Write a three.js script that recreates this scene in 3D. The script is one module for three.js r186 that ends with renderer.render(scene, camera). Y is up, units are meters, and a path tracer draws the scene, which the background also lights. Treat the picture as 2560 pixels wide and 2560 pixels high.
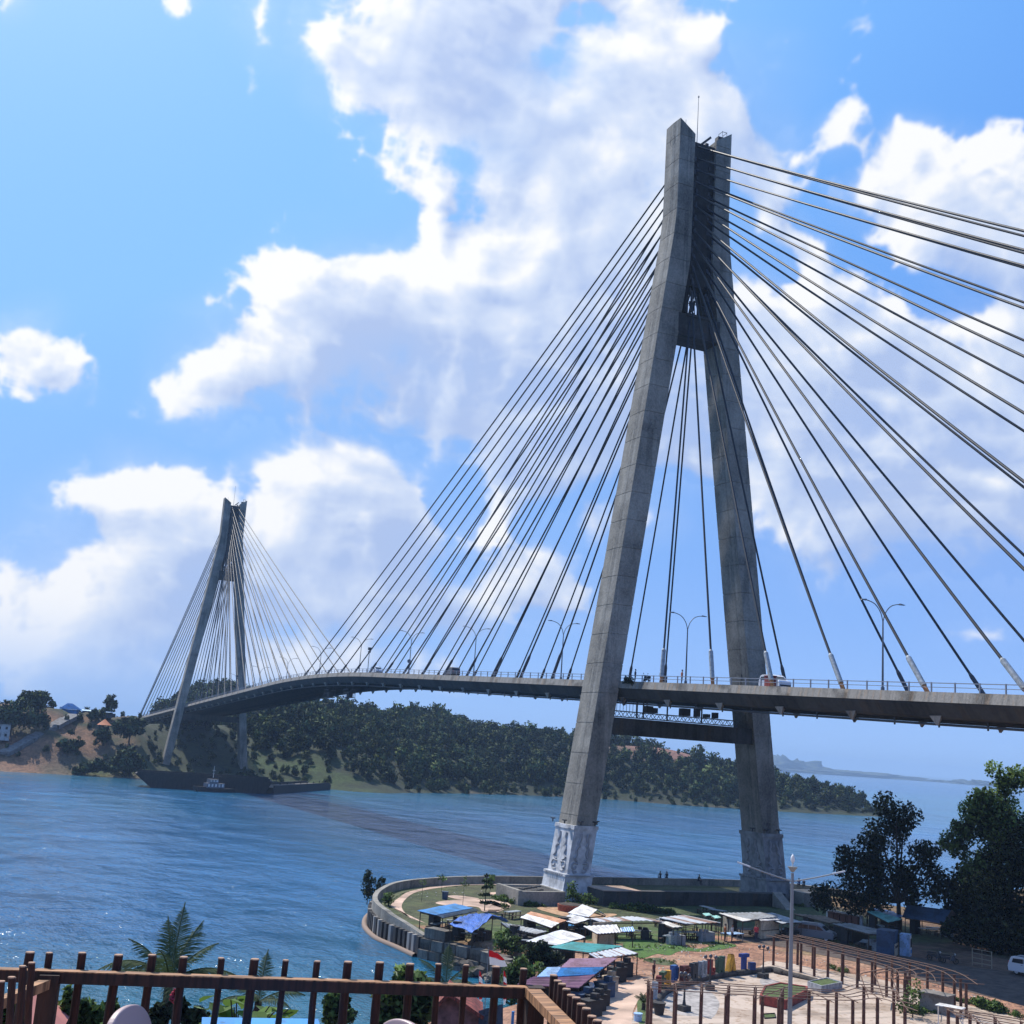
import * as THREE from 'three';
import { mergeGeometries } from 'three/addons/utils/BufferGeometryUtils.js';
import { MarchingCubes } from 'three/addons/objects/MarchingCubes.js';

// ───────────── camera ─────────────
const scene = new THREE.Scene();
const V = (x, y, z) => new THREE.Vector3(x, y, z);
const { sin, cos, PI, abs, max, min, floor, sqrt, hypot, exp, pow } = Math;
const FOV = 47.091, camera = new THREE.PerspectiveCamera(FOV, 1, 0.1, 20000);
const CAM = V(141.22, 22.34, 89.33);
const yaw = 203.804 * PI / 180, pitch = 11.3705 * PI / 180, roll = 3.924 * PI / 180;
const FWD = V(cos(yaw) * cos(pitch), sin(pitch), sin(yaw) * cos(pitch));
const R0 = FWD.clone().cross(V(0, 1, 0)).normalize(), U0 = R0.clone().cross(FWD);
const RGT = R0.clone().multiplyScalar(cos(roll)).addScaledVector(U0, sin(roll));
const UPV = U0.clone().multiplyScalar(cos(roll)).addScaledVector(R0, -sin(roll));
camera.position.copy(CAM);
camera.quaternion.setFromRotationMatrix(new THREE.Matrix4().makeBasis(RGT, UPV, FWD.clone().negate()));
const FOC = 1280 / Math.tan(FOV * PI / 360);
// surveying helpers: sight lines of the survey (2560 units) meet the ground at height h
const ray = (x, y) => FWD.clone().multiplyScalar(FOC).addScaledVector(RGT, x - 1280).addScaledVector(UPV, 1280 - y).normalize();
const at = (x, y, h) => { const d = ray(x, y); return CAM.clone().addScaledVector(d, (h - CAM.y) / d.y); };
const heightAt = (x, y, px, pz) => { const d = ray(x, y); return CAM.y + d.y * hypot(px - CAM.x, pz - CAM.z) / hypot(d.x, d.z); };
const atDist = (x, y, t) => CAM.clone().addScaledVector(ray(x, y), t);

// ───────────── noise ─────────────
function rng(seed) { let a = seed >>> 0; return () => { a = (a + 0x6d2b79f5) | 0; let t = Math.imul(a ^ (a >>> 15), 1 | a); t = (t + Math.imul(t ^ (t >>> 7), 61 | t)) ^ t; return ((t ^ (t >>> 14)) >>> 0) / 4294967296; }; }
const PERM = new Uint8Array(512), VAL = new Float32Array(256);
{ const r = rng(7), p = [...Array(256).keys()]; for (let i = 255; i > 0; i--) { const j = floor(r() * (i + 1)); [p[i], p[j]] = [p[j], p[i]]; } for (let i = 0; i < 512; i++) PERM[i] = p[i & 255]; for (let i = 0; i < 256; i++) VAL[i] = r() * 2 - 1; }
const sm = (t) => t * t * t * (t * (t * 6 - 15) + 10);
function n2(x, y, p = 256, s = 0) {           // value noise, tileable with period p
  const xi = floor(x), yi = floor(y), u = sm(x - xi), v = sm(y - yi), w = (a) => ((a % p) + p) % p;
  const x0 = w(xi), x1 = w(xi + 1), y0 = w(yi), y1 = w(yi + 1), h = (a, b) => VAL[PERM[(PERM[(a + s) & 255] + b) & 255]];
  const a = h(x0, y0), b = h(x1, y0), c = h(x0, y1), d = h(x1, y1);
  return a + (b - a) * u + (c - a) * v + (a - b - c + d) * u * v;
}
function fbm2(x, y, p, oct, s = 0) { let r = 0, a = 0.5; for (let i = 0; i < oct; i++) { r += a * n2(x, y, p, s + i * 17); x *= 2; y *= 2; p *= 2; a *= 0.5; } return r; }
function n3(x, y, z) {
  const xi = floor(x), yi = floor(y), zi = floor(z), u = sm(x - xi), v = sm(y - yi), w = sm(z - zi);
  const A = PERM[xi & 255], B = PERM[(xi + 1) & 255], y0 = yi & 255, y1 = (yi + 1) & 255, z0 = zi & 255, z1 = (zi + 1) & 255;
  const AA = PERM[A + y0], AB = PERM[A + y1], BA = PERM[B + y0], BB = PERM[B + y1];
  const l = (a, b, t) => a + (b - a) * t;
  return l(l(l(VAL[PERM[AA + z0]], VAL[PERM[BA + z0]], u), l(VAL[PERM[AB + z0]], VAL[PERM[BB + z0]], u), v), l(l(VAL[PERM[AA + z1]], VAL[PERM[BA + z1]], u), l(VAL[PERM[AB + z1]], VAL[PERM[BB + z1]], u), v), w);
}
function fbm3(x, y, z, oct) { let r = 0, a = 0.5; for (let i = 0; i < oct; i++) { r += a * n3(x, y, z); x = x * 2.03 + 11.7; y = y * 2.03 + 3.1; z = z * 2.03 + 7.3; a *= 0.5; } return r; }
const clamp = (x, a = 0, b = 1) => x < a ? a : x > b ? b : x, lerp = (a, b, t) => a + (b - a) * t;
const ss = (a, b, x) => { const t = clamp((x - a) / (b - a)); return t * t * (3 - 2 * t); };
const mix3 = (a, b, t) => [lerp(a[0], b[0], t), lerp(a[1], b[1], t), lerp(a[2], b[2], t)];

// ───────────── sky: clear air with fair-weather clouds, computed over the whole dome ─────────────
const SUN_AZ = 163.5 * PI / 180, SUN_EL = 51 * PI / 180;
const SUN = V(cos(SUN_EL) * cos(SUN_AZ), sin(SUN_EL), cos(SUN_EL) * sin(SUN_AZ));
// clouds: centre and half sizes (survey units of a 1932 chart of this part of the sky), turn in degrees
const CLOUDS = [
  [960, 20, 390, 130, 0], [860, 170, 215, 130, 10], [1080, 290, 330, 250, 20], [1250, 150, 150, 160, 0], [1330, 60, 60, 60, 0], [1390, 220, 150, 170, 30], [1480, 330, 80, 130, 20],
  [1000, 470, 250, 200, -30], [1180, 520, 270, 220, 0], [640, 610, 260, 120, -14], [455, 670, 125, 95, 0], [820, 620, 300, 190, 0], [1020, 690, 260, 190, 30], [930, 820, 210, 100, 20], [1200, 760, 200, 220, 10],
  [560, 530, 80, 60, 0], [700, 520, 110, 90, 0],
  [1610, 243, 55, 50, 0], [1730, 290, 80, 95, 10], [1850, 345, 170, 115, 15], [1800, 430, 190, 90, 10], [1690, 360, 90, 60, 0], [1960, 500, 160, 130, 0], [1900, 620, 140, 60, 0],
  [1560, 640, 260, 130, 20], [1760, 760, 330, 170, 10], [1500, 820, 260, 190, 0], [1860, 930, 250, 170, 0], [1640, 960, 260, 130, 0], [1530, 470, 130, 60, 40], [1900, 700, 90, 50, 0],
  [100, 700, 90, 60, 15], [60, 645, 65, 48, 0], [20, 15, 50, 45, 40], [350, 15, 28, 40, 0],
  [275, 960, 85, 85, 0], [335, 930, 65, 55, 0], [245, 1030, 190, 100, 0], [420, 1010, 170, 90, 0], [585, 900, 100, 75, 0], [690, 920, 75, 70, 0], [650, 1000, 190, 120, 0], [170, 1130, 200, 110, 0], [110, 1190, 200, 90, 0], [350, 1160, 220, 130, 0], [600, 1130, 250, 110, 10], [760, 1040, 150, 130, 40],
  [930, 1010, 60, 45, 30], [1010, 1100, 110, 60, 25], [880, 1130, 160, 60, 10], [1080, 1160, 90, 40, 0], [150, 1270, 260, 60, 0], [560, 1260, 300, 60, 0], [1040, 890, 70, 45, 0], [960, 940, 60, 60, 0], [1180, 1000, 90, 60, 0],
].map(([x, y, a, b, t]) => { const c = cos(t * PI / 180), s = sin(t * PI / 180); return [x, y, c / a, s / a, -s / b, c / b, max(a, b), min(1, max(a, b) / 110 + 0.22)]; });
function skyTexture() {
  const W = 4096, H = 2048, data = new Float32Array(W * H * 4), k = FOC / 1.325;
  const field = (u, v) => { let b = 0, m = -0.9; for (const q of CLOUDS) { const dx = u - q[0], dy = v - q[1]; if (abs(dx) > q[6] * 2 || abs(dy) > q[6] * 2) continue; const e = (1.12 - hypot(dx * q[2] + dy * q[3], dx * q[4] + dy * q[5])) * q[7]; if (e > 0) b = b + e - b * e * 0.55; else if (e > m) m = e; } return b > 0 ? min(b, 1.5) : m; };
  const billow = (x, y, z, oct) => { let r = 0, a = 0.5; for (let i = 0; i < oct; i++) { r += a * (1 - 2.2 * abs(n3(x, y, z))); x = x * 2.1 + 5.2; y = y * 2.1 + 1.3; z = z * 2.1 + 8.8; a *= 0.56; } return r; };
  for (let row = H / 2; row < H; row++) {
    const el = ((row + 0.5) / H - 0.5) * PI, sy = sin(el), ce = cos(el);
    for (let col = 0; col < W; col++) {
      const th = ((col + 0.5) / W - 0.5) * 2 * PI, x = cos(th) * ce, y = sy, z = sin(th) * ce;
      const dz = x * FWD.x + y * FWD.y + z * FWD.z;
      const cs = x * SUN.x + y * SUN.y + z * SUN.z;
      // clear air: deep blue aloft and away from the sun, paler near the sun and the sea
      const h = pow(1 - max(0, y), 5.0), toSun = pow(max(0, cs * 0.5 + 0.5), 6);
      let c = [0.055, 0.225, 0.76];
      c = mix3(c, [0.225, 0.51, 0.96], clamp(toSun * 1.9 - 0.06));
      c = mix3(c, [0.39, 0.60, 0.97], clamp(h * 0.95));
      const halo = pow(max(0, cs), 18); c = [c[0] + halo * 0.5, c[1] + halo * 0.42, c[2] + halo * 0.3];
      // clouds
      let u = 1e4, v = 1e4, near = 0;
      if (dz > 0.25) { u = 966 + k * (x * RGT.x + y * RGT.y + z * RGT.z) / dz; v = 966 - k * (x * UPV.x + y * UPV.y + z * UPV.z) / dz; near = 1 - ss(0, 500, max(-u, u - 1932, -v, 0)); }
      const gen = (X, Y, Z) => ss(-0.02, 0.4, fbm3(X * 3.1 + 50, Y * 5 + 4, Z * 3.1 + 9, 4) + 0.1 * (1 - Y)) * 1.7 - 0.75;
      const dens = (X, Y, Z, U, W_, fine) => {      // cloud amount in a direction: broad masses broken up by billows of every size
        const wx = fbm3(X * 7 + 3, Y * 7, Z * 7, 3) * 0.06, wy = fbm3(X * 7 + 40, Y * 7 + 9, Z * 7, 3) * 0.06;
        const bl = billow(X * 12 + wx * 9, Y * 14 + wy * 9, Z * 12, fine), lo = fbm3(X * 4.2 + 20, Y * 6.5, Z * 4.2, 3), md = fbm3(X * 22 + 7, Y * 27, Z * 22, fine - 2);
        let bs = near > 0 ? lerp(gen(X, Y, Z), field(U + wx * 1300, W_ + wy * 1300), near) : gen(X, Y, Z);
        const k_ = 1 - 0.4 * ss(0.4, 1.1, bs);
        return [bs * 0.95 + (1.05 * (bl - 0.42) + 0.5 * lo + 0.55 * md) * k_ - 0.02, bs, bl, lo];
      };
      const fine = near > 0 ? 6 : 4, [D, base, bl, lowN] = dens(x, y, z, u, v, fine);
      let relief = 0, away = 0;
      if (near > 0.02 && D > -0.3) { const q = FWD.clone().multiplyScalar(k).addScaledVector(RGT, u - 34 - 966).addScaledVector(UPV, 966 - v + 40).normalize(), d2 = dens(q.x, q.y, q.z, u - 34, v - 40, 4); relief = D - d2[0]; away = field(u - 90, v - 110) - field(u, v); }
      // sun-facing rims are crisp, the far sides trail off in veils
      const soft = ss(-0.3, 0.5, away + lowN * 0.5), veil = ss(-0.6, 1.0, base + lowN) * 0.22;
      let a = ss(-0.02, 0.32 + 0.52 * soft, D); a *= 1 - 0.24 * soft * ss(0.1, 1.0, base) * (1 - ss(0.5, 1.6, D)); a = 1 - (1 - a) * (1 - veil); a *= 0.35 + 0.65 * ss(0.0, 0.10, y);
      // sunlit rims white, bodies pale, the thick parts away from the sun blue-grey
      const lit = clamp(0.74 + relief * 0.72 - 0.62 * ss(0.25, 1.5, D + away * 0.5 + lowN * 0.9) - 0.3 * clamp(away) + 0.5 * (bl - 0.42));
      let cl = lit > 0.5 ? mix3([0.58, 0.67, 0.85], [0.88, 0.89, 0.91], pow((lit - 0.5) * 2, 1.15)) : mix3([0.40, 0.51, 0.77], [0.58, 0.67, 0.85], lit * 2);
      const glow = 1 + 0.14 * pow(max(0, cs), 6); cl = cl.map((q) => q * glow);
      c = mix3(c, cl, a);
      const o = (row * W + col) * 4; data[o] = c[0]; data[o + 1] = c[1]; data[o + 2] = c[2]; data[o + 3] = 1;
    }
  }
  for (let row = 0; row < H / 2; row++) for (let col = 0; col < W; col++) { const o = (row * W + col) * 4; data[o] = 0.2; data[o + 1] = 0.33; data[o + 2] = 0.52; data[o + 3] = 1; }
  const t = new THREE.DataTexture(data, W, H, THREE.RGBAFormat, THREE.FloatType);
  t.mapping = THREE.EquirectangularReflectionMapping; t.magFilter = t.minFilter = THREE.LinearFilter; t.needsUpdate = true; return t;
}
scene.background = skyTexture(); scene.environment = scene.background;
scene.fog = new THREE.FogExp2(new THREE.Color(0.48, 0.70, 1.0), 0.00015);
const sun = new THREE.DirectionalLight(new THREE.Color(1, 0.94, 0.85), 5);
sun.name = 'sun'; sun.position.copy(SUN).multiplyScalar(600); sun.castShadow = true; sun.shadow.mapSize.set(4096, 4096);
Object.assign(sun.shadow.camera, { left: -420, right: 420, top: 420, bottom: -420, near: 10, far: 1500 });
sun.target.position.set(-120, 0, 0); sun.position.add(sun.target.position); scene.add(sun, sun.target);
const renderer = new THREE.WebGLRenderer({ antialias: true });
renderer.setSize(1024, 1024); renderer.toneMapping = THREE.LinearToneMapping; renderer.toneMappingExposure = 1.12; renderer.shadowMap.enabled = true;

// ───────────── naming, materials, mesh building ─────────────
const taken = {};
const numbered = (n) => { const k = taken[n] = (taken[n] ?? -1) + 1; return k ? n + '_' + String(k).padStart(3, '0') : n; };
function tag(o, label, category, group, kind) { if (label) o.userData.label = label; if (category) o.userData.category = category; if (group) o.userData.group = group; if (kind) o.userData.kind = kind; return o; }
function thing(name, label, category, pos, ry = 0, group) { const o = new THREE.Group(); o.name = numbered(name); if (pos) o.position.copy(pos.isVector3 ? pos : V(...pos)); o.rotation.y = ry; scene.add(o); return tag(o, label, category, group); }
function copyOf(src, pos, ry, label) { const c = src.clone(); c.name = numbered(src.name.replace(/_\d{3}$/, '')); c.position.copy(pos); c.rotation.y = ry; if (label) c.userData = { ...src.userData, label }; scene.add(c); return c; }
class MB {
  constructor() { this.g = []; }
  add(g, m) { if (m) g.applyMatrix4(m); g = g.index ? g.toNonIndexed() : g; for (const n of Object.keys(g.attributes)) if (!['position', 'normal', 'uv', 'color'].includes(n)) g.deleteAttribute(n); this.g.push(g); return this; }
  box(x, y, z, w, h, d, ry = 0, rx = 0, rz = 0) { return this.add(new THREE.BoxGeometry(w, h, d), new THREE.Matrix4().compose(V(x, y, z), new THREE.Quaternion().setFromEuler(new THREE.Euler(rx, ry, rz, 'YXZ')), V(1, 1, 1))); }
  bar(a, b, w, h = w) { const d = b.clone().sub(a), l = d.length(), m = new THREE.Matrix4().lookAt(b, a, abs(d.y) > 0.99 * l ? V(1, 0, 0) : V(0, 1, 0)); m.setPosition(a.clone().add(b).multiplyScalar(0.5)); return this.add(new THREE.BoxGeometry(w, h, l), m); }
  cyl(a, b, r0, r1 = r0, n = 8, open = false) { const d = b.clone().sub(a), l = d.length(); const m = new THREE.Matrix4().compose(a.clone().add(b).multiplyScalar(0.5), new THREE.Quaternion().setFromUnitVectors(V(0, 1, 0), d.normalize()), V(1, 1, 1)); return this.add(new THREE.CylinderGeometry(r1, r0, l, n, 1, open), m); }
  tube(pts, r, n = 6, seg) { return this.add(new THREE.TubeGeometry(new THREE.CatmullRomCurve3(pts), seg ?? pts.length * 3, r, n, false)); }
  ball(x, y, z, r, sx = 1, sy = 1, sz = 1, n = 10) { return this.add(new THREE.SphereGeometry(r, n, max(6, n * 0.7 | 0)), new THREE.Matrix4().compose(V(x, y, z), new THREE.Quaternion(), V(sx, sy, sz))); }
  tri(...p) { const pos = [], g = new THREE.BufferGeometry(); for (let i = 1; i < p.length - 1; i++) for (const q of [p[0], p[i], p[i + 1]]) pos.push(q.x, q.y, q.z); g.setAttribute('position', new THREE.Float32BufferAttribute(pos, 3)); g.setAttribute('uv', new THREE.Float32BufferAttribute(new Float32Array(pos.length / 3 * 2), 2)); g.computeVertexNormals(); return this.add(g); }
  hull(A, B, caps = true) { for (let i = 0; i < A.length; i++) { const j = (i + 1) % A.length; this.tri(A[i], A[j], B[j], B[i]); } if (caps) { this.tri(...A.slice().reverse()); this.tri(...B); } return this; }   // a prism between two outlines
  // a sheet of thickness t over four corners; f(u, v) lifts it
  sheet(p00, p10, p11, p01, nu, nv, t, f = () => 0) {
    const P = (u, v, s) => { const a = p00.clone().lerp(p10, u), b = p01.clone().lerp(p11, u); a.lerp(b, v); a.y += f(u, v) + s; return a; };
    const pos = [], uv = [], idx = [], id = (s, i, j) => s * (nu + 1) * (nv + 1) + j * (nu + 1) + i, wid = p00.distanceTo(p10), len = p00.distanceTo(p01);
    for (const s of [t / 2, -t / 2]) for (let j = 0; j <= nv; j++) for (let i = 0; i <= nu; i++) { const q = P(i / nu, j / nv, s); pos.push(q.x, q.y, q.z); uv.push(i / nu * wid, j / nv * len); }
    for (let j = 0; j < nv; j++) for (let i = 0; i < nu; i++) { idx.push(id(0, i, j), id(0, i, j + 1), id(0, i + 1, j), id(0, i + 1, j), id(0, i, j + 1), id(0, i + 1, j + 1)); idx.push(id(1, i, j), id(1, i + 1, j), id(1, i, j + 1), id(1, i + 1, j), id(1, i + 1, j + 1), id(1, i, j + 1)); }
    const rim = (a, b, c, d) => idx.push(a, b, c, b, d, c);
    for (let i = 0; i < nu; i++) { rim(id(0, i, 0), id(0, i + 1, 0), id(1, i, 0), id(1, i + 1, 0)); rim(id(0, i + 1, nv), id(0, i, nv), id(1, i + 1, nv), id(1, i, nv)); }
    for (let j = 0; j < nv; j++) { rim(id(0, 0, j + 1), id(0, 0, j), id(1, 0, j + 1), id(1, 0, j)); rim(id(0, nu, j), id(0, nu, j + 1), id(1, nu, j), id(1, nu, j + 1)); }
    const g = new THREE.BufferGeometry(); g.setAttribute('position', new THREE.Float32BufferAttribute(pos, 3)); g.setAttribute('uv', new THREE.Float32BufferAttribute(uv, 2)); g.setIndex(idx);
    const flat = g.toNonIndexed(); flat.computeVertexNormals(); return this.add(flat);
  }
  geo(uvmode) {
    const hasC = this.g.some((g) => g.attributes.color);
    for (const g of this.g) { if (!g.attributes.uv) g.setAttribute('uv', new THREE.Float32BufferAttribute(new Float32Array(g.attributes.position.count * 2), 2)); if (hasC && !g.attributes.color) g.setAttribute('color', new THREE.Float32BufferAttribute(new Float32Array(g.attributes.position.count * 3).fill(1), 3)); }
    const g = mergeGeometries(this.g);
    if (uvmode !== 'keep') boxUV(g);
    return g;
  }
  build(name, mat, parent, uvmode) { const m = new THREE.Mesh(this.geo(uvmode), mat); m.name = parent && parent !== scene ? name : numbered(name); m.castShadow = m.receiveShadow = true; (parent ?? scene).add(m); return m; }
}
function boxUV(g) {       // uv in metres by the plane each triangle faces
  const p = g.attributes.position, uv = g.attributes.uv, a = V(), b = V(), c = V(), n = V();
  for (let i = 0; i < p.count; i += 3) {
    a.fromBufferAttribute(p, i); b.fromBufferAttribute(p, i + 1); c.fromBufferAttribute(p, i + 2); n.copy(b).sub(a).cross(c.clone().sub(a));
    const ax = abs(n.x), ay = abs(n.y), az = abs(n.z);
    [a, b, c].forEach((q, k) => ay > ax * 1.05 && ay > az * 1.05 ? uv.setXY(i + k, q.x, q.z) : ax > az ? uv.setXY(i + k, q.z, q.y) : uv.setXY(i + k, q.x, q.y));
  }
}
const toS = (c) => { c = clamp(c); return Math.round(255 * (c <= 0.0031308 ? c * 12.92 : 1.055 * pow(c, 1 / 2.4) - 0.055)); };
function tex(n, f, color = true) {
  const d = new Uint8Array(n * n * 4);
  for (let y = 0; y < n; y++) for (let x = 0; x < n; x++) { const c = f((x + 0.5) / n, (y + 0.5) / n), o = (y * n + x) * 4; if (color) { d[o] = toS(c[0]); d[o + 1] = toS(c[1]); d[o + 2] = toS(c[2]); } else d[o] = d[o + 1] = d[o + 2] = Math.round(255 * clamp(c)); d[o + 3] = 255; }
  const t = new THREE.DataTexture(d, n, n); t.wrapS = t.wrapT = THREE.RepeatWrapping; t.magFilter = THREE.LinearFilter; t.minFilter = THREE.LinearMipmapLinearFilter; t.generateMipmaps = true; if (color) t.colorSpace = THREE.SRGBColorSpace; t.needsUpdate = true; return t;
}
const sized = (t, m) => { const c = t.clone(); c.repeat.set(1 / m, 1 / (Array.isArray(m) ? m[1] : m)); c.needsUpdate = true; return c; };
const lin = (c) => Array.isArray(c) ? new THREE.Color().setRGB(...c) : new THREE.Color(c);
function mat(name, color, roughness = 0.8, o = {}) { const m = new (o.transmission || o.clearcoat ? THREE.MeshPhysicalMaterial : THREE.MeshStandardMaterial)({ color: lin(color), roughness, side: THREE.DoubleSide, ...o }); m.name = name; return m; }
// ───────────── textures ─────────────
const T = {
  concrete: tex(1024, (x, y) => {          // weathered concrete: board marks, runs of dirt, pale lime streaks
    const run = 0.35 * fbm2(x * 40, y * 2.5, 40, 4, 3) , run2 = ss(0.12, 0.42, fbm2(x * 24, y * 1, 24, 4, 31)), blot = fbm2(x * 5, y * 5, 5, 5, 9), gr = fbm2(x * 90, y * 90, 90, 2, 5), lime = ss(0.22, 0.4, fbm2(x * 30, y * 2, 30, 3, 77));
    const b = 0.92 + 0.5 * run * 0.6 + blot * 0.6 + gr * 0.3 - run2 * 0.22 + lime * 0.2;
    return [b * 0.66, b * 0.645, b * 0.615];
  }),
  dirtyConcrete: tex(1024, (x, y) => {     // heavily stained: black algae runs, rust
    const run = ss(-0.12, 0.3, fbm2(x * 30, y * 2, 30, 5, 3)), blot = ss(-0.2, 0.35, fbm2(x * 4, y * 4, 4, 5, 19)), gr = fbm2(x * 80, y * 80, 80, 2, 5), rust = ss(0.2, 0.4, fbm2(x * 16, y * 3, 16, 4, 45));
    const b = 0.95 - run * 0.2 - blot * 0.42 + gr * 0.25; return [b * (0.62 + rust * 0.12), b * 0.60, b * (0.58 - rust * 0.1)];
  }),
  concreteBump: tex(512, (x, y) => 0.5 + 0.5 * fbm2(x * 30, y * 30, 30, 4, 8), false),
  grain: tex(512, (x, y) => { const b = 0.72 + 0.5 * fbm2(x * 12, y * 12, 12, 6, 3); return [b, b, b]; }),
  grainBump: tex(512, (x, y) => 0.5 + 0.6 * fbm2(x * 24, y * 24, 24, 5, 12), false),
  waveBump: tex(1024, (x, y) => { const w = (a, b, p, s) => { const n = n2(a + 0.35 * n2(b * 0.7, a * 0.7, p, s + 3), b, p, s); return 1 - abs(n) * 1.6; }; return 0.5 + 0.22 * w(x * 14 + 2 * 0, y * 34, 34 * 14, 1) * 0 + 0.2 * fbm2(x * 16, y * 36, 576, 4, 2) + 0.26 * (1 - 2 * abs(n2(x * 30, y * 60, 600, 5))) * 0.5 + 0.12 * fbm2(x * 90, y * 150, 900, 3, 6); }, false),
  swellNormal: (() => { const n = 512, h = (x, y) => fbm2(x * 9, y * 16, 144, 5, 41) * 1.0; return tex(n, (x, y) => { const e = 1 / n, gx = (h((x + e) % 1, y) - h(x, y)) / e, gy = (h(x, (y + e) % 1) - h(x, y)) / e, k = 0.02, l = hypot(gx * k, gy * k, 1); return [0.5 - 0.5 * gx * k / l, 0.5 - 0.5 * gy * k / l, 0.5 + 0.5 / l].map((c) => c <= 0.04045 ? c / 12.92 : pow((c + 0.055) / 1.055, 2.4)); }, true); })(),
  wood: tex(512, (x, y) => { const g = fbm2(x * 26, y * 3, 26, 4, 5), r = fbm2(x * 6, y * 1.0, 6, 3, 15), b = 0.66 + g * 0.7 + r * 0.4; return [b, b * 0.93, b * 0.86]; }),
  bark: tex(256, (x, y) => { const b = 0.6 + 0.7 * fbm2(x * 16, y * 5, 80, 4, 4); return [b, b * 0.95, b * 0.9]; }),
  dirt: tex(512, (x, y) => { const run = ss(0.05, 0.4, fbm2(x * 20, y * 2, 20, 4, 51)), blot = ss(-0.05, 0.35, fbm2(x * 5, y * 5, 5, 5, 52)), sp = ss(0.28, 0.4, fbm2(x * 40, y * 40, 40, 3, 53)), b = 1 - 0.22 * run - 0.26 * blot - 0.25 * sp + 0.1 * fbm2(x * 60, y * 60, 60, 2, 54); return [b, b * (1 - 0.05 * blot - 0.1 * sp), b * (1 - 0.1 * blot - 0.2 * sp)]; }),
  rust: tex(512, (x, y) => {               // corrugated sheet: some sheets bright, others rusted
    const col = floor(x * 8), t = n2(col * 3.7, 5.1, 256, 4), r = ss(0.0, 0.35, t * 0.5 + fbm2(x * 8, y * 3, 24, 4, 22) * 0.9), g = 0.9 + 0.25 * fbm2(x * 40, y * 20, 800, 2, 1);
    return mix3([0.62 * g, 0.64 * g, 0.66 * g], [0.30 * g, 0.17 * g, 0.12 * g], r);
  }),
};
T.swellNormal.colorSpace = THREE.NoColorSpace;
{ const d = T.swellNormal.image.data; for (let i = 0; i < d.length; i++) d[i] = d[i]; }

const M = {};
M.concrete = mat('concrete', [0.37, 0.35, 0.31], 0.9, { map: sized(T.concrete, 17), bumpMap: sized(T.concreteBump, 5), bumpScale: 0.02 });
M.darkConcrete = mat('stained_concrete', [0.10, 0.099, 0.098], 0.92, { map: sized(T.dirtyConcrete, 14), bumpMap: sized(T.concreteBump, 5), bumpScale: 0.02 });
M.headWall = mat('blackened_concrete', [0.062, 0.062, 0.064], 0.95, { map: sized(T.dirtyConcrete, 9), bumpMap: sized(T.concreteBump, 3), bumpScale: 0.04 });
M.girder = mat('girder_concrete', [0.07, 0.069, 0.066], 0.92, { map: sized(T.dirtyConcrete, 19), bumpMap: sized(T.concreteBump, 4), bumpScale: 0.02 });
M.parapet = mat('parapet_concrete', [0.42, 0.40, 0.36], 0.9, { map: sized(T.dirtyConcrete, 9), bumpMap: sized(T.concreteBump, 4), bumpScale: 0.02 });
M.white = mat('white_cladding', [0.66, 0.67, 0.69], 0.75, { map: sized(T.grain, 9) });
M.ornament = mat('grey_ornament', [0.31, 0.315, 0.33], 0.8);
M.cable = mat('black_cable_sheath', [0.008, 0.009, 0.014], 0.55);
M.sleeveGrey = mat('grey_sleeve', [0.36, 0.40, 0.42], 0.6, { map: sized(T.grain, 2) });
M.sleeveDark = mat('dark_sleeve', [0.05, 0.05, 0.06], 0.7);
M.orange = mat('orange_primer', [0.42, 0.17, 0.05], 0.7);
M.steel = mat('painted_steel', [0.16, 0.165, 0.18], 0.55);
M.railing = mat('railing_steel', [0.25, 0.26, 0.29], 0.5);
M.darkSteel = mat('dark_steel', [0.035, 0.036, 0.04], 0.6);
M.galv = mat('galvanised_pole', [0.22, 0.235, 0.25], 0.45, { metalness: 0.3 });
M.asphalt = mat('asphalt', [0.12, 0.09, 0.075], 0.95, { map: sized(T.grain, 6), bumpMap: sized(T.grainBump, 2), bumpScale: 0.02 });
M.bark = mat('bark', [0.09, 0.07, 0.055], 0.95, { map: sized(T.bark, 1.5) });

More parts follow.
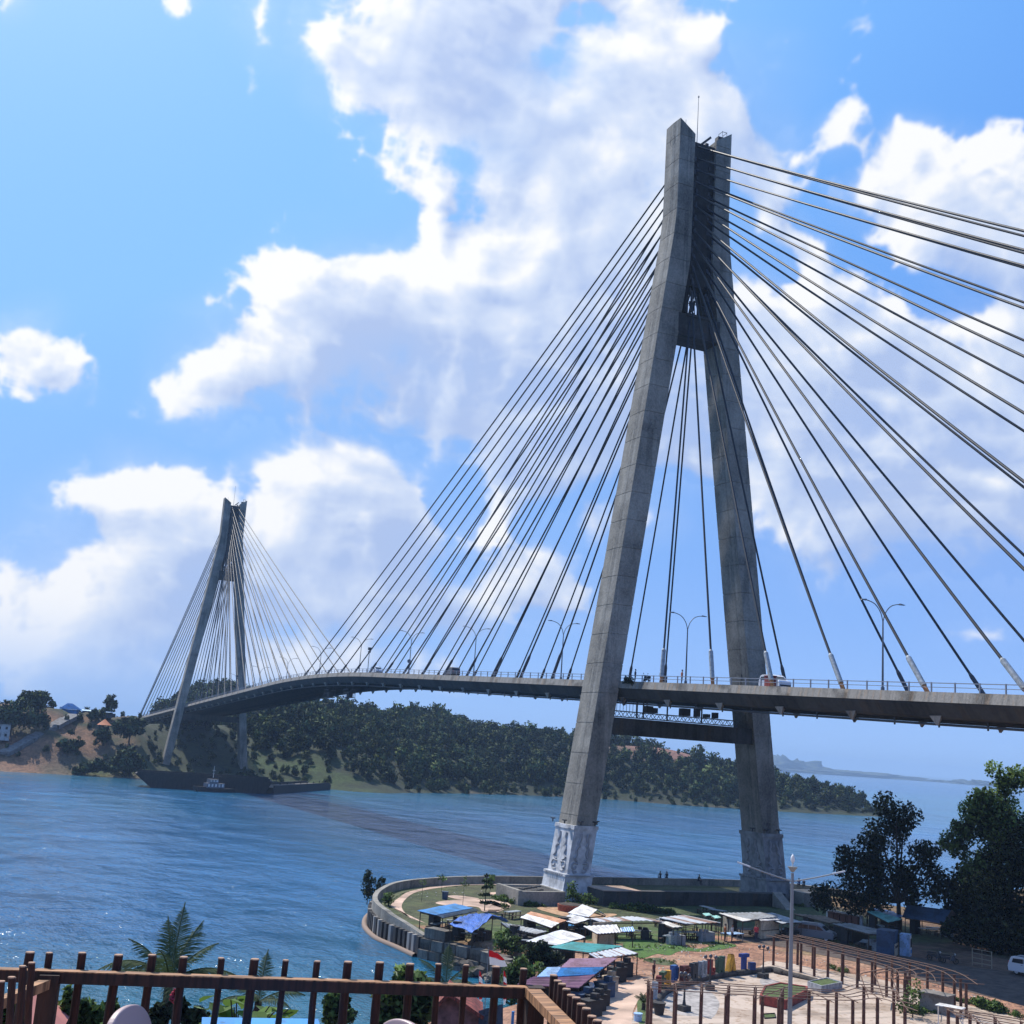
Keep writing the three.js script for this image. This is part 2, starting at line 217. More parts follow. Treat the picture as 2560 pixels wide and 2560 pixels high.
// ───────────── water ─────────────
const WL = 2.1;
{
  const rings = [0], C = [60, 60]; for (let r = 3; r < 7600; r *= 1.055) rings.push(r); rings.push(7600);
  const S = 200, pos = [], col = [], uv = [], nor = [], idx = [];
  for (const r of rings) for (let k = 0; k <= S; k++) {
    const a = k / S * 2 * PI, x = C[0] + r * cos(a), z = C[1] + r * sin(a);
    pos.push(x, 0, z); nor.push(0, 1, 0); uv.push(x, z);
    const dn = max(0, 62 - x) / 60 + max(0, z - 140) / 60, shore = 1 - ss(0.1, 1.0, dn) , far = ss(-190, -330, x) * (1 - ss(-700, -1200, x)), pt = fbm2(x * 0.012 + 9, z * 0.02 + 4, 256, 4, 3);
    let c = mix3([0.012, 0.092, 0.215], [0.013, 0.108, 0.16], clamp(shore * 0.9 + pt * 0.5)); c = mix3(c, [0.017, 0.115, 0.175], clamp(far * 0.7 + pt * 0.3)); c = c.map((q) => q * (1 + 0.5 * fbm2(x * 0.006 + z * 0.004, z * 0.03, 256, 4, 12)));
    col.push(...c);
  }
  for (let i = 0; i < rings.length - 1; i++) for (let k = 0; k < S; k++) { const a = i * (S + 1) + k, b = a + 1, c = a + S + 1, d = c + 1; idx.push(a, b, c, b, d, c); }
  const g = new THREE.BufferGeometry(); g.setAttribute('position', new THREE.Float32BufferAttribute(pos, 3)); g.setAttribute('normal', new THREE.Float32BufferAttribute(nor, 3)); g.setAttribute('uv', new THREE.Float32BufferAttribute(uv, 2)); g.setAttribute('color', new THREE.Float32BufferAttribute(col, 3)); g.setIndex(idx);
  const m = new THREE.MeshPhysicalMaterial({ vertexColors: true, roughness: 0.13, ior: 1.33, specularIntensity: 1, bumpMap: sized(T.waveBump, 19), bumpScale: 0.22, normalMap: sized(T.swellNormal, 120), normalScale: new THREE.Vector2(0.4, 0.4), side: THREE.DoubleSide }); m.name = 'sea_water';
  const w = new THREE.Mesh(g, m); w.name = 'water'; w.position.y = WL; w.receiveShadow = true; scene.add(w); tag(w, 'blue rippled sea strait under and behind the bridge', 'water', null, 'structure');
}

// ───────────── land ─────────────
const table = (t, x) => { if (x >= t[0][0]) return t[0][1]; for (let i = 1; i < t.length; i++) if (x >= t[i][0]) return lerp(t[i][1], t[i - 1][1], (x - t[i][0]) / (t[i - 1][0] - t[i][0])); return t[t.length - 1][1]; };
const SHORE = [[400, -370], [140, -338], [76, -330], [40, -326], [10, -330], [-36, -326], [-50, -309], [-62, -307], [-80, -322], [-120, -347], [-181, -363], [-215, -332], [-260, -322], [-305, -316], [-322, -318], [-336, -335], [-348, -390], [-360, -520], [-375, -900]];
const RIDGE = [[400, 27], [110, 27], [60, 25], [25, 23], [0, 23], [-35, 25], [-70, 31], [-150, 31], [-210, 28], [-260, 23], [-300, 17], [-330, 9], [-345, 4]];
const RAMP = [[400, 60], [110, 60], [40, 58], [15, 80], [-30, 105], [-70, 120], [-260, 110], [-330, 60], [-345, 30]];
const RED = atDist(1272 * 1.325, 1412 * 1.325, 655);
const bare = (x, z) => exp(-(((x - RED.x) / 28) ** 2) - (((z - RED.z) / 36) ** 2));
const LEFT = (() => { const d = ray(298 * 1.325, 1350 * 1.325); return d.z / d.x; })();
function farH(x, z) {
  const d = table(SHORE, z) - x + 5 * fbm2(x * 0.03, z * 0.03, 256, 3, 5);
  if (d < 0) return WL - min(6, -d * 0.25);
  const r = clamp(d / table(RAMP, z)), prof = z > 25 ? pow(r, 0.9) : r * (1.3 - 0.3 * r);
  let h = WL + 0.2 + (table(RIDGE, z) - WL) * ss(-0.15, 1.02, prof) * 1.0 - (table(RIDGE, z) - WL) * ss(-0.15, 1.02, 0);
  const left = ss(LEFT - 0.012, LEFT + 0.03, (z - CAM.z) / (x - CAM.x)); h += left * 21 * exp(-(((x + 625) / 85) ** 2) - (((z + 15) / 75) ** 2)); if (d > 80) h = lerp(min(h, 25.5), h, left); h += 6 * bare(x, z);
  h += fbm2(x * 0.05, z * 0.05, 256, 4, 8) * (z > 30 && d > 52 ? 0.8 : 3) * clamp(d / 20) + (z > 22 && z < 130 ? abs(n2(x * 0.03 + z * 0.12, z * 0.2, 256, 2)) * 5.5 * ss(2, 25, d) * (1 - ss(55, 75, d)) : 0);
  return h;
}
function gridLand(name, x0, x1, z0, z1, step, H, C, material) {
  const nx = Math.round((x1 - x0) / step), nz = Math.round((z1 - z0) / step), pos = [], col = [], uv = [], idx = [];
  for (let j = 0; j <= nz; j++) for (let i = 0; i <= nx; i++) { const x = x0 + i * step, z = z0 + j * step, h = H(x, z); pos.push(x, h, z); uv.push(x, z); col.push(...C(x, z, h)); }
  for (let j = 0; j < nz; j++) for (let i = 0; i < nx; i++) { const a = j * (nx + 1) + i, b = a + 1, c = a + nx + 1, d = c + 1; if (max(pos[a * 3 + 1], pos[b * 3 + 1], pos[c * 3 + 1], pos[d * 3 + 1]) < WL - 4.5) continue; idx.push(a, c, b, b, c, d); }
  const g = new THREE.BufferGeometry(); g.setAttribute('position', new THREE.Float32BufferAttribute(pos, 3)); g.setAttribute('uv', new THREE.Float32BufferAttribute(uv, 2)); g.setAttribute('color', new THREE.Float32BufferAttribute(col, 3)); g.setIndex(idx); g.computeVertexNormals();
  const m = new THREE.Mesh(g, material); m.name = name; m.castShadow = m.receiveShadow = true; scene.add(m); return m;
}
const landMat = new THREE.MeshStandardMaterial({ vertexColors: true, roughness: 0.97, bumpMap: sized(T.grainBump, 7), bumpScale: 0.25, map: sized(T.grain, 11), side: THREE.DoubleSide }); landMat.name = 'soil_and_grass';
const soil = (x, z) => mix3([0.34, 0.165, 0.085], [0.15, 0.105, 0.07], clamp(0.5 + 1.6 * fbm2(x * 0.05 + z * 0.05, z * 0.25, 256, 4, 2)));
const farLand = gridLand('hills', -1000, -296, -430, 330, 5, farH, (x, z, h) => {
  const d = table(SHORE, z) - x, n = fbm2(x * 0.045, z * 0.06, 256, 4, 6), n2_ = fbm2(x * 0.12, z * 0.12, 256, 4, 16);
  let c = mix3([0.020, 0.030, 0.012], [0.038, 0.055, 0.018], clamp(0.5 + n2_));
  if (z > 16) c = mix3(c, soil(x, z), ss(16, 34, z) * (1 - ss(75, 95, d)) * clamp(1 - ss(-0.06, 0.1, n2_ + n * 0.5) * 0.8 - ss(66, 44, z) * 0.35));
  if (z < 26 && d < 140) c = mix3(c, [0.055, 0.092, 0.022], ss(-14, -24, z) * ss(-64, -50, z) * (1 - ss(25, 50, d)) * clamp(0.6 + n2_ * 1.8)); if (z > 20 && z < 46 && d < 14) c = mix3(c, [0.08, 0.14, 0.03], 0.7 * (1 - ss(7, 14, d)));
  c = mix3(c, z > 20 ? [0.30, 0.20, 0.13] : [0.09, 0.075, 0.05], (1 - ss(1, 6, d)) * clamp(0.4 + n * 1.4));
  c = mix3(c, [0.30, 0.145, 0.10], clamp(bare(x, z) * 1.8 - 0.3));
  return c;
}, landMat);
tag(farLand, 'wooded hills and eroded slope on the far shore behind the bridge', 'hills', null, 'structure');
for (const [x, y, d, w, h, seed] of [[1492, 1460, 6400, 300, 78, 1], [1570, 1464, 6600, 620, 32, 2], [1690, 1469, 6900, 160, 22, 3], [1812, 1477, 6500, 200, 22, 4], [1860, 1480, 6000, 170, 30, 5]]) {
  const p = atDist(x * 1.325, y * 1.325, d), mb = new MB(), n = 26, pos = [];
  const g = new THREE.SphereGeometry(1, 40, 14, 0, PI * 2, 0, PI / 2), a = g.attributes.position;
  for (let i = 0; i < a.count; i++) { const k = 0.75 + 0.3 * n3(a.getX(i) * 2 + seed * 9, a.getY(i) * 2, a.getZ(i) * 3) + 0.2 * n3(a.getX(i) * 14 + seed, 2, a.getZ(i) * 14); a.setXYZ(i, a.getX(i) * w * k, a.getY(i) * h * k, a.getZ(i) * w * k); }
  g.computeVertexNormals(); g.translate(p.x, WL - 1, p.z); mb.add(g);
  tag(mb.build('island', mat('island_forest', [0.045, 0.06, 0.035], 1)), ['blue peaked island on the horizon behind the wooded headland', 'long low blue island sloping down to the sea horizon', 'small dark islet on the horizon above the leafy tree', 'low flat islet on the horizon right of the leafy tree', 'islet on the horizon touching the tall right tree'][seed - 1], 'island', null, 'structure');
}

// ───────────── foliage ─────────────
function leafCloud(blobs, n, size, seed, o = {}) {       // many bent leaf faces through the volume of the blobs [x, y, z, r, squash]
  const r = rng(seed), pos = [], nor = [], col = [], tot = blobs.reduce((s, b) => s + b[3] ** 2, 0), q = V(), a = V(), b = V(), c = V(), d = V(), out = V();
  for (const bl of blobs) {
    const k = Math.round(n * bl[3] ** 2 / tot);
    const lumps = [...Array(o.lumps ?? 9)].map(() => { const u = r() * 2 - 1, t = r() * 2 * PI, s = sqrt(1 - u * u); return [V(s * cos(t), u, s * sin(t)), 0.6 + r() * 0.42, 0.8 + r() * 0.5]; });
    for (let i = 0; i < k; i++) {
      const L = lumps[floor(r() * lumps.length)];
      out.set(r() * 2 - 1, r() * 2 - 1, r() * 2 - 1); if (out.length() > 1) { i--; continue; }
      const e = out.clone().multiplyScalar(0.52); q.copy(L[0]).multiplyScalar(L[1] * 0.72).add(e);
      out.copy(q).normalize(); q.multiplyScalar(bl[3]); q.y *= bl[4] ?? 1; const sz = size * (0.6 + 0.8 * r());
      a.set(r() - 0.5, r() - 0.5, r() - 0.5).normalize(); b.copy(a).cross(V(r() - 0.5, r() - 0.5, r() - 0.5)).normalize(); if (o.droop) { a.y -= o.droop; a.normalize(); }
      q.add(V(bl[0], bl[1], bl[2]));
      const P = [q.clone().addScaledVector(a, -sz), q.clone().addScaledVector(b, sz * (o.wide ?? 0.55)), q.clone().addScaledVector(a, sz), q.clone().addScaledVector(b, -sz * (o.wide ?? 0.55))];
      c.copy(a).cross(b); if (c.dot(out) < 0) c.negate(); c.multiplyScalar(0.55).addScaledVector(out, 0.75).normalize();
      const t = L[2] * (0.75 + 0.5 * r());
      for (const v of [0, 1, 2, 0, 2, 3]) { pos.push(P[v].x, P[v].y, P[v].z); nor.push(c.x, c.y, c.z); col.push(t, t * (0.97 + 0.06 * r()), t * 0.95); }
    }
  }
  const g = new THREE.BufferGeometry(); g.setAttribute('position', new THREE.Float32BufferAttribute(pos, 3)); g.setAttribute('normal', new THREE.Float32BufferAttribute(nor, 3)); g.setAttribute('color', new THREE.Float32BufferAttribute(col, 3)); return g;
}
const leafMat = (name, c, tr = 0.3) => { const m = new THREE.MeshPhysicalMaterial({ color: lin(c), vertexColors: true, roughness: 0.9, side: THREE.DoubleSide, transmission: tr, thickness: 0, specularIntensity: 0.3 }); m.name = name; return m; };
M.leafDark = leafMat('dark_leaves', [0.030, 0.046, 0.020], 0.25);
M.leafMid = leafMat('green_leaves', [0.115, 0.19, 0.055], 0.45);
M.leafLight = leafMat('light_leaves', [0.11, 0.19, 0.04], 0.4);
M.leafForest = new THREE.MeshStandardMaterial({ color: lin([0.055, 0.080, 0.030]), vertexColors: true, roughness: 0.95, side: THREE.DoubleSide }); M.leafForest.name = 'forest_leaves';
{ // the wood on the far shore reads as one mass
  const r = rng(99), spots = [[], [], []], q = new THREE.Quaternion(), edgeSlope = LEFT;
  for (let x = -325; x > -720; x -= 5.6) for (let z = 150; z > -350; z -= 5.6) {
    const X = x + (r() - 0.5) * 6, Z = z + (r() - 0.5) * 6, d = table(SHORE, Z) - X; if (d < (Z < -66 ? -2.5 : 2.5) || r() < 0.03) continue;
    const h = farH(X, Z), n = fbm2(X * 0.02, Z * 0.02, 256, 3, 61);
    let size = 0.7 + 0.55 * r() * r() + 0.2 * r() + n * 0.6, p = 1;
    if (Z > 22 && d < 92) { p = Z < 56 ? 0.5 : 0.1; size *= Z < 56 ? 0.42 : 0.3; if (Z > 52 && d > 48) p *= 0.2; if (d < 6) p *= 0.4; }
    else if ((Z - CAM.z) / (X - CAM.x) < edgeSlope && d > 60) { p = d > 150 ? 0.12 : 0; size *= 0.3; }
    else if (abs(Z) < 15 && X > -500 && d > 110) { p = 0.5; size *= 0.35; }
    else if (abs(Z) < 22 && d < 120) { p = d < 12 ? 0.3 : 0.95; size *= 0.5; }
    else if (Z > -78 && d < 55) { p = d > 30 || Z < -56 ? 1 : Z > -32 || d < 6 ? 0.9 : 0.5; size *= d > 30 || Z < -56 ? 0.8 : 0.5; }
    if (d < 12 && Z < -70) size *= 0.55;
    if (bare(X, Z) > 0.3) { p = 0.08; size *= 0.5; }
    if (r() > p) continue;
    spots[floor(r() * 3)].push([X, h - 0.4, Z, size * (0.85 + 0.3 * r()), r() * 6.3]);
  }
  spots.forEach((list, k) => {
    const g = new MB(); g.cyl(V(0, 0, 0), V(0, 4, 0), 0.22, 0.12, 5); const tr = g.geo(); tr.setAttribute('color', new THREE.Float32BufferAttribute(new Float32Array(tr.attributes.position.count * 3).fill(0.9), 3));
    const crown = leafCloud([[[0, 4.6, 0, 3.3, 1.05], [1.6, 3.2, 0.8, 2.0], [-1.3, 3.4, -1.2, 2.1]], [[0, 5.6, 0, 2.5, 1.5], [0.6, 3.2, 0.3, 2.2], [-0.5, 2.6, 0.6, 2.0]], [[0, 3.8, 0, 3.0, 0.8], [1.9, 4.3, -0.6, 1.8], [-1.8, 3.2, 0.9, 2.0], [0.2, 5.4, 0.6, 1.5]]][k], 420, 0.62, 20 + k, { lumps: 12 });
    tr.deleteAttribute('uv'); const merged = mergeGeometries([crown, tr]);
    const im = new THREE.InstancedMesh(merged, M.leafForest, list.length), m4 = new THREE.Matrix4(), c = new THREE.Color();
    list.forEach(([x, y, z, s, a], i) => { m4.compose(V(x, y, z), q.setFromAxisAngle(V(0, 1, 0), a), V(s, s * (0.9 + 0.35 * r()), s)); im.setMatrixAt(i, m4); const t = 0.5 + 1.0 * r() * r() + 0.35 * r() + 0.5 * fbm2(x * 0.03, z * 0.03, 256, 2, 33), w = r(); c.setRGB(t * (0.85 + 0.7 * w * w), t * (0.95 + 0.45 * w * w), t * (0.85 + 0.15 * w)); im.setColorAt(i, c); });
    im.name = numbered('forest'); im.castShadow = im.receiveShadow = true; scene.add(im); tag(im, 'dense dark tropical wood covering the hills of the far shore', 'forest', 'wood on the far shore', 'stuff');
  });
}

// ───────────── the bridge ─────────────
const deckY = (x) => { const t = abs(x + 155), L = 50, s = 0.04; return 37.5 - (t < L ? s * t * t / (2 * L) : s * L / 2 + s * (t - L)); };
const bridge = thing('cable_stayed_bridge', 'concrete cable-stayed bridge with two tall A-shaped pylons crossing the strait', 'bridge', [0, 0, 0]);
{
  const zo = (y) => y >= 101 ? 4.6 : 4.6 + 0.1307 * (101 - y), zi = (y) => max(1.9, 3.58 + 0.138 * (82.86 - y)), dx = (y) => y >= 101 ? 2.0 : lerp(2.0, 2.5, (101 - y) / 88);
  const outline = (s, y, inset = 0, top = 0) => { const d = dx(y) - inset, o = zo(y) - inset, i = zi(y) + inset, P = (x, z, dy = 0) => V(x, y + dy, s * z); const a = [P(d, i, top ? -1.9 : 0), P(d, o), P(0, o + 0.1), P(-d, o), P(-d, i, top ? -1.9 : 0)]; return s > 0 ? a : a.reverse(); };
  function pylon(xc, near) {
    const y0 = near ? 2.5 : -1, P = new THREE.Group(); P.name = 'pylon'; P.position.x = xc; bridge.add(P);
    P.userData.label = near ? 'near pylon standing on the islet with white carved leg bases' : 'far pylon standing at the opposite shore';
    for (const s of [1, -1]) {
      const b = new MB();
      for (let y = y0; y < 117; y += 4) { const t = min(y + 3.92, 117.1); b.hull(outline(s, y), outline(s, t, 0, t > 117)); if (t < 117) b.hull(outline(s, t, 0.07), outline(s, t + 0.1, 0.07), false); }
      b.hull(outline(s, 100.4, 0.2), outline(s, 116.9, 0.2, 1));
      const leg = b.build('leg', M.concrete, P);
      // dark rungs and access holes on the inner edge of the head
      for (let y = 88; y < 113; y += 2.1) for (const [dy, z, h] of [[0, 1.75, 0.75], [-0.6, 1.05, 0.6]]) { const rg = new MB(); rg.box(z > 1.5 ? 2.05 : 1.6, y + dy, s * z, 0.12, h, 0.28); rg.build('access_hole', M.darkSteel, P); }
    }
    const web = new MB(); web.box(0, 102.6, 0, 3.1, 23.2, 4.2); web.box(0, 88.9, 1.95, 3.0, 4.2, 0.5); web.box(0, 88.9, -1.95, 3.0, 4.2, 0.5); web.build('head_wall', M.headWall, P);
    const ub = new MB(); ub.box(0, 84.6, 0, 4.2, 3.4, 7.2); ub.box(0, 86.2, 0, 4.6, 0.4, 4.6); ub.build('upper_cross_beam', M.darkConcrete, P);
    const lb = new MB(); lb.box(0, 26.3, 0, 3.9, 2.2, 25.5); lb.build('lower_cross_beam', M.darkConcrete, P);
    // steel work in the window of the head
    const wk = new MB(); for (let k = 0; k < 6; k++) wk.bar(V(1.1 - k * 0.4, 86.4, -1.3 + k * 0.5), V(0.8 - k * 0.3, 90.6, -0.6 + k * 0.3), 0.1); wk.bar(V(1.2, 88.4, -1.7), V(1.2, 88.4, 1.7), 0.12); wk.build('head_steelwork', M.darkSteel, P);
    const an = new MB(); an.cyl(V(0.4, 114.2, 0.6), V(0.4, 122.6, 0.6), 0.07, 0.035, 6); an.box(0.4, 122.6, 0.6, 0.16, 0.3, 0.16); an.cyl(V(1.2, 115.5, 3.2), V(1.2, 117.6, 3.2), 0.04, 0.03, 5); an.build('antenna', M.steel, P);
    const tb = new MB(); tb.box(0.8, 114.6, -0.9, 0.4, 0.7, 0.5); tb.build('roof_box', M.darkSteel, P); const tq = new MB(); tq.bar(V(1.2, 114.4, 0.2), V(1.2, 115.9, -1.3), 0.35); tq.build('roof_hoist', M.darkSteel, P); const tw = new MB(); tw.box(1.2, 115.9, -2.9, 0.9, 0.8, 1.0); tw.build('roof_winch', M.darkSteel, P); const tp = new MB(); for (const z of [-3.3, -4.1]) for (const x of [0.4, 1.4]) tp.cyl(V(x, 115.6, z), V(x, 117.5, z), 0.035, 0.035, 4); tp.bar(V(0.4, 117.4, -3.3), V(1.4, 117.4, -3.3), 0.06); tp.bar(V(0.4, 117.4, -4.1), V(1.4, 117.4, -4.1), 0.06); tp.bar(V(1.4, 117.4, -3.3), V(1.4, 117.4, -4.1), 0.06); tp.build('roof_cage', M.darkSteel, P);
    const ring = new MB(); ring.add(new THREE.TorusGeometry(0.62, 0.07, 5, 24).scale(1, 1.35, 1).translate(0, 114.2, 4.63)); ring.build('emblem_ring', M.darkConcrete, P);
    if (near) for (const s of [1, -1]) plinth(P, s, zo, zi);
    if (near) { const c = new MB(); const pts = []; for (let k = 0; k <= 20; k++) { const a = -PI * 0.5 + k / 20 * PI; pts.push(V(-0.3 - 0.9 * cos(a) * -1, 34.5 + 2.4 * sin(a), -(zi(34.5) - 0.06))); } c.tube(pts, 0.05, 5, 30); c.build('hanging_hose', M.darkSteel, P); }
  }
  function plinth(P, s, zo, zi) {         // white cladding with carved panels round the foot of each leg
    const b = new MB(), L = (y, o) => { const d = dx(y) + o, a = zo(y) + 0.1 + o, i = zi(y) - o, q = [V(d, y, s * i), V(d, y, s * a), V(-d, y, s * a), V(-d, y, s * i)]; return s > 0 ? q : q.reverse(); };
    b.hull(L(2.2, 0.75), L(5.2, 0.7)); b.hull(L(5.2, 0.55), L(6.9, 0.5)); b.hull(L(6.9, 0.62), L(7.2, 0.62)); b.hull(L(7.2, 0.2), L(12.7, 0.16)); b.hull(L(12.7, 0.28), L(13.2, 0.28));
    const base = b.build('leg_base', s > 0 ? M.white : mat('grey_white_cladding', [0.34, 0.345, 0.35], 0.8, { map: sized(T.grain, 9) }), P);  // the right leg base gets a darker grey-white
    const carve = (g) => new MB().add(g).build('carving', M.ornament, P);
    // raised frames and curling leaf shapes on the two faces in view; f maps (across -1..1, height) to the face
    const faces = [(a, y) => V(-a * (dx(y) + 0.19) * -1, y, s * (zo(y) + 0.1 + 0.19)), (a, y) => V(dx(y) + 0.19, y, s * lerp(zi(y) - 0.15, zo(y) + 0.25, (a + 1) / 2)), (a, y) => V(a * (dx(y) + 0.19), y, s * (zi(y) - 0.19))];
    const nrm = [V(0, 0, s), V(1, 0, 0), V(0, 0, -s)];
    faces.forEach((f, k) => {
      if ((k === 0 && s < 0) || (k === 2 && s > 0)) return;
      const curl = (pts, r) => carve(new THREE.TubeGeometry(new THREE.CatmullRomCurve3(pts.map(([a, y]) => f(a, y).addScaledVector(nrm[k], 0.0))), 14, r, 4));
      for (const m of [1, -1]) {
        curl([[m * 0.34, 12.2], [m * 0.30, 11.6], [m * 0.42, 11.0], [m * 0.30, 10.5]], 0.2); curl([[m * 0.36, 10.7], [m * 0.52, 10.2], [m * 0.44, 9.6], [m * 0.62, 9.1]], 0.2);
        curl([[m * 0.62, 9.1], [m * 0.45, 8.9], [m * 0.3, 8.75]], 0.14); curl([[m * 0.2, 8.5], [m * 0.62, 8.55], [m * 0.7, 8.0], [m * 0.4, 7.9], [m * 0.36, 8.2]], 0.15); curl([[m * 0.64, 7.75], [m * 0.5, 7.45], [m * 0.22, 7.5]], 0.15);
      }
      for (let t = -0.8; t < 0.85; t += 0.23) { const p = f(t, 7.05); carve(new THREE.BoxGeometry(0.3, 0.12, 0.3).translate(p.x + nrm[k].x * 0.44, p.y, p.z + nrm[k].z * 0.44)); }
    });
    for (const [x, z] of [[2.9, zo(13.6) - 0.4], [2.9, zi(13.6) + 0.4], [0.8, zo(13.6) + 0.9], [-2.6, zo(13.6) + 0.9], [1.2, zi(13.6) - 0.8]]) { const fl = new MB(); fl.box(x, 13.75, s * z, 0.7, 0.14, 0.4); fl.box(x, 13.5, s * z, 0.12, 0.4, 0.12); fl.build('floodlight_bracket', M.darkSteel, P); }
  }
  pylon(0, true); pylon(-350, false);

  // deck
  const xs = []; for (let x = -502; x <= 156; x += 4) xs.push(x);
  const sweep = (mb, prof, list = xs) => { for (let i = 0; i < list.length - 1; i++) { const A = prof.map(([y, z]) => V(list[i], deckY(list[i]) + y, z)), B = prof.map(([y, z]) => V(list[i + 1], deckY(list[i + 1]) + y, z)); mb.hull(A, B, i === 0 || i === list.length - 2); } return mb; };
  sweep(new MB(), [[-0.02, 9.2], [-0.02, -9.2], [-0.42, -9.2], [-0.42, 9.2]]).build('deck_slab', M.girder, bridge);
  for (const s of [1, -1]) {
    sweep(new MB(), [[0, s * 10.62], [-0.93, s * 10.86], [-0.93, s * 9.4], [0, s * 9.4]]).build('parapet', M.parapet, bridge);
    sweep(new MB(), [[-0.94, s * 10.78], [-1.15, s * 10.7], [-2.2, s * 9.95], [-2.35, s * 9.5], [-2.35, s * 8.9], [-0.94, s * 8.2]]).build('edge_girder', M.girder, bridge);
    const rail = new THREE.Group(); rail.name = 'railing'; bridge.add(rail);
    const hr = new MB(); sweep(hr, [[0.86, s * 10.2 + 0.04], [0.86, s * 10.2 - 0.04], [0.78, s * 10.2 - 0.04], [0.78, s * 10.2 + 0.04]]); sweep(hr, [[0.47, s * 10.2 + 0.03], [0.47, s * 10.2 - 0.03], [0.41, s * 10.2 - 0.03], [0.41, s * 10.2 + 0.03]]); hr.build('rail', M.railing, rail);
    const post = new THREE.BoxGeometry(0.1, 0.9, 0.12), rest = new MB();
    for (let x = 150; x > -500; x -= 2.85) if (s > 0 && x < 78 && x > -180) { const m = new THREE.Mesh(post, M.railing); m.name = 'railing_post'; m.position.set(x, deckY(x) + 0.44, s * 10.2); rail.add(m); } else rest.box(x, deckY(x) + 0.44, s * 10.2, 0.1, 0.9, 0.12);
    tag(rest.build('railing_post_row', M.railing, rail), null, null, null, 'stuff');
  }
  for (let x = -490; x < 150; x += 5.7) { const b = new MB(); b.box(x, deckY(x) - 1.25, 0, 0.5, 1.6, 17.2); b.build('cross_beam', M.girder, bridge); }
  { for (let x = -488; x < 150; x += 11.4) { for (const s of [1, -1]) { const b = new MB(), y = deckY(x); b.hull([V(x - 0.75, y - 2.1, s * 10.15), V(x + 0.75, y - 2.1, s * 10.15), V(x, y - 2.1, s * 9.2)], [V(x - 0.1, y - 2.95, s * 9.9), V(x + 0.1, y - 2.95, s * 9.9), V(x, y - 2.95, s * 9.7)]); b.build('anchor_block', M.parapet, bridge); } } }
  { const b = new MB(), pts = []; for (let x = 155; x > -500; x -= 12) pts.push(V(x, deckY(x) - 2.85, 9.3)); b.tube(pts, 0.13, 6, 110); b.build('service_pipe', M.darkSteel, bridge); for (let x = 150; x > -490; x -= 5.7) { const h = new MB(); h.box(x, deckY(x) - 2.75, 9.3, 0.12, 0.75, 0.12); h.build('pipe_hanger', M.darkSteel, bridge); } }
  sweep(new MB(), [[0.5, 0.15], [0, 0.25], [0, -0.25], [0.5, -0.15]]).build('median_kerb', M.parapet, bridge);

  // stay cables
  const stay = (xc, dir, k, s, near) => {
    const x = xc + dir * (k * (dir > 0 === (xc === 0) ? 11.55 : 11.4) + (dir > 0 === (xc === 0) ? 0.2 : 8.2)); const a = V(x, deckY(x) + 0.05, s * 9.9), b = V(xc + dir * 1.55, 86.2 + k * 1.95, s * 1.25);
    const n = 10, pts = [], L = a.distanceTo(b), sag = L * 0.006; for (let i = 0; i <= n; i++) { const t = i / n, p = a.clone().lerp(b, t); p.y -= 4 * sag * t * (1 - t); pts.push(p); }
    const c = new MB(); c.add(new THREE.TubeGeometry(new THREE.CatmullRomCurve3(pts), 14, xc === 0 ? 0.145 : 0.15, 6)); const m = c.build('stay_cable', M.cable, bridge);
    const d = pts[1].clone().sub(a).normalize(), g = new MB(), land = (dir > 0) === (xc === 0);
    if (land && s > 0 && xc === 0) { g.cyl(a.clone().addScaledVector(d, 0.7), a.clone().addScaledVector(d, 4.3), 0.27, 0.27, 12); g.cyl(a.clone().addScaledVector(d, 4.3), a.clone().addScaledVector(d, 4.55), 0.27, 0.15, 12); g.build('sleeve', M.sleeveGrey, m); const o = new MB(); o.cyl(a.clone().addScaledVector(d, -0.3), a.clone().addScaledVector(d, 0.75), 0.22, 0.22, 10); o.build('sleeve_base', M.orange, m); }
    else { g.cyl(a.clone().addScaledVector(d, -0.3), a.clone().addScaledVector(d, 3.6), 0.24, 0.24, 8); g.cyl(a.clone().addScaledVector(d, 3.6), a.clone().addScaledVector(d, 4.2), 0.24, 0.13, 8); g.build('sleeve', xc !== 0 && s < 0 && land ? M.sleeveGrey : M.sleeveDark, m); }
    const t = new MB(), e = b.clone().sub(pts[n - 1]).normalize(); t.cyl(b.clone().addScaledVector(e, -1.3), b.clone().addScaledVector(e, 0.2), 0.2, 0.2, 8); t.build('upper_socket', M.sleeveDark, m);
  };
  for (const xc of [0, -350]) for (const dir of [1, -1]) for (let k = 1; k <= 14; k++) { if ((dir > 0) === (xc === 0) && k > 12) { for (const s of [1, -1]) stayEnd(xc, dir, k, s); continue; } for (const s of [1, -1]) stay(xc, dir, k, s); }
  function stayEnd(xc, dir, k, s) { const kk = 12 + (k - 12) * 0.3, x = xc + dir * (kk * 11.55 - 1), a = V(x, deckY(x), s * 9.9), b = V(xc + dir * 1.55, 86.2 + k * 1.95, s * 1.25), n = 10, pts = [], sag = a.distanceTo(b) * 0.006; for (let i = 0; i <= n; i++) { const t = i / n, p = a.clone().lerp(b, t); p.y -= 4 * sag * t * (1 - t); pts.push(p); } const c = new MB(); c.add(new THREE.TubeGeometry(new THREE.CatmullRomCurve3(pts), 14, 0.15, 6)); c.build('stay_cable', M.cable, bridge); }
  // approach piers beyond the pylons
  for (const x of [60, 110, -420, -470]) { const b = new MB(), g = x > 0 ? 2 : -2; for (const z of [7, -7]) b.cyl(V(x, g, z), V(x, deckY(x) - 3.6, z), 0.9, 0.9, 14); b.box(x, deckY(x) - 3, 0, 1.9, 1.4, 17.6); if (x < 0) b.build('approach_pier', M.darkConcrete, bridge); }
}
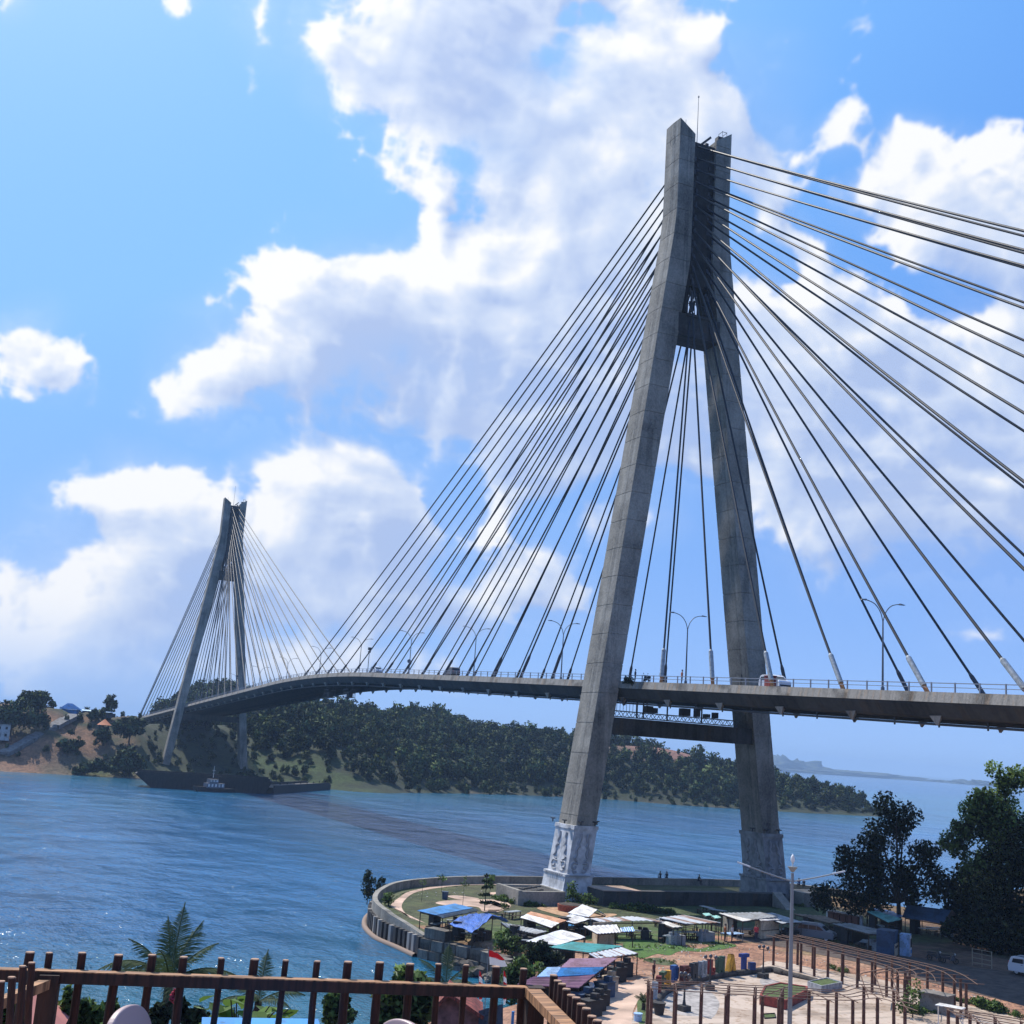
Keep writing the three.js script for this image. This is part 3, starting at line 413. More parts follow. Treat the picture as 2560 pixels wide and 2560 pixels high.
// ───────────── survey windows and small helpers ─────────────
const G = 4;
const Wd = (x0, y0, k) => (a, b, h) => at(x0 + a * k, y0 + b * k, h);
const low = (f) => (a, b, h) => f(a, b, h > 5.45 ? G + (h - G) * 0.8 : h);      // stall roofs stand about two metres high
const z1 = low(Wd(1240, 2100, 0.3416)), z2 = Wd(1900, 1900, 0.3416), z2s = low(z2), z3 = Wd(860, 2140, 0.33126), z5 = Wd(1780, 1940, 0.18637), z6 = low(Wd(1780, 2240, 0.26915)), z7 = low(Wd(1020, 2200, 0.24845)), zs = low(Wd(1480, 2220, 0.21739)), q1 = Wd(1600, 2360, 0.18634), q2 = Wd(1900, 2340, 0.18634), q3 = Wd(2200, 2300, 0.18634);
function wthing(name, label, category, pos, group) { const o = thing(name, label, category, pos, 0, group); o._w = o.position.clone(); return o; }
const build0 = MB.prototype.build;
MB.prototype.build = function (name, m, parent, uvmode) { const o = build0.call(this, name, m, parent, uvmode); if (parent?._w) { o.geometry.translate(-parent._w.x, -parent._w.y, -parent._w.z); o._w = parent._w; } return o; };
function one(mb, name, material, label, category, group) { const g = mb.geo(); g.computeBoundingBox(); const b = g.boundingBox, p = V((b.min.x + b.max.x) / 2, b.min.y, (b.min.z + b.max.z) / 2); g.translate(-p.x, -p.y, -p.z); const m = new THREE.Mesh(g, material); m.name = numbered(name); m.position.copy(p); m.castShadow = m.receiveShadow = true; scene.add(m); return tag(m, label, category, group); }
const onPlane = (x, y, base) => { const n = V(base.x - CAM.x, 0, base.z - CAM.z).normalize(), d = ray(x, y), t = base.clone().sub(CAM).dot(n) / d.dot(n); return CAM.clone().addScaledVector(d, t); };
function hit(x, y, H, t0 = 20) { const d = ray(x, y), p = V(); for (let t = t0; t < 900; t += 1) { p.copy(CAM).addScaledVector(d, t); if (p.y < H(p.x, p.z)) return p; } return p; }

// ───────────── near shore ─────────────
const RING = [[29.2, 46], [24.5, 46.3], [20.5, 46.7], [17.3, 46.5], [11.8, 45.5], [6.3, 43.6], [0.9, 40.9], [-3.9, 37.8], [-7, 34.6], [-9.8, 30.1], [-11.9, 25.4], [-13.2, 18.9], [-13.6, 12], [-14.3, 5], [-14.6, -7], [-14.9, -20], [-12.6, -27.8], [-7.6, -31.5], [0, -35]];
const LAND = [...RING, [14, -42], [32, -52], [60, -66], [110, -90], [215, -110], [215, 170], [78, 170], [66, 118], [62, 96], [59, 80], [57, 68], [54, 57], [48, 48], [40, 42.2], [36, 43], [33, 44.4], [30.6, 45.4]];
function sdLand(x, z) { let d = 1e9, inside = false; for (let i = 0, j = LAND.length - 1; i < LAND.length; j = i++) { const [ax, az] = LAND[j], [bx, bz] = LAND[i], ex = bx - ax, ez = bz - az, t = clamp(((x - ax) * ex + (z - az) * ez) / (ex * ex + ez * ez)); d = min(d, hypot(x - ax - ex * t, z - az - ez * t)); if ((az > z) !== (bz > z) && x < (bx - ax) * (z - az) / (bz - az) + ax) inside = !inside; } return inside ? d : -d; }
function nearH(x, z) {
  const s = sdLand(x, z), D = hypot(x - CAM.x, z - CAM.z);
  let h = lerp(0.2, G, ss(0.15, 1.0, s)); if (x > 29.5 && z > 30) h = lerp(0.2, G, ss(0.5, 2.6, s)); if (x > 42.5 && z > 38) h = lerp(0.4, G, ss(-2, 9, s));
  const hill = 17.6 - 0.285 * max(0, D - 9.5) + 0.6 * fbm2(x * 0.08, z * 0.08, 256, 3, 4); h = max(h, min(hill, D < 11 ? 17.6 : 99));
  { const e = 1 - hypot((x - 33) / 22, (z + 36) / 13); if (e > 0) h = max(h, G + 6.5 * ss(0, 1, e)); }
  return s < -3 ? min(h, 0.2) : h;
}
M.soil = landMat;
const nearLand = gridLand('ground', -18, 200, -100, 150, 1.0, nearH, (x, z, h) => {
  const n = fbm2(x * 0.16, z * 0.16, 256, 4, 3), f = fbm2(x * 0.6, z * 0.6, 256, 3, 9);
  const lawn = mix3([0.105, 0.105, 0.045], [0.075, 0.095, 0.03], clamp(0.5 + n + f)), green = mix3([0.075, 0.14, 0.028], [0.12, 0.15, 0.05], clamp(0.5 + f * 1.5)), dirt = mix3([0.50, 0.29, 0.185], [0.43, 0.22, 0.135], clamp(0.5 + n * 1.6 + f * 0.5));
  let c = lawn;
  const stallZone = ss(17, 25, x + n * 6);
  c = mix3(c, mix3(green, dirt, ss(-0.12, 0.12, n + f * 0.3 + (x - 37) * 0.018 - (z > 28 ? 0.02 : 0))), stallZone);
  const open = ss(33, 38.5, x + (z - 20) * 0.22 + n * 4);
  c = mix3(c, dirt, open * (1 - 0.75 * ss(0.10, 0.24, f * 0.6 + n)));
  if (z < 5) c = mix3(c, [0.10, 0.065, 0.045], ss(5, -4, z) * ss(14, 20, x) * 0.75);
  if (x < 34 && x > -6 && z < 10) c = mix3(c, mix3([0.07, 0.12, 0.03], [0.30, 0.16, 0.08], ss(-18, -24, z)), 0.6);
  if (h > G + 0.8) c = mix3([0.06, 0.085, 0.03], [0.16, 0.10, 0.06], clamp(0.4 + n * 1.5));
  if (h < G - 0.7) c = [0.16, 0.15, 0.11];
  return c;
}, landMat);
tag(nearLand, 'grass and orange earth of the near shore with the round islet', 'ground', null, 'structure');
M.pathTan = mat('tan_paving', [0.66, 0.46, 0.34], 0.9, { map: sized(T.grain, 23), bumpMap: sized(T.grainBump, 1.5), bumpScale: 0.01 });
M.pathOrange = mat('orange_paving', [0.55, 0.33, 0.18], 0.9, { map: sized(T.grain, 5) });
M.plaza = mat('plaza_concrete', [0.50, 0.40, 0.32], 0.92, { map: sized(T.dirt, 15), bumpMap: sized(T.grainBump, 2), bumpScale: 0.01 });
M.plazaGrey = mat('washed_concrete', [0.46, 0.42, 0.39], 0.9, { map: sized(T.grain, 4) });
M.turf = mat('turf', [0.11, 0.16, 0.045], 0.95, { map: sized(T.grain, 1.6), bumpMap: sized(T.grainBump, 0.7), bumpScale: 0.03 });
M.grass = mat('bright_grass', [0.10, 0.20, 0.035], 0.95, { map: sized(T.grain, 3.1), bumpMap: sized(T.grainBump, 0.9), bumpScale: 0.05 });
M.lawnWorn = mat('worn_lawn', [0.10, 0.115, 0.045], 0.95, { map: sized(T.grain, 6) });
function pave(name, pts, y, material, curved = true) {
  const s = new THREE.Shape(); const P = curved ? new THREE.CatmullRomCurve3(pts.map((p) => V(p.x, 0, p.z)), true, 'catmullrom', 0.5).getPoints(pts.length * 6).slice(0, -1) : pts;
  P.forEach((p, i) => i ? s.lineTo(p.x, -p.z) : s.moveTo(p.x, -p.z)); const g = new THREE.ShapeGeometry(s); g.rotateX(-PI / 2); g.translate(0, y, 0);
  const mb = new MB().add(g), m = mb.build(name, material); return tag(m, null, null, null, 'structure');
}
const band = (outer, inner) => [...outer, ...inner.slice().reverse()];
pave('garden_path', band([[640, 520], [500, 466], [380, 397], [355, 368], [420, 312], [500, 268], [700, 228], [950, 212], [1500, 208]].map(([a, b]) => z3(a, b, G)), [[650, 550], [505, 470], [436, 390], [470, 322], [560, 270], [760, 236], [960, 221], [1500, 218]].map(([a, b]) => z3(a, b, G))), G + 0.03, M.pathTan);
pave('paving_patch', [[690, 355], [800, 335], [1000, 330], [1180, 335], [1250, 365], [1250, 385], [1160, 418], [1050, 420], [1000, 385], [800, 378]].map(([a, b]) => z3(a, b, G)), G + 0.03, M.pathTan);
pave('paving_patch', [[780, 305], [860, 300], [1010, 320], [990, 330], [860, 328]].map(([a, b]) => z3(a, b, G)), G + 0.034, M.pathTan);
pave('paving_patch', [[1085, 285], [1120, 275], [1225, 275], [1225, 305], [1130, 300]].map(([a, b]) => z3(a, b, G)), G + 0.03, M.pathTan);
pave('paving_patch', [[300, 500], [380, 488], [480, 490], [620, 520], [700, 540], [850, 540], [880, 552], [760, 575], [560, 570], [380, 530]].map(([a, b]) => z1(a, b, G)), G + 0.03, M.pathOrange);
pave('paving_patch', [[-10, 455], [40, 470], [110, 485], [60, 510], [0, 530], [-60, 520]].map(([a, b]) => z1(a, b, G)), G + 0.03, M.pathTan);
pave('paving_patch', [[1070, 525], [1110, 505], [1160, 510], [1150, 530]].map(([a, b]) => z1(a, b, G)), G + 0.03, M.pathOrange);
pave('footpath', [[700, 1400], [720, 1290], [770, 1190], [850, 1090], [930, 1050], [1000, 1038], [1060, 1010], [1130, 1000], [1150, 1040], [1105, 1110], [1040, 1180], [1000, 1270], [985, 1400]].map(([a, b]) => z1(a, b, G)), G + 0.03, M.pathTan);
pave('plaza', [...[[985, 1420], [1010, 1270], [1060, 1190], [1130, 1130], [1190, 1110], [1260, 1080], [1340, 1045], [1450, 1018], [1600, 985], [1720, 968], [1900, 940], [1932, 930]].map(([a, b]) => z1(a, b, G)), ...[[60, 1475], [220, 1490], [420, 1530], [680, 1570], [900, 1612], [1200, 1690], [1500, 1790], [2050, 1940]].map(([a, b]) => z2(a, b, G)), V(90, 0, 14), V(98, 0, 40), V(84, 0, 55)], G + 0.035, M.plaza);
pave('grass_patch', [[930, 760], [1000, 735], [1100, 742], [1200, 770], [1300, 762], [1400, 785], [1500, 795], [1600, 770], [1700, 758], [1760, 775], [1660, 800], [1520, 818], [1350, 815], [1270, 845], [1180, 835], [1080, 865], [1010, 850], [950, 820]].map(([a, b]) => z1(a, b, G)), G + 0.02, M.grass);
pave('grass_patch', [[1080, 875], [1180, 862], [1250, 880], [1320, 905], [1270, 920], [1160, 905]].map(([a, b]) => z1(a, b, G)), G + 0.02, M.lawnWorn);
pave('worn_concrete', [[350, 700], [520, 640], [760, 590], [930, 640], [1060, 780], [1040, 900], [960, 1000], [800, 980], [560, 960], [370, 880]].map(([a, b]) => q1(a, b, G)), G + 0.041, M.plazaGrey);
pave('worn_concrete', [[0, 590], [100, 570], [190, 600], [280, 640], [180, 660], [30, 660]].map(([a, b]) => q2(a, b, G)), G + 0.041, M.plazaGrey);
pave('road', [...[[-200, 1300], [0, 1345], [250, 1385], [470, 1432], [800, 1500], [1050, 1570], [1290, 1640], [1600, 1715], [2050, 1830], [2300, 1900]].map(([a, b]) => z2(a, b, G)), ...[[2300, 1640], [1932, 1562], [1600, 1525], [1330, 1480], [1100, 1440], [700, 1370], [380, 1310], [100, 1262], [-150, 1225]].map(([a, b]) => z2(a, b, G))], G + 0.025, M.asphalt);

// sea wall round the islet
{
  const w = wthing('sea_wall', 'curved grey concrete sea wall round the islet with dark steel piles', 'sea wall', [0, WL, 20]);
  const curve = new THREE.CatmullRomCurve3(RING.map(([x, z]) => V(x, 0, z))), P = curve.getSpacedPoints(150), b = new MB();
  const top = (i) => i < 12 ? 4.1 + i * 0.07 : 5;
  for (let i = 0; i < P.length - 1; i++) {
    const n = (k) => { const a = P[max(0, k - 1)], c = P[min(P.length - 1, k + 1)]; return V(c.z - a.z, 0, -(c.x - a.x)).normalize(); };
    const sec = (k) => { const q = P[k], m = n(k), y = top(k), f = (o, h) => V(q.x + m.x * o, h, q.z + m.z * o); return [f(0.28, 3.3), f(0.28, y), f(-0.28, y), f(-0.28, 3.3)]; };
    b.hull(sec(i).reverse(), sec(i + 1).reverse(), i === 0 || i === P.length - 2);
  }
  b.build('parapet', M.concrete, w);
  const ft = new MB(); for (let i = 0; i < P.length - 1; i++) { const sec = (k) => { const a = P[max(0, k - 1)], c = P[min(P.length - 1, k + 1)], m = V(c.z - a.z, 0, -(c.x - a.x)).normalize(), sg = V(P[k].x - 28, 0, P[k].z - 30).dot(m) > 0 ? 1 : -1, f = (o, h) => V(P[k].x + m.x * o * sg, h, P[k].z + m.z * o * sg); return [f(0.05, 1), f(0.05, 3.9), f(-0.27, 3.9), f(-0.29, G + 0.012), f(-1.6, G + 0.012), f(-1.6, 1)]; }; ft.hull(sec(i), sec(i + 1), i === 0 || i === P.length - 2); } ft.build('footing', M.lawnWorn, w);
  // sheet piles: alternate pans in and out
  const pileMat = mat('rusted_sheet_pile', [0.045, 0.042, 0.043], 0.7, { map: sized(T.bark, 2) }), pale = mat('barnacled_pile', [0.26, 0.245, 0.225], 0.85);
  const Q = curve.getSpacedPoints(420);
  for (let k = 0; k < 170; k += 2) { const a = Q[k], c = Q[k + 1], e = Q[k + 2], n = V(e.z - a.z, 0, -(e.x - a.x)).normalize(), out = k % 4 ? 0.05 : 0.42, p = new MB(), f = (q, o, y) => V(q.x + n.x * o, y, q.z + n.z * o); const s = V(c.x - 28, 0, c.z - 30).dot(n) > 0 ? 1 : -1;
    p.hull([f(a, s * (out + 0.28), 0), f(e, s * (out + 0.28), 0), f(e, s * (out - 0.2), 0), f(a, s * (out - 0.2), 0)], [f(a, s * (out + 0.28), 3.95), f(e, s * (out + 0.28), 3.95), f(e, s * (out - 0.2), 3.95), f(a, s * (out - 0.2), 3.95)]); p.build('sheet_pile', k % 20 === 4 || k % 28 === 8 ? pale : pileMat, w); }
  const kb = new MB(); const kp = Q.slice(0, 190).map((q, i) => { const a = Q[max(0, i - 1)], e = Q[i + 1], n = V(e.z - a.z, 0, -(e.x - a.x)).normalize(); const s = V(q.x - 28, 0, q.z - 30).dot(n) > 0 ? 1 : -1; return V(q.x + n.x * s * 0.95, WL + 0.05, q.z + n.z * s * 0.95); }).filter((_, i) => i % 5 === 0); kb.tube(kp, 0.32, 6, 90); kb.build('foot_beam', mat('foot_beam', [0.24, 0.17, 0.13], 0.9), w);
}
// wall of cut stone blocks where the piles end
{
  const w = wthing('stone_block_wall', 'broken wall of large grey stone blocks at the water edge', 'stone wall', [33, WL, 44]), r = rng(5), line = [[29.9, 45.9], [31.2, 45.4], [32.6, 44.6], [34.1, 43.8], [35.6, 43.1], [37.2, 42.6], [38.8, 42.3], [40.4, 42.6], [42, 43.6]];
  const sm_ = [mat('grey_stone', [0.27, 0.25, 0.22], 0.95, { map: sized(T.concrete, 5), bumpMap: sized(T.concreteBump, 2), bumpScale: 0.04 }), mat('brown_stone', [0.22, 0.195, 0.165], 0.95, { map: sized(T.dirtyConcrete, 6), bumpMap: sized(T.concreteBump, 2), bumpScale: 0.04 })];
  line.forEach(([x, z], i) => { const rows = i < 2 ? 3 : 2; for (let k = 0; k < rows; k++) { const b = new MB(); const h = 0.98; b.box(x + (r() - 0.5) * 0.2 - k * 0.05, WL - 0.15 + h * (k + 0.5), z + (r() - 0.5) * 0.25 - k * 0.22, 1.34, h - 0.05, 1.3, 0.45 + (r() - 0.5) * 0.16, 0, (r() - 0.5) * 0.05); b.build('block', sm_[(i + k) % 2], w); } });
  for (let i = 0; i < 16; i++) { const b = new MB(), g = new THREE.DodecahedronGeometry(0.3 + r() * 0.4, 0); g.scale(1.3, 0.7, 1); g.rotateY(r() * 6); b.add(g, new THREE.Matrix4().makeTranslation(31 + r() * 11, WL + 0.1 + r() * 0.5, 44.6 - r() * 2 + (i % 3) * 0.6)); b.build('rubble_stone', sm_[i % 2], w); }
  const s = new MB(); s.bar(V(33.4, WL + 0.12, 45.6), V(37.9, WL + 0.16, 43.9), 0.3, 0.22); s.build('fallen_beam', sm_[0], w); const s2 = new MB(); s2.bar(V(39.2, WL + 0.12, 43.9), V(41.6, WL + 0.16, 44.7), 0.28, 0.2); s2.build('fallen_beam', sm_[0], w);
}
// pile caps between and beside the pylon legs
{
  const w = wthing('pile_cap_platform', 'long low grey concrete pile cap between the near pylon legs', 'concrete platform', [0, G, 0]);
  const a = new MB(); a.box(4.9, 4.8, 11.5, 5.0, 1.9, 5.6).box(6.0, 4.78, 5.0, 1.3, 1.86, 7.4).box(5.4, 4.75, -6.6, 1.4, 1.8, 15.8); a.build('cap_wall', M.darkConcrete, w);
  const t = new MB(); t.box(4.9, 5.8, 11.5, 4.8, 0.12, 5.4); t.build('cap_lid', M.pathTan, w);
  const l = new MB(); l.box(4.6, 4.8, 26.0, 6.6, 1.9, 0.5).box(7.7, 4.75, 23, 0.5, 1.8, 5.5).box(1.6, 4.75, 23, 0.5, 1.8, 5.5).box(4.6, 4.75, 20.1, 6.6, 1.8, 0.4); l.build('open_cap_box', M.concrete, w);
  const d = new MB(); d.box(4.6, 5.35, 23, 5.8, 0.2, 5.4); for (let k = 0; k < 9; k++) d.box(2.4 + k * 0.55, 5.52, 21.5 + (k * 37 % 30) / 10, 0.7, 0.16, 0.5, k); d.build('rubble_fill', M.darkConcrete, w);
  const r = new MB(); r.box(4.2, 4.85, -19.6, 4.4, 1.9, 4.4); r.build('cap_end', M.concrete, w);
  const s = new MB(); s.hull([V(6.3, G - 0.1, -12.2), V(9.6, G - 0.1, -12.2), V(6.3, 5.9, -12.2)], [V(6.3, G - 0.1, -13.6), V(9.6, G - 0.1, -13.6), V(6.3, 5.9, -13.6)]); s.build('sloping_buttress', M.concrete, w);
}

// ───────────── plants of the near shore ─────────────
function plant(name, label, category, base, blobs, o = {}) {      // blobs in metres relative to the base
  const t = thing(name, label, category, base, 0, o.group), g = leafCloud(blobs, o.n ?? 500, o.leaf ?? 0.16, o.seed ?? 1, o), m = new THREE.Mesh(g, o.mat ?? M.leafMid); m.name = 'crown'; m.castShadow = m.receiveShadow = true;
  const b = new MB(), h = o.trunkH ?? 0.5 * (blobs[0][1]), tr = o.trunk ?? 0.06, lean = o.lean ?? [0, 0];
  const top = V(lean[0], h, lean[1]); b.cyl(V(0, -0.3, 0), top, tr, tr * 0.7, 8); for (const q of blobs.slice(0, o.limbs ?? 6)) { const e = V(q[0], q[1], q[2]), mid = top.clone().lerp(e, 0.5).add(V(0, 0.08 * h, 0)); b.cyl(top, mid, tr * 0.6, tr * 0.42, 6); b.cyl(mid, e, tr * 0.42, tr * 0.15, 6); }
  b.build('trunk', o.bark ?? M.bark, t); t.add(m); return t;
}
const fromPx = (base, list) => list.map(([x, y, r, sq]) => { const p = onPlane(x * 1.325, y * 1.325, base), d = base.distanceTo(CAM); return [p.x - base.x, p.y - base.y, p.z - base.z, r * 1.325 * d / FOC, sq ?? 1]; });
M.leafTall = leafMat('sunlit_leaves', [0.17, 0.26, 0.075], 0.5);
{ // the two dark leafy trees by the water and the tall trees at the right edge
  const b1 = V(24.7, G, -17.3);
  plant('tree', 'dark leafy tree with a forked trunk standing over the stalls by the water', 'tree', b1, fromPx(b1, [[1690, 1540, 42], [1672, 1580, 34], [1712, 1575, 30], [1640, 1610, 34], [1600, 1628, 40, 0.8], [1690, 1640, 48], [1575, 1690, 34, 0.8], [1620, 1690, 42, 0.8], [1660, 1690, 36], [1718, 1668, 28], [1745, 1615, 26], [1765, 1600, 20], [1752, 1650, 30], [1770, 1685, 24], [1728, 1705, 24], [1640, 1650, 42]]).map((b) => (b[0] += ((b[1] * 7.3) % 2) - 1, b[2] += ((b[1] * 3.1) % 2) - 1, b)), { n: 16000, leaf: 0.21, seed: 3, mat: M.leafDark, trunk: 0.34, trunkH: 3.2, limbs: 14, lean: [0.3, 0.4], lumps: 8 });
  const b2 = V(38, G + 1, -24), b3 = V(50, G + 1, -27);
  plant('tree', 'tall light green tree at the right edge above the road', 'tree', b2, fromPx(b2, [[1893, 1470, 30], [1868, 1515, 40], [1845, 1545, 38], [1905, 1525, 42], [1832, 1600, 32], [1870, 1580, 46], [1920, 1580, 50], [1895, 1640, 44], [1845, 1640, 34], [1795, 1545, 14], [1790, 1560, 12], [1818, 1570, 20], [1925, 1470, 26]]).map((b) => (b[0] += ((b[1] * 7.3) % 3) - 1.5, b[2] += ((b[1] * 3.1) % 3) - 1.5, b)), { n: 17000, leaf: 0.21, seed: 5, mat: M.leafTall, trunk: 0.4, trunkH: 6, limbs: 10, lumps: 10 });
  plant('tree', 'dense dark green tree leaning over the parked white car', 'tree', b3, fromPx(b3, [[1915, 1640, 60], [1890, 1690, 50], [1950, 1700, 80], [1850, 1690, 40], [1960, 1600, 60], [1925, 1750, 40]]), { n: 11000, leaf: 0.22, seed: 6, mat: M.leafDark, trunk: 0.35, trunkH: 5, limbs: 6, lumps: 10 });
  const b4 = V(36, G + 2, -25.5);
  plant('bush', 'dark bushy bank growing behind the blue hip roof', 'bush', b4, fromPx(b4, [[1830, 1650, 30], [1812, 1685, 32], [1840, 1720, 42], [1880, 1740, 44], [1920, 1745, 40], [1800, 1720, 22], [1860, 1690, 40]]), { n: 5000, leaf: 0.32, seed: 7, mat: M.leafDark, trunk: 0.2, trunkH: 1, limbs: 7, lumps: 9 });
  { const b5 = V(41, G, -17); plant('bush', 'dark hedge of bushes behind the pale metal gate and motorbikes', 'bush', b5, fromPx(b5, [[1790, 1752, 16], [1815, 1752, 24], [1842, 1762, 26], [1872, 1770, 28], [1902, 1778, 30], [1935, 1785, 30], [1960, 1770, 40], [1850, 1735, 30], [1900, 1750, 34]]), { n: 7000, leaf: 0.24, seed: 57, mat: M.leafDark, trunk: 0.1, trunkH: 0.6, limbs: 4, lumps: 9 }); }
  const r = rng(31);
  const gp2 = (a, b) => { const p = z1(a, b, G); return V(p.x, G, p.z); };
  // weeds at the foot of the pile caps and along the paving: nobody could count them
  { const list = []; const strip = (p, q, n, w, s) => { for (let i = 0; i < n; i++) { const t = r(); list.push([lerp(p.x, q.x, t) + (r() - 0.5) * w, lerp(p.z, q.z, t) + (r() - 0.5) * w, s * (0.5 + r())]); } };
    strip(gp2(10, 440), gp2(170, 470), 60, 1.4, 0.8); strip(gp2(180, 480), gp2(330, 490), 40, 1.2, 0.7); strip(gp2(860, 500), gp2(1280, 540), 110, 2.2, 0.7); strip(gp2(1000, 520), gp2(1280, 545), 50, 1.6, 0.9); strip(z5(1280, 1740, G), z5(1420, 1740, G), 24, 1.4, 0.9); strip(z5(1000, 1740, G), z5(1300, 1760, G), 14, 1.0, 0.5);
    strip(q2(930, 440, G), q2(1160, 500, G), 24, 0.6, 0.45); strip(q3(780, 1040, G), q3(1240, 1130, G), 60, 0.7, 0.4); strip(q3(1240, 1130, G), q3(1560, 1240, G), 70, 1.0, 0.8); strip(q3(1560, 1240, G), q3(1900, 1320, G), 30, 0.8, 0.45); strip(z1(1000, 870, G), z1(1300, 905, G), 50, 1.8, 0.22); strip(z1(1000, 790, G), z1(1700, 770, G), 90, 2.4, 0.22); strip(q3(420, 1260, G), q3(900, 1180, G), 60, 1.8, 0.6);
    strip(z1(80, 800, G), z1(260, 830, G), 30, 2, 0.6); strip(z1(-140, 690, G), z1(60, 720, G), 30, 1.4, 0.6);
    const g = leafCloud([[0, 0.3, 0, 0.5, 0.8]], 60, 0.12, 44, { lumps: 6 }), im = new THREE.InstancedMesh(g, M.leafMid, list.length), m4 = new THREE.Matrix4(); list.forEach(([x, z, s], i) => { m4.compose(V(x, G, z), new THREE.Quaternion().setFromAxisAngle(V(0, 1, 0), r() * 6), V(s, s * (0.7 + 0.6 * r()), s)); im.setMatrixAt(i, m4); const t = 0.7 + 0.8 * r(); im.setColorAt(i, new THREE.Color().setRGB(t, t * 1.05, t * 0.9)); }); im.name = 'weeds'; im.castShadow = im.receiveShadow = true; scene.add(im); tag(im, 'tufts of green weeds round the pile caps and paving edges', 'weeds', null, 'stuff'); }
  { const list = []; const scatter = (p, q, n, w) => { for (let i = 0; i < n; i++) { const t = r(); list.push([lerp(p.x, q.x, t) + (r() - 0.5) * w, lerp(p.z, q.z, t) + (r() - 0.5) * w]); } }; scatter(gp2(1000, 800), gp2(1750, 770), 60, 4); scatter(gp2(1050, 900), gp2(1900, 800), 60, 5); scatter(z3(560, 300, G), z3(1000, 260, G), 26, 5); scatter(q2(100, 200, G), q3(1700, 1150, G), 60, 3); scatter(gp2(1050, 990), gp2(1400, 930), 25, 2); const im = new THREE.InstancedMesh(new THREE.TetrahedronGeometry(0.09), mat('litter', [0.6, 0.58, 0.55], 0.8), list.length), m4 = new THREE.Matrix4(); list.forEach(([x, z], i) => { m4.compose(V(x, G + 0.05, z), new THREE.Quaternion().setFromEuler(new THREE.Euler(r() * 6, r() * 6, 0)), V(0.6 + r() * 1.6, 0.5, 0.6 + r())); im.setMatrixAt(i, m4); im.setColorAt(i, new THREE.Color().setHSL(r(), 0.15, 0.5 + 0.4 * r())); }); im.name = 'litter'; im.castShadow = im.receiveShadow = true; scene.add(im); tag(im, 'pale scraps of litter strewn over the earth and grass', 'litter', null, 'stuff'); }
  // named shrubs
  const S = (label, p, blobs, o) => plant(o?.name ?? 'shrub', label, o?.name === 'tree' ? 'tree' : 'shrub', p, blobs, o);
  S('round green shrub in the red planter at the left leg of the pylon', gp2(560, 480), [[0, 1.2, 0, 1.1, 0.8], [0.8, 0.9, -0.9, 1.0, 0.7], [-0.2, 2.1, 0.1, 0.8], [1.0, 0.8, -2.2, 0.9, 0.7], [0.6, 0.9, -1.6, 0.9, 0.8]], { n: 900, leaf: 0.17, seed: 11 });
  S('pine-like sapling with layered branches between the tan paving patches', z3(1060, 415, G), [[0, 1.0, 0, 1.0, 0.22], [0, 1.8, 0, 0.85, 0.22], [0.1, 2.6, 0, 0.7, 0.25], [0, 3.3, 0, 0.5, 0.3], [0, 3.9, 0, 0.3, 0.6]], { n: 700, leaf: 0.14, seed: 12, mat: M.leafDark, trunk: 0.06, trunkH: 3.6, lumps: 7 });
  S('thin bare sapling in the lawn behind the blue flat roof', z3(895, 385, G), [[0.1, 2.6, 0, 0.6, 0.6], [-0.2, 3.2, 0, 0.4]], { n: 60, leaf: 0.1, seed: 13, trunk: 0.03, trunkH: 2.2, name: 'sapling' });
  S('small sapling in the lawn nearest the piled sea wall', z3(585, 345, G), [[0, 2.2, 0, 0.6, 0.7]], { n: 50, leaf: 0.1, seed: 14, trunk: 0.03, trunkH: 1.6, name: 'sapling' });
  S('sparse sapling by the curved path at the back of the lawn', z3(735, 275, G), [[0, 1.8, 0, 0.7, 0.6], [0.3, 2.1, 0.1, 0.5]], { n: 110, leaf: 0.12, seed: 15, trunk: 0.03, trunkH: 1.2, name: 'sapling', mat: M.leafLight });
  S('bushy young tree left of the open concrete box', z3(1100, 290, G), [[0, 1.5, 0, 0.8], [0.3, 2.2, 0, 0.6]], { n: 260, leaf: 0.14, seed: 16, trunk: 0.04 });
  S('shrub on the lawn just right of the pine-like sapling', z3(1205, 440, G), [[0, 1.0, 0, 0.6], [0, 1.5, 0, 0.4]], { n: 140, leaf: 0.13, seed: 17, trunk: 0.03 });
  S('dark conifer standing outside the sea wall at its back left bend', V(0.2, 3.2, 42.6), [[0, 1.6, 0, 1.2], [0.2, 2.6, 0, 0.9], [-0.2, 3.3, 0, 0.5], [0.5, 0.8, -0.4, 1.0]], { n: 900, leaf: 0.16, seed: 18, mat: M.leafDark });
  S('small dark bush beside the conifer outside the sea wall', V(-2.8, 3.4, 40.0), [[0, 1.2, 0, 0.8], [0.1, 1.9, 0, 0.5]], { n: 420, leaf: 0.15, seed: 19, mat: M.leafDark });
  S('low green bush inside the sea wall at the start of the path', z3(335, 375, G), [[0, 0.7, 0, 0.8], [0.4, 1.0, 0.3, 0.6]], { n: 400, leaf: 0.14, seed: 20 });
  S('light green bush below the bright blue tarp at the stone wall', V(37.0, 3.4, 41.0), [[0, 1.2, 0, 1.2], [0.7, 1.6, -0.2, 0.9], [-0.5, 1.8, 0, 0.8]], { n: 900, leaf: 0.16, seed: 21 });
  S('small round bush right of the bush below the blue tarp', V(40.6, 3.8, 38.5), [[0, 0.9, 0, 0.9], [0.3, 1.4, 0, 0.6]], { n: 420, leaf: 0.15, seed: 22 });
  { const b = V(51, 4, 47); S('large mixed green thicket between the flag and the purple roof', b, fromPx(b, [[960, 1845, 22], [985, 1830, 24], [1010, 1850, 26], [970, 1870, 24], [1000, 1875, 26]]), { n: 3600, leaf: 0.17, seed: 23, mat: M.leafMid, limbs: 5, trunkH: 1 }); }
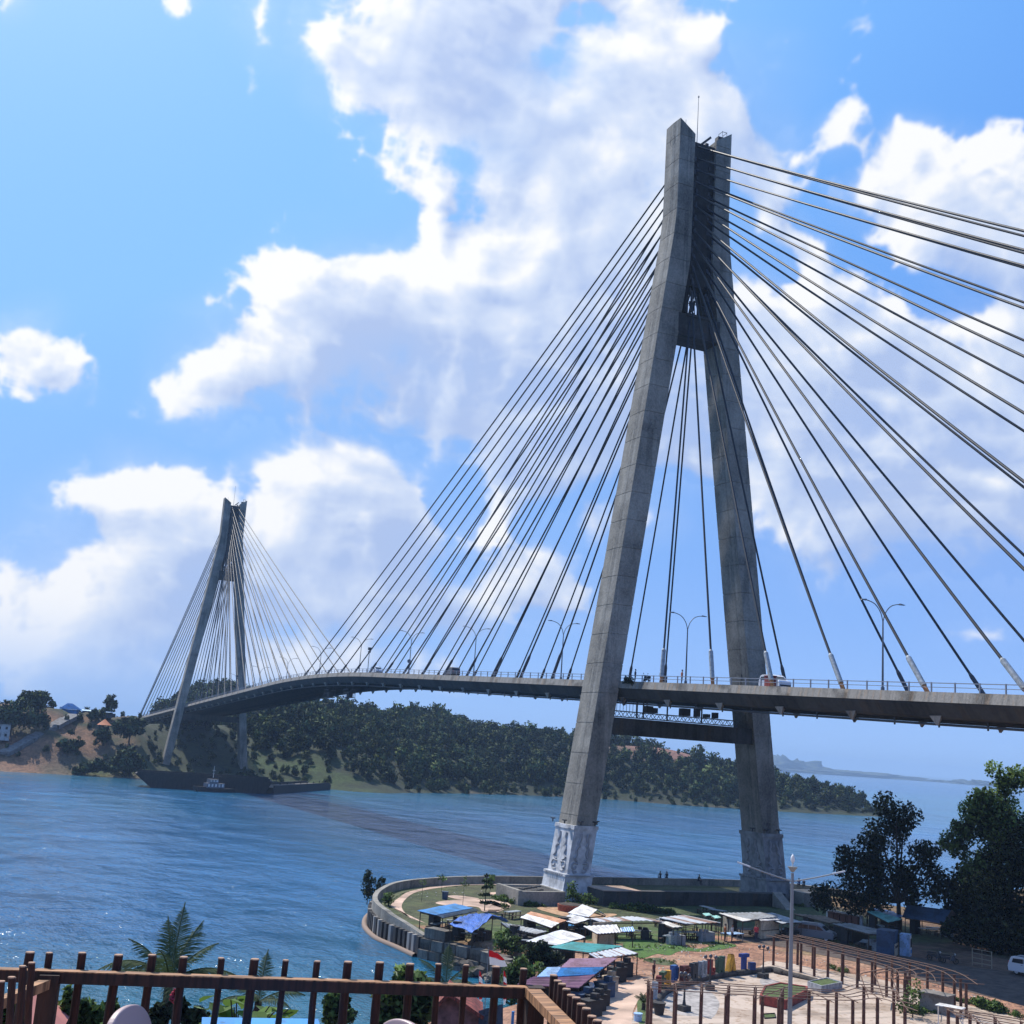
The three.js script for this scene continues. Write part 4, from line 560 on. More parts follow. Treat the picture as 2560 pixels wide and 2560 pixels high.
  { const b = V(47, 4, 45); S('grey-green bush behind the mixed thicket under the white roof', b, fromPx(b, [[1015, 1800, 24], [1040, 1810, 22], [1000, 1815, 18], [1040, 1835, 20]]), { n: 2200, leaf: 0.18, seed: 24, mat: M.leafDark, trunkH: 1 }); }
}
{ const p = z1(490, 520, G), w = wthing('round_planter', 'round red brick planter at the foot of the left pylon leg', 'planter', V(p.x, G, p.z)); const b = new MB(); b.cyl(V(p.x, G, p.z - 1), V(p.x, G + 0.75, p.z - 1), 1.5, 1.6, 24); b.build('planter_wall', mat('red_brick', [0.33, 0.085, 0.045], 0.85, { map: sized(T.grain, 1) }), w); const s = new MB(); s.cyl(V(p.x, G + 0.7, p.z - 1), V(p.x, G + 0.8, p.z - 1), 1.4, 1.4, 20); s.build('planter_soil', M.bark, w); }

// ───────────── stalls ─────────────
const col = (name, c, r = 0.7, o = {}) => mat(name, c, r, { map: sized(T.dirt, 4.3), ...o });
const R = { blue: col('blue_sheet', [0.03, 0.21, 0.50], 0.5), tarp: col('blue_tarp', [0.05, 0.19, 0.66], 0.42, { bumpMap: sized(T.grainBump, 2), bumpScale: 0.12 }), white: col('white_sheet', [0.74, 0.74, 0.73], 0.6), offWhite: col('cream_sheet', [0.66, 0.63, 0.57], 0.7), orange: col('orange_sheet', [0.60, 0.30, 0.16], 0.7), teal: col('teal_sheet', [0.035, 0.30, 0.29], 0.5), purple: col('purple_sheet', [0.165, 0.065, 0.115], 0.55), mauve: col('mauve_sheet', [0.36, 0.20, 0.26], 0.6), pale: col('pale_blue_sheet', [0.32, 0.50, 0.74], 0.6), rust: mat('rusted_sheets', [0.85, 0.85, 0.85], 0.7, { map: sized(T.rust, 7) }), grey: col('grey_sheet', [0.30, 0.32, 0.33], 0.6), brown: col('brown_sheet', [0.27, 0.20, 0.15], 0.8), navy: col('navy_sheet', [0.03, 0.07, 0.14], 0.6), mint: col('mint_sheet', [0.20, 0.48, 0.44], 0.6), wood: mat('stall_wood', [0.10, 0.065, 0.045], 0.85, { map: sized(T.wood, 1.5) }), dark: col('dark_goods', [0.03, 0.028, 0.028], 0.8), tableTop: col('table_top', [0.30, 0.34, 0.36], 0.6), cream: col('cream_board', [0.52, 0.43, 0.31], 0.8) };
const strand = (seed) => { const r = rng(seed); return () => r() - 0.5; };
let tableProto = null;
function tableAt(p, ry, label, group = 'tables and benches under the stall roofs') {
  if (!tableProto) {
    tableProto = thing('stall_table', label, 'table', p, ry, group);
    const t = new MB(); t.box(0, 0.76, 0, 2.2, 0.06, 0.75); t.build('table_top', R.tableTop, tableProto);
    for (const x of [-0.95, 0.95]) for (const z of [-0.3, 0.3]) { const l = new MB(); l.box(x, 0.365, z, 0.08, 0.73, 0.08); l.build('leg', R.wood, tableProto); }
    for (const z of [-0.72, 0.72]) { const s = new MB(); s.box(0, 0.44, z, 2.1, 0.05, 0.28); for (const x of [-0.9, 0.9]) s.box(x, 0.22, z, 0.07, 0.44, 0.2); s.bar(V(-0.9, 0.2, z), V(-0.9, 0.2, z * 0.4), 0.05); s.bar(V(0.9, 0.2, z), V(0.9, 0.2, z * 0.4), 0.05); s.build('bench', R.wood, tableProto); }
    return tableProto;
  }
  return copyOf(tableProto, p, ry, label);
}
function stall(o) {      // o: label, category, quads: [[corners], material, ripple], posts, walls
  const all = o.quads.flatMap((q) => q[0]), c = all.reduce((s, p) => s.add(p), V()).multiplyScalar(1 / all.length);
  const w = wthing(o.name ?? 'market_stall', o.label, o.category ?? 'market stall', V(c.x, G, c.z), 'stalls and shelters on the islet');
  o.quads.forEach(([p, m, kind], i) => { const b = new MB(), r = rng(i + (o.seed ?? 3)), L = p[0].distanceTo(p[1]), ph = r() * 6; b.sheet(p[0], p[1], p[2], p[3], kind === 'corr' ? max(8, Math.round(L / 0.14)) : 12, kind === 'corr' ? 4 : 8, kind === 'cloth' ? 0.02 : 0.05, (u, v) => kind === 'corr' ? 0.028 * sin(u * L / 0.28 * PI * 2 * 0.5) : kind === 'cloth' ? (m === R.tarp ? 1 : 0.3) * (0.16 * n2(u * 5 + ph, v * 4, 256, i) + 0.08 * n2(u * 14 + ph, v * 11, 256, i + 3)) - 0.15 * sin(u * PI) * sin(v * PI) : 0.03 * n2(u * 6 + ph, v * 5, 256, i)); b.build('roof_sheet', m, w, 'keep'); });
  const posts = o.posts ?? all.slice(0, 4);
  posts.forEach((p, i) => { const q = p.clone().lerp(V(c.x, p.y, c.z), 0.05), b = new MB(); b.cyl(V(q.x, G - 0.1, q.z), V(q.x, p.y - 0.02, q.z), 0.06, 0.05, 6); b.build('post', R.wood, w); });
  const rf = new MB(); for (let i = 0; i < posts.length; i++) { const a = posts[i].clone().lerp(V(c.x, posts[i].y, c.z), 0.05), d = posts[(i + 1) % posts.length].clone(); d.lerp(V(c.x, d.y, c.z), 0.05); a.y -= 0.12; d.y -= 0.12; rf.bar(a, d, 0.07, 0.1); } rf.build('roof_frame', R.wood, w);
  for (const [p, q, y0, y1, m] of o.walls ?? []) { const b = new MB(), n = V(q.z - p.z, 0, p.x - q.x).normalize().multiplyScalar(0.05), f = (k, y, s) => V(k.x + n.x * s, y, k.z + n.z * s); b.hull([f(p, y0, 1), f(q, y0, 1), f(q, y0, -1), f(p, y0, -1)], [f(p, y1, 1), f(q, y1, 1), f(q, y1, -1), f(p, y1, -1)]); b.build('wall_panel', m, w); }
  if (o.under && o.under !== 'x') { const r = rng(40 + (o.seed ?? 1)), pick = (u, v) => V(lerp(lerp(posts[0].x, posts[1].x, u), lerp(posts[3].x, posts[2].x, u), v), G, lerp(lerp(posts[0].z, posts[1].z, u), lerp(posts[3].z, posts[2].z, u), v)); const p = pick(0.15 + 0.2 * r(), 0.2), c = new MB(); c.box(p.x, G + 0.85, p.z, 0.7, 1.7, 1.1, r()); c.box(p.x, G + 1.74, p.z, 0.8, 0.08, 1.2, r()); for (let k = 0; k < 3; k++) c.box(p.x + 0.36, G + 0.4 + k * 0.5, p.z, 0.05, 0.05, 1.05, 0); one(c, 'cabinet', R.dark, 'dark cabinet added for roof shade and clutter ' + o.under, 'cabinet'); const q = pick(0.55 + 0.3 * r(), 0.75), e = new MB(); e.box(q.x, G + 0.45, q.z, 0.8, 0.9, 1.9, r() * 2); e.box(q.x, G + 1.0, q.z, 0.5, 0.22, 0.7, r() * 2); e.box(q.x + 0.1, G + 1.05, q.z + 0.7, 0.3, 0.3, 0.3, r() * 2); one(e, 'added_cart', [R.dark, R.wood, R.grey][floor(r() * 3)], 'low cart of boxes added for roof shade and clutter ' + o.under, 'cart'); }  // cabinet and cart are added to darken under the roof and fill clutter
  if (o.tables) { const r = rng(o.seed ?? 1); o.tables.forEach((t) => tableAt(V(lerp(lerp(posts[0].x, posts[1].x, t[0]), lerp(posts[3].x, posts[2].x, t[0]), t[1]), G, lerp(lerp(posts[0].z, posts[1].z, t[0]), lerp(posts[3].z, posts[2].z, t[0]), t[1])), Math.atan2(-(posts[1].z - posts[0].z), posts[1].x - posts[0].x) + (r() - 0.5) * 0.2, 'wooden table with benches ' + o.under + (o.tables.length > 1 ? ['', ', beside the first', ', at the far end'][min(2, o.tables.indexOf(t))] : ''))); }
  return w;
}
stall({ label: 'flat bright blue roof with a white front edge on thin posts', under: 'under the flat blue roof', seed: 1, quads: [[[z7(95, 310, 6.5), z7(470, 236, 6.7), z7(655, 283, 6.6), z7(285, 352, 6.4)], R.blue, ''], [[z7(285, 352, 6.39), z7(655, 283, 6.59), z7(715, 305, 6.2), z7(345, 378, 6.0)], R.offWhite, '']], posts: [z7(110, 315, 6.45), z7(470, 240, 6.65), z7(700, 300, 6.2), z7(345, 372, 6.05)], tables: [[0.3, 0.4], [0.7, 0.6]] });
stall({ label: 'crumpled bright blue tarpaulin tent beside the flat blue roof', under: 'under the crumpled blue tarpaulin', seed: 2, quads: [[[z7(400, 440, 5.9), z7(625, 325, 7.0), z7(860, 348, 6.9), z7(645, 525, 5.7)], R.tarp, 'cloth'], [[z7(860, 348, 6.9), z7(640, 325, 7.0), z7(720, 345, 6.5), z7(1015, 415, 6.0)], R.tarp, 'cloth']], posts: [z7(410, 438, 5.9), z7(625, 330, 6.9), z7(860, 355, 6.8), z7(650, 515, 5.7)], tables: [[0.4, 0.4], [0.7, 0.5]] });
stall({ label: 'narrow grey-green corrugated lean-to right of the blue tarpaulin', under: 'under the grey lean-to roof', seed: 3, quads: [[[z7(930, 425, 6.2), z7(1400, 518, 6.2), z7(1290, 545, 5.8), z7(1000, 478, 5.8)], R.grey, 'corr']], walls: [[z7(1010, 590, G + 0.02), z7(1120, 605, G + 0.02), G, 5.4, M.concrete]], tables: [[0.6, 0.5]] });
stall({ label: 'gabled roof with an orange back slope and white front slope', under: 'under the orange and white gable', seed: 4, quads: [[[z7(1130, 375, 6.3), z7(1190, 342, 6.5), z7(1520, 432, 6.5), z7(1440, 478, 6.3)], R.white, 'cloth'], [[z7(1190, 342, 6.5), z7(1235, 318, 6.3), z7(1600, 408, 6.3), z7(1520, 432, 6.5)], R.orange, '']], posts: [z7(1130, 375, 6.1), z7(1235, 318, 6.2), z7(1600, 408, 6.2), z7(1440, 475, 6.1)], tables: [[0.4, 0.4], [0.75, 0.5]] });
stall({ label: 'white gabled tent right of the red brick planter', under: 'under the white gabled tent', seed: 5, quads: [[[z1(525, 535, 6.3), z1(630, 472, 6.8), z1(742, 510, 6.8), z1(680, 562, 6.3)], R.white, ''], [[z1(630, 472, 6.8), z1(700, 495, 6.3), z1(805, 552, 6.2), z1(742, 510, 6.8)], R.white, '']], posts: [z1(528, 535, 6.0), z1(650, 500, 6.1), z1(805, 550, 6.0), z1(680, 560, 6.0)], tables: [[0.5, 0.5]] });
stall({ label: 'low white sheet roof in front of the white gabled tent', under: 'under the low white sheet', seed: 6, quads: [[[z1(462, 575, 6.0), z1(560, 540, 6.3), z1(690, 575, 6.1), z1(575, 612, 5.8)], R.white, 'cloth']], tables: [[0.5, 0.5]] });
stall({ label: 'large clean white sheet roof above the teal roof', under: 'under the large white roof', seed: 7, quads: [[[z1(220, 740, 6.3), z1(480, 655, 6.9), z1(655, 710, 6.7), z1(440, 768, 6.1)], R.white, 'cloth']], tables: [[0.3, 0.5], [0.7, 0.5]] });
stall({ label: 'long teal green roof behind the purple roof', under: 'under the teal roof', seed: 8, quads: [[[z1(385, 785, 6.2), z1(560, 746, 6.5), z1(935, 776, 6.5), z1(690, 825, 6.2)], R.teal, 'corr']], tables: [[0.5, 0.4]] });
stall({ label: 'white corrugated roof streaked with rust in front of the teal roof', under: 'under the streaked corrugated roof', seed: 9, quads: [[[z1(680, 833, 6.3), z1(925, 785, 6.5), z1(1045, 830, 6.2), z1(740, 868, 6.0)], mat('streaked_sheets', [1, 1, 1], 0.6, { map: sized(T.rust, 2.2) }), 'corr']], tables: [] });
const stallX = stall({ label: 'long stall roof striped purple, blue and mauve beside the footpath', under: 'under the purple and blue roof', seed: 10, quads: [[[z1(470, 935, 6.75), z1(545, 868, 7.0), z1(890, 862, 7.0), z1(795, 930, 6.7)], R.mauve, 'corr'], [[z1(300, 1002, 6.45), z1(372, 936, 6.7), z1(480, 933, 6.74), z1(430, 1000, 6.44)], R.pale, 'corr'], [[z1(430, 1000, 6.44), z1(480, 933, 6.74), z1(795, 929, 6.69), z1(722, 985, 6.4)], R.blue, 'corr'], [[z1(155, 1058, 6.1), z1(272, 1002, 6.42), z1(724, 986, 6.39), z1(608, 1083, 5.9)], R.purple, 'corr']], posts: [z1(165, 1058, 6.1), z1(545, 872, 6.9), z1(885, 866, 6.9), z1(608, 1078, 5.9)], tables: [[0.3, 0.6], [0.6, 0.7], [0.8, 0.5]] });
{ const r = rng(8); for (const [a, b, m, label] of [[750, 1215, R.dark, 'dark drinks cabinet in the shade of the purple roof'], [815, 1110, R.cream, 'cream front counter under the purple and blue roof'], [690, 1290, R.dark, 'dark goods crate nearest the camera under the purple roof'], [930, 1000, R.dark, 'dark heap of chairs behind the mauve roof end'], [722, 1252, R.dark, 'dark box added for shade at the kerb of the footpath under the purple roof'], [790, 1150, R.navy, 'navy box added for shade beside the cream counter'], [880, 1035, R.dark, 'dark box added for shade at the upper bend of the footpath'], [640, 1240, R.navy, 'navy box added for shade behind the front post of the purple roof'], [560, 1150, R.dark, 'dark box added to deepen the shade of the purple roof']]) { const p = z1(a, b, G), mb = new MB(); mb.box(p.x, G + 0.55, p.z, 0.9, 1.1, 1.5, 0.3); mb.box(p.x, G + 1.13, p.z, 1.0, 0.06, 1.6, 0.3); mb.box(p.x, G + 1.35, p.z - 0.3, 0.5, 0.4, 0.5, 0.5); one(mb, 'counter', m, label, 'counter'); } }  // later dark and navy boxes are added to stand for the roof shade
{ // hanging board with the stall's number
  const p = z1(705, 1060, 5.6), c = document.createElement('canvas'); c.width = 128; c.height = 96; const x = c.getContext('2d'); x.fillStyle = '#10131a'; x.fillRect(0, 0, 128, 96); x.fillStyle = '#dfe5ee'; x.font = 'bold 80px sans-serif'; x.textAlign = 'center'; x.fillText('15', 64, 78); const t = new THREE.CanvasTexture(c); t.colorSpace = THREE.SRGBColorSpace;
  const q = z1(740, 985, 5.95), b = new MB(), n = V(CAM.x - q.x, 0, CAM.z - q.z).normalize(), s = V(n.z, 0, -n.x); const f = (a, h, d) => q.clone().addScaledVector(s, a).addScaledVector(n, d).add(V(0, h, 0)); const g = new THREE.BoxGeometry(0.75, 0.5, 0.04); const o = new THREE.Mesh(g, mat('number_board', [1, 1, 1], 0.6, { map: t })); o.name = 'number_sign'; o.position.copy(q); o.rotation.y = Math.atan2(n.x, n.z); scene.add(o); tag(o, 'small dark sign reading 15 hanging at the purple roof edge', 'sign');
  const cl = new MB(); cl.sheet(z1(680, 1050, 5.4), z1(715, 1035, 5.5), z1(722, 1075, 4.95), z1(690, 1092, 4.85), 4, 4, 0.02, (u, v) => 0.06 * sin(u * 5 + v * 3)); one(cl, 'hanging_cloth', R.white, 'white cloth hanging from the corner of the purple roof', 'cloth');
}
stall({ label: 'pale hut with a white lean-to roof and boarded walls', category: 'hut', name: 'stall_hut', under: 'x', seed: 11, quads: [[[z1(640, 632, 6.5), z1(880, 620, 6.6), z1(912, 676, 6.3), z1(742, 687, 6.2)], R.white, 'corr'], [[z1(905, 642, 6.3), z1(1000, 636, 6.3), z1(1016, 668, 6.0), z1(918, 672, 6.0)], mat('striped_awning', [1, 1, 1], 0.6, { map: (() => { const t = tex(64, (x) => x % 0.25 < 0.125 ? [0.75, 0.78, 0.8] : [0.12, 0.35, 0.7]); return sized(t, 1.2); })() }), 'corr']], posts: [z1(645, 632, 6.5), z1(880, 622, 6.6), z1(1010, 664, 6.0), z1(742, 685, 6.2)], walls: [[z1(705, 752, G), z1(740, 795, G), G, 5.65, R.cream], [z1(740, 795, G), z1(860, 780, G), G, 5.7, R.cream], [z1(705, 752, G), z1(840, 740, G), G, 5.9, R.cream]] });
stall({ label: 'long low roof of rusty and white sheets behind the white hut', under: 'under the long rusty roof', seed: 12, quads: [[[z1(690, 575, 6.3), z1(985, 560, 6.5), z1(1090, 590, 6.4), z1(760, 600, 6.1)], R.rust, 'corr'], [[z1(985, 560, 6.49), z1(1100, 570, 6.5), z1(1250, 603, 6.3), z1(1090, 590, 6.39)], R.rust, 'corr']], posts: [z1(690, 575, 6.3), z1(1000, 562, 6.4), z1(1240, 600, 6.2), z1(770, 600, 6.1)], tables: [[0.2, 0.4], [0.5, 0.5], [0.8, 0.6]] });
stall({ label: 'broad rust-streaked white roof over a row of dark tables', under: 'under the broad rust-streaked roof', seed: 13, quads: [[[zs(770, 342, 6.5), zs(1060, 310, 6.7), zs(1480, 398, 6.5), zs(1080, 412, 6.2)], R.rust, 'corr']], tables: [[0.25, 0.4], [0.5, 0.5], [0.8, 0.5]] });
stall({ label: 'wide pale grey shed roof with a white front beam', category: 'shed', name: 'open_shed', under: 'under the pale grey shed', seed: 14, quads: [[[zs(1465, 290, 6.7), zs(1930, 280, 6.9), zs(2150, 330, 6.7), zs(1735, 378, 6.4)], R.grey, 'corr'], [[zs(1460, 292, 6.73), zs(1480, 288, 6.75), zs(1850, 365, 6.6), zs(1735, 382, 6.42)], R.offWhite, '']], posts: [zs(1475, 295, 6.7), zs(1930, 285, 6.8), zs(2150, 335, 6.6), zs(1735, 378, 6.4)], walls: [[zs(1510, 410, G + 1), zs(1620, 450, G + 1), G, 5.8, M.concrete]], tables: [[0.4, 0.5], [0.7, 0.6]] });
stall({ label: 'grey-white tarpaulin roof right of the cream kiosk', under: 'under the grey-white tarpaulin', seed: 15, quads: [[[z6(400, 165, 6.6), z6(560, 155, 6.8), z6(840, 240, 6.4), z6(650, 252, 6.2)], col('grey_white_tarp', [0.42, 0.45, 0.47], 0.6), 'cloth']], tables: [[0.6, 0.5]] });
{ // closed cream kiosk
  const p = [z6(395, 375, G), z6(455, 400, G), z6(620, 385, G)], d = p[2].clone().add(p[0]).sub(p[1]), w = wthing('kiosk', 'closed cream plywood kiosk with a tilted white roof beside the red earth', 'kiosk', V(p[1].x, G, p[1].z)); const b = new MB(), f = (k, y) => V(k.x, y, k.z); b.hull([f(p[0], G), f(p[1], G), f(p[2], G), f(d, G)], [f(p[0], 6.0), f(p[1], 5.85), f(p[2], 5.85), f(d, 6.0)]); b.build('wall', col('bright_cream_board', [0.74, 0.62, 0.44], 0.8), w); const r = new MB(), e = (k, y) => V(k.x + (k.x - w._w.x) * 0.04, y, k.z); r.sheet(e(p[0], 6.1).add(V(-0.3, 0, 0.2)), e(d, 6.1).add(V(-0.3, 0, -0.2)), e(p[2], 5.92).add(V(0.3, 0, -0.2)), e(p[1], 5.92).add(V(0.3, 0, 0.2)), 10, 4, 0.06); r.build('roof', R.white, w); const t = new MB(); t.bar(f(p[1], 4.85).add(V(0.04, 0, 0)), f(p[2], 4.85).add(V(0.04, 0, 0)), 0.06); t.build('rail', R.wood, w); }
stall({ label: 'long low brown roof behind the tall lamp pole', under: 'under the long brown roof', seed: 17, quads: [[[z6(760, 165, 6.3), z6(1040, 185, 6.4), z6(1210, 245, 6.2), z6(1090, 248, 6.0)], R.brown, 'corr']], tables: [[0.6, 0.5]] });
stall({ label: 'long grey roof edge over the dark row of stalls by the road', under: 'under the long grey roof', seed: 18, quads: [[[z6(1120, 258, 6.3), z6(1300, 255, 6.6), z6(1755, 355, 6.6), z6(1460, 352, 6.2)], col('dull_grey_sheet', [0.22, 0.24, 0.25], 0.7), 'corr']], walls: [[z6(1130, 400, G), z6(1460, 470, G), G, 5.4, R.dark]], tables: [[0.4, 0.6]] });
stall({ label: 'mint green and pale blue roof under the dark tree', under: 'under the mint green roof', seed: 19, quads: [[[z6(1430, 140, 6.4), z6(1530, 142, 6.6), z6(1770, 215, 6.5), z6(1640, 245, 6.2)], R.mint, 'corr'], [[z6(1500, 140, 6.2), z6(1640, 140, 6.3), z6(1800, 190, 6.2), z6(1700, 205, 6.1)], R.blue, '']], tables: [[0.5, 0.5]] });
stall({ label: 'open shelter with a dark blue hip roof by the right trees', category: 'shelter', name: 'shelter', under: 'under the dark blue hip roof', seed: 20, quads: [[[z2s(1040, 1150, 6.3), z2s(1075, 1062, 8.2), z2s(1400, 1100, 8.0), z2s(1340, 1198, 6.2)], R.navy, ''], [[z2s(1340, 1198, 6.2), z2s(1400, 1100, 8.0), z2s(1410, 1102, 8.0), z2s(1488, 1188, 6.2)], R.brown, '']], posts: [z2s(1050, 1150, 6.3), z2s(1180, 1110, 6.6), z2s(1480, 1188, 6.2), z2s(1330, 1196, 6.2)], tables: [[0.3, 0.5], [0.7, 0.5]] });
stall({ label: 'narrow white strip roof between the two rusty roofs', under: 'under the narrow white strip roof', seed: 22, quads: [[[zs(770, 395, 6.2), zs(880, 388, 6.4), zs(1045, 445, 6.3), zs(940, 455, 6.1)], R.offWhite, 'corr']], tables: [[0.4, 0.5]] });
stall({ label: 'small pale blue-green roof left of the grey shed', seed: 23, quads: [[[zs(1270, 295, 6.0), zs(1340, 288, 6.2), zs(1385, 312, 6.1), zs(1310, 322, 5.9)], R.mint, '']], tables: [] });
stall({ label: 'second small pale roof touching the grey shed', seed: 24, quads: [[[zs(1370, 322, 6.0), zs(1440, 316, 6.2), zs(1495, 340, 6.1), zs(1420, 350, 5.9)], R.mint, '']], tables: [] });
stall({ label: 'far blue canopy over the tables by the water behind the dark tree', under: 'under the far blue canopy', seed: 21, quads: [[[z6(1440, 120, 6.2), z6(1560, 115, 6.3), z6(1700, 150, 6.2), z6(1600, 160, 6.1)], R.blue, '']], tables: [] });
for (const [a, b, label] of [[1545, 538, 'small pale table standing in the open behind the grey shed'], [1620, 560, 'small blue-grey table beside the pale one behind the shed'], [1240, 640, 'pale table in the sun between the two rusty roofs'], [1400, 665, 'pale table nearest the grass under the sun'], [120, 575, 'pale table standing in the open right of the blue tarpaulin']]) { const p = z1(a, b, G); tableAt(V(p.x, G, p.z), 0.5 + a, label); }
{ const p = zs(1610, 610, G), w = wthing('folding_table', 'table with a blue plastic top at the edge of the red earth', 'table', V(p.x, G, p.z)); const t = new MB(); t.box(p.x, G + 0.78, p.z, 1.2, 0.05, 2.4, 0.25); t.build('table_top', R.pale, w); for (const [x, z] of [[-0.5, -1], [0.5, -1], [-0.5, 1], [0.5, 1]]) { const l = new MB(); l.box(p.x + x, G + 0.38, p.z + z, 0.06, 0.76, 0.06); l.build('leg', M.galv, w); } }
{ const p = zs(1700, 640, G), w = wthing('bench', 'blue bench under the white front of the orange gable', 'bench', V(z1(545, 660, G).x, G, z1(545, 660, G).z)); const q = w._w, b = new MB(); b.box(q.x, G + 0.5, q.z, 1.2, 0.1, 2.2, 0.3); b.build('seat', R.blue, w); const l = new MB(); l.box(q.x, G + 0.22, q.z, 0.9, 0.44, 0.12, 0.3); l.build('leg', R.wood, w); }
{ // dark blue booth with a cream panel, and the white booth with a blue door
  const p = z6(1650, 560, G), w = wthing('booth', 'dark blue booth with a cream front panel at the road', 'booth', V(p.x, G, p.z)), ry = 0.65; const b = new MB(); b.box(p.x - 0.8, G + 1.25, p.z - 0.4, 1.8, 2.5, 2.1, ry); b.build('body', R.navy, w); const c = new MB(); c.box(p.x - 0.8 + 0.93 * cos(ry), G + 0.65, p.z - 0.4 - 0.93 * sin(ry), 0.06, 1.2, 2.0, ry); c.build('front_panel', R.cream, w); const f = new MB(); for (let k = -1; k < 3; k++) f.box(p.x - 0.8 + 0.98 * cos(ry) + k * 0.35 * sin(ry), G + 0.95, p.z - 0.4 - 0.98 * sin(ry) + k * 0.35 * cos(ry), 0.03, 0.22, 0.2, ry); f.build('printed_mark', R.wood, w);
  const q = z6(1815, 565, G), v = wthing('phone_booth', 'white and blue booth with a dark window beside the road', 'booth', V(q.x, G, q.z)); const d = new MB(); d.box(q.x - 0.6, G + 1.1, q.z - 0.3, 1.0, 2.2, 1.1, ry); d.build('body', R.pale, v); const e = new MB(); e.box(q.x - 0.6 + 0.52 * cos(ry), G + 1.1, q.z - 0.3 - 0.52 * sin(ry), 0.05, 1.9, 0.85, ry); e.build('door', R.white, v); const g = new MB(); g.box(q.x - 0.6 + 0.56 * cos(ry), G + 1.35, q.z - 0.3 - 0.56 * sin(ry), 0.04, 0.85, 0.6, ry); g.build('window', mat('dark_glass', [0.03, 0.025, 0.025], 0.15), v); const h = new MB(); h.box(q.x - 0.6 + 0.56 * cos(ry), G + 0.5, q.z - 0.3 - 0.56 * sin(ry), 0.04, 0.35, 0.6, ry); h.build('kick_panel', R.blue, v); }
{ // white low wall with brown stools
  const a = z6(1065, 210, G), b = z6(1400, 280, G), w = wthing('low_white_wall', 'low white wall under the drooping branches of the dark tree', 'wall', V((a.x + b.x) / 2, G, (a.z + b.z) / 2)); const m = new MB(); m.bar(V(a.x, G + 0.6, a.z), V(b.x, G + 0.6, b.z), 0.2, 1.2); m.build('wall', R.white, w);
  for (let k = 0; k < 5; k++) { const p = a.clone().lerp(b, 0.12 + k * 0.17), s = new MB(); s.box(p.x + 0.5, G + 0.55, p.z + 0.3, 0.7, 0.9, 0.7, 0.4); s.box(p.x + 0.5, G + 1.02, p.z + 0.3, 0.8, 0.06, 0.8, 0.4); one(s, 'brown_stand', col('brown_board', [0.20, 0.08, 0.05]), ['leftmost', 'second from left', 'middle', 'second from right', 'rightmost'][k] + ' of the five brown stands before the low white wall', 'stand'); } }
for (const [p, label] of [[z7(370, 195, G), 'dark blue bin on the lawn left of the tan paving'], [z7(825, 45, G), 'blue bin by the sea wall at the back of the lawn'], [z7(968, 118, G), 'black bin against the left side of the open concrete box']]) { const b = new MB(); b.cyl(V(p.x, G, p.z), V(p.x, G + 0.85, p.z), 0.33, 0.4, 14); b.cyl(V(p.x, G + 0.85, p.z), V(p.x, G + 0.92, p.z), 0.43, 0.43, 14); one(b, 'waste_bin', R.navy, label, 'bin', 'bins on the islet lawn'); }
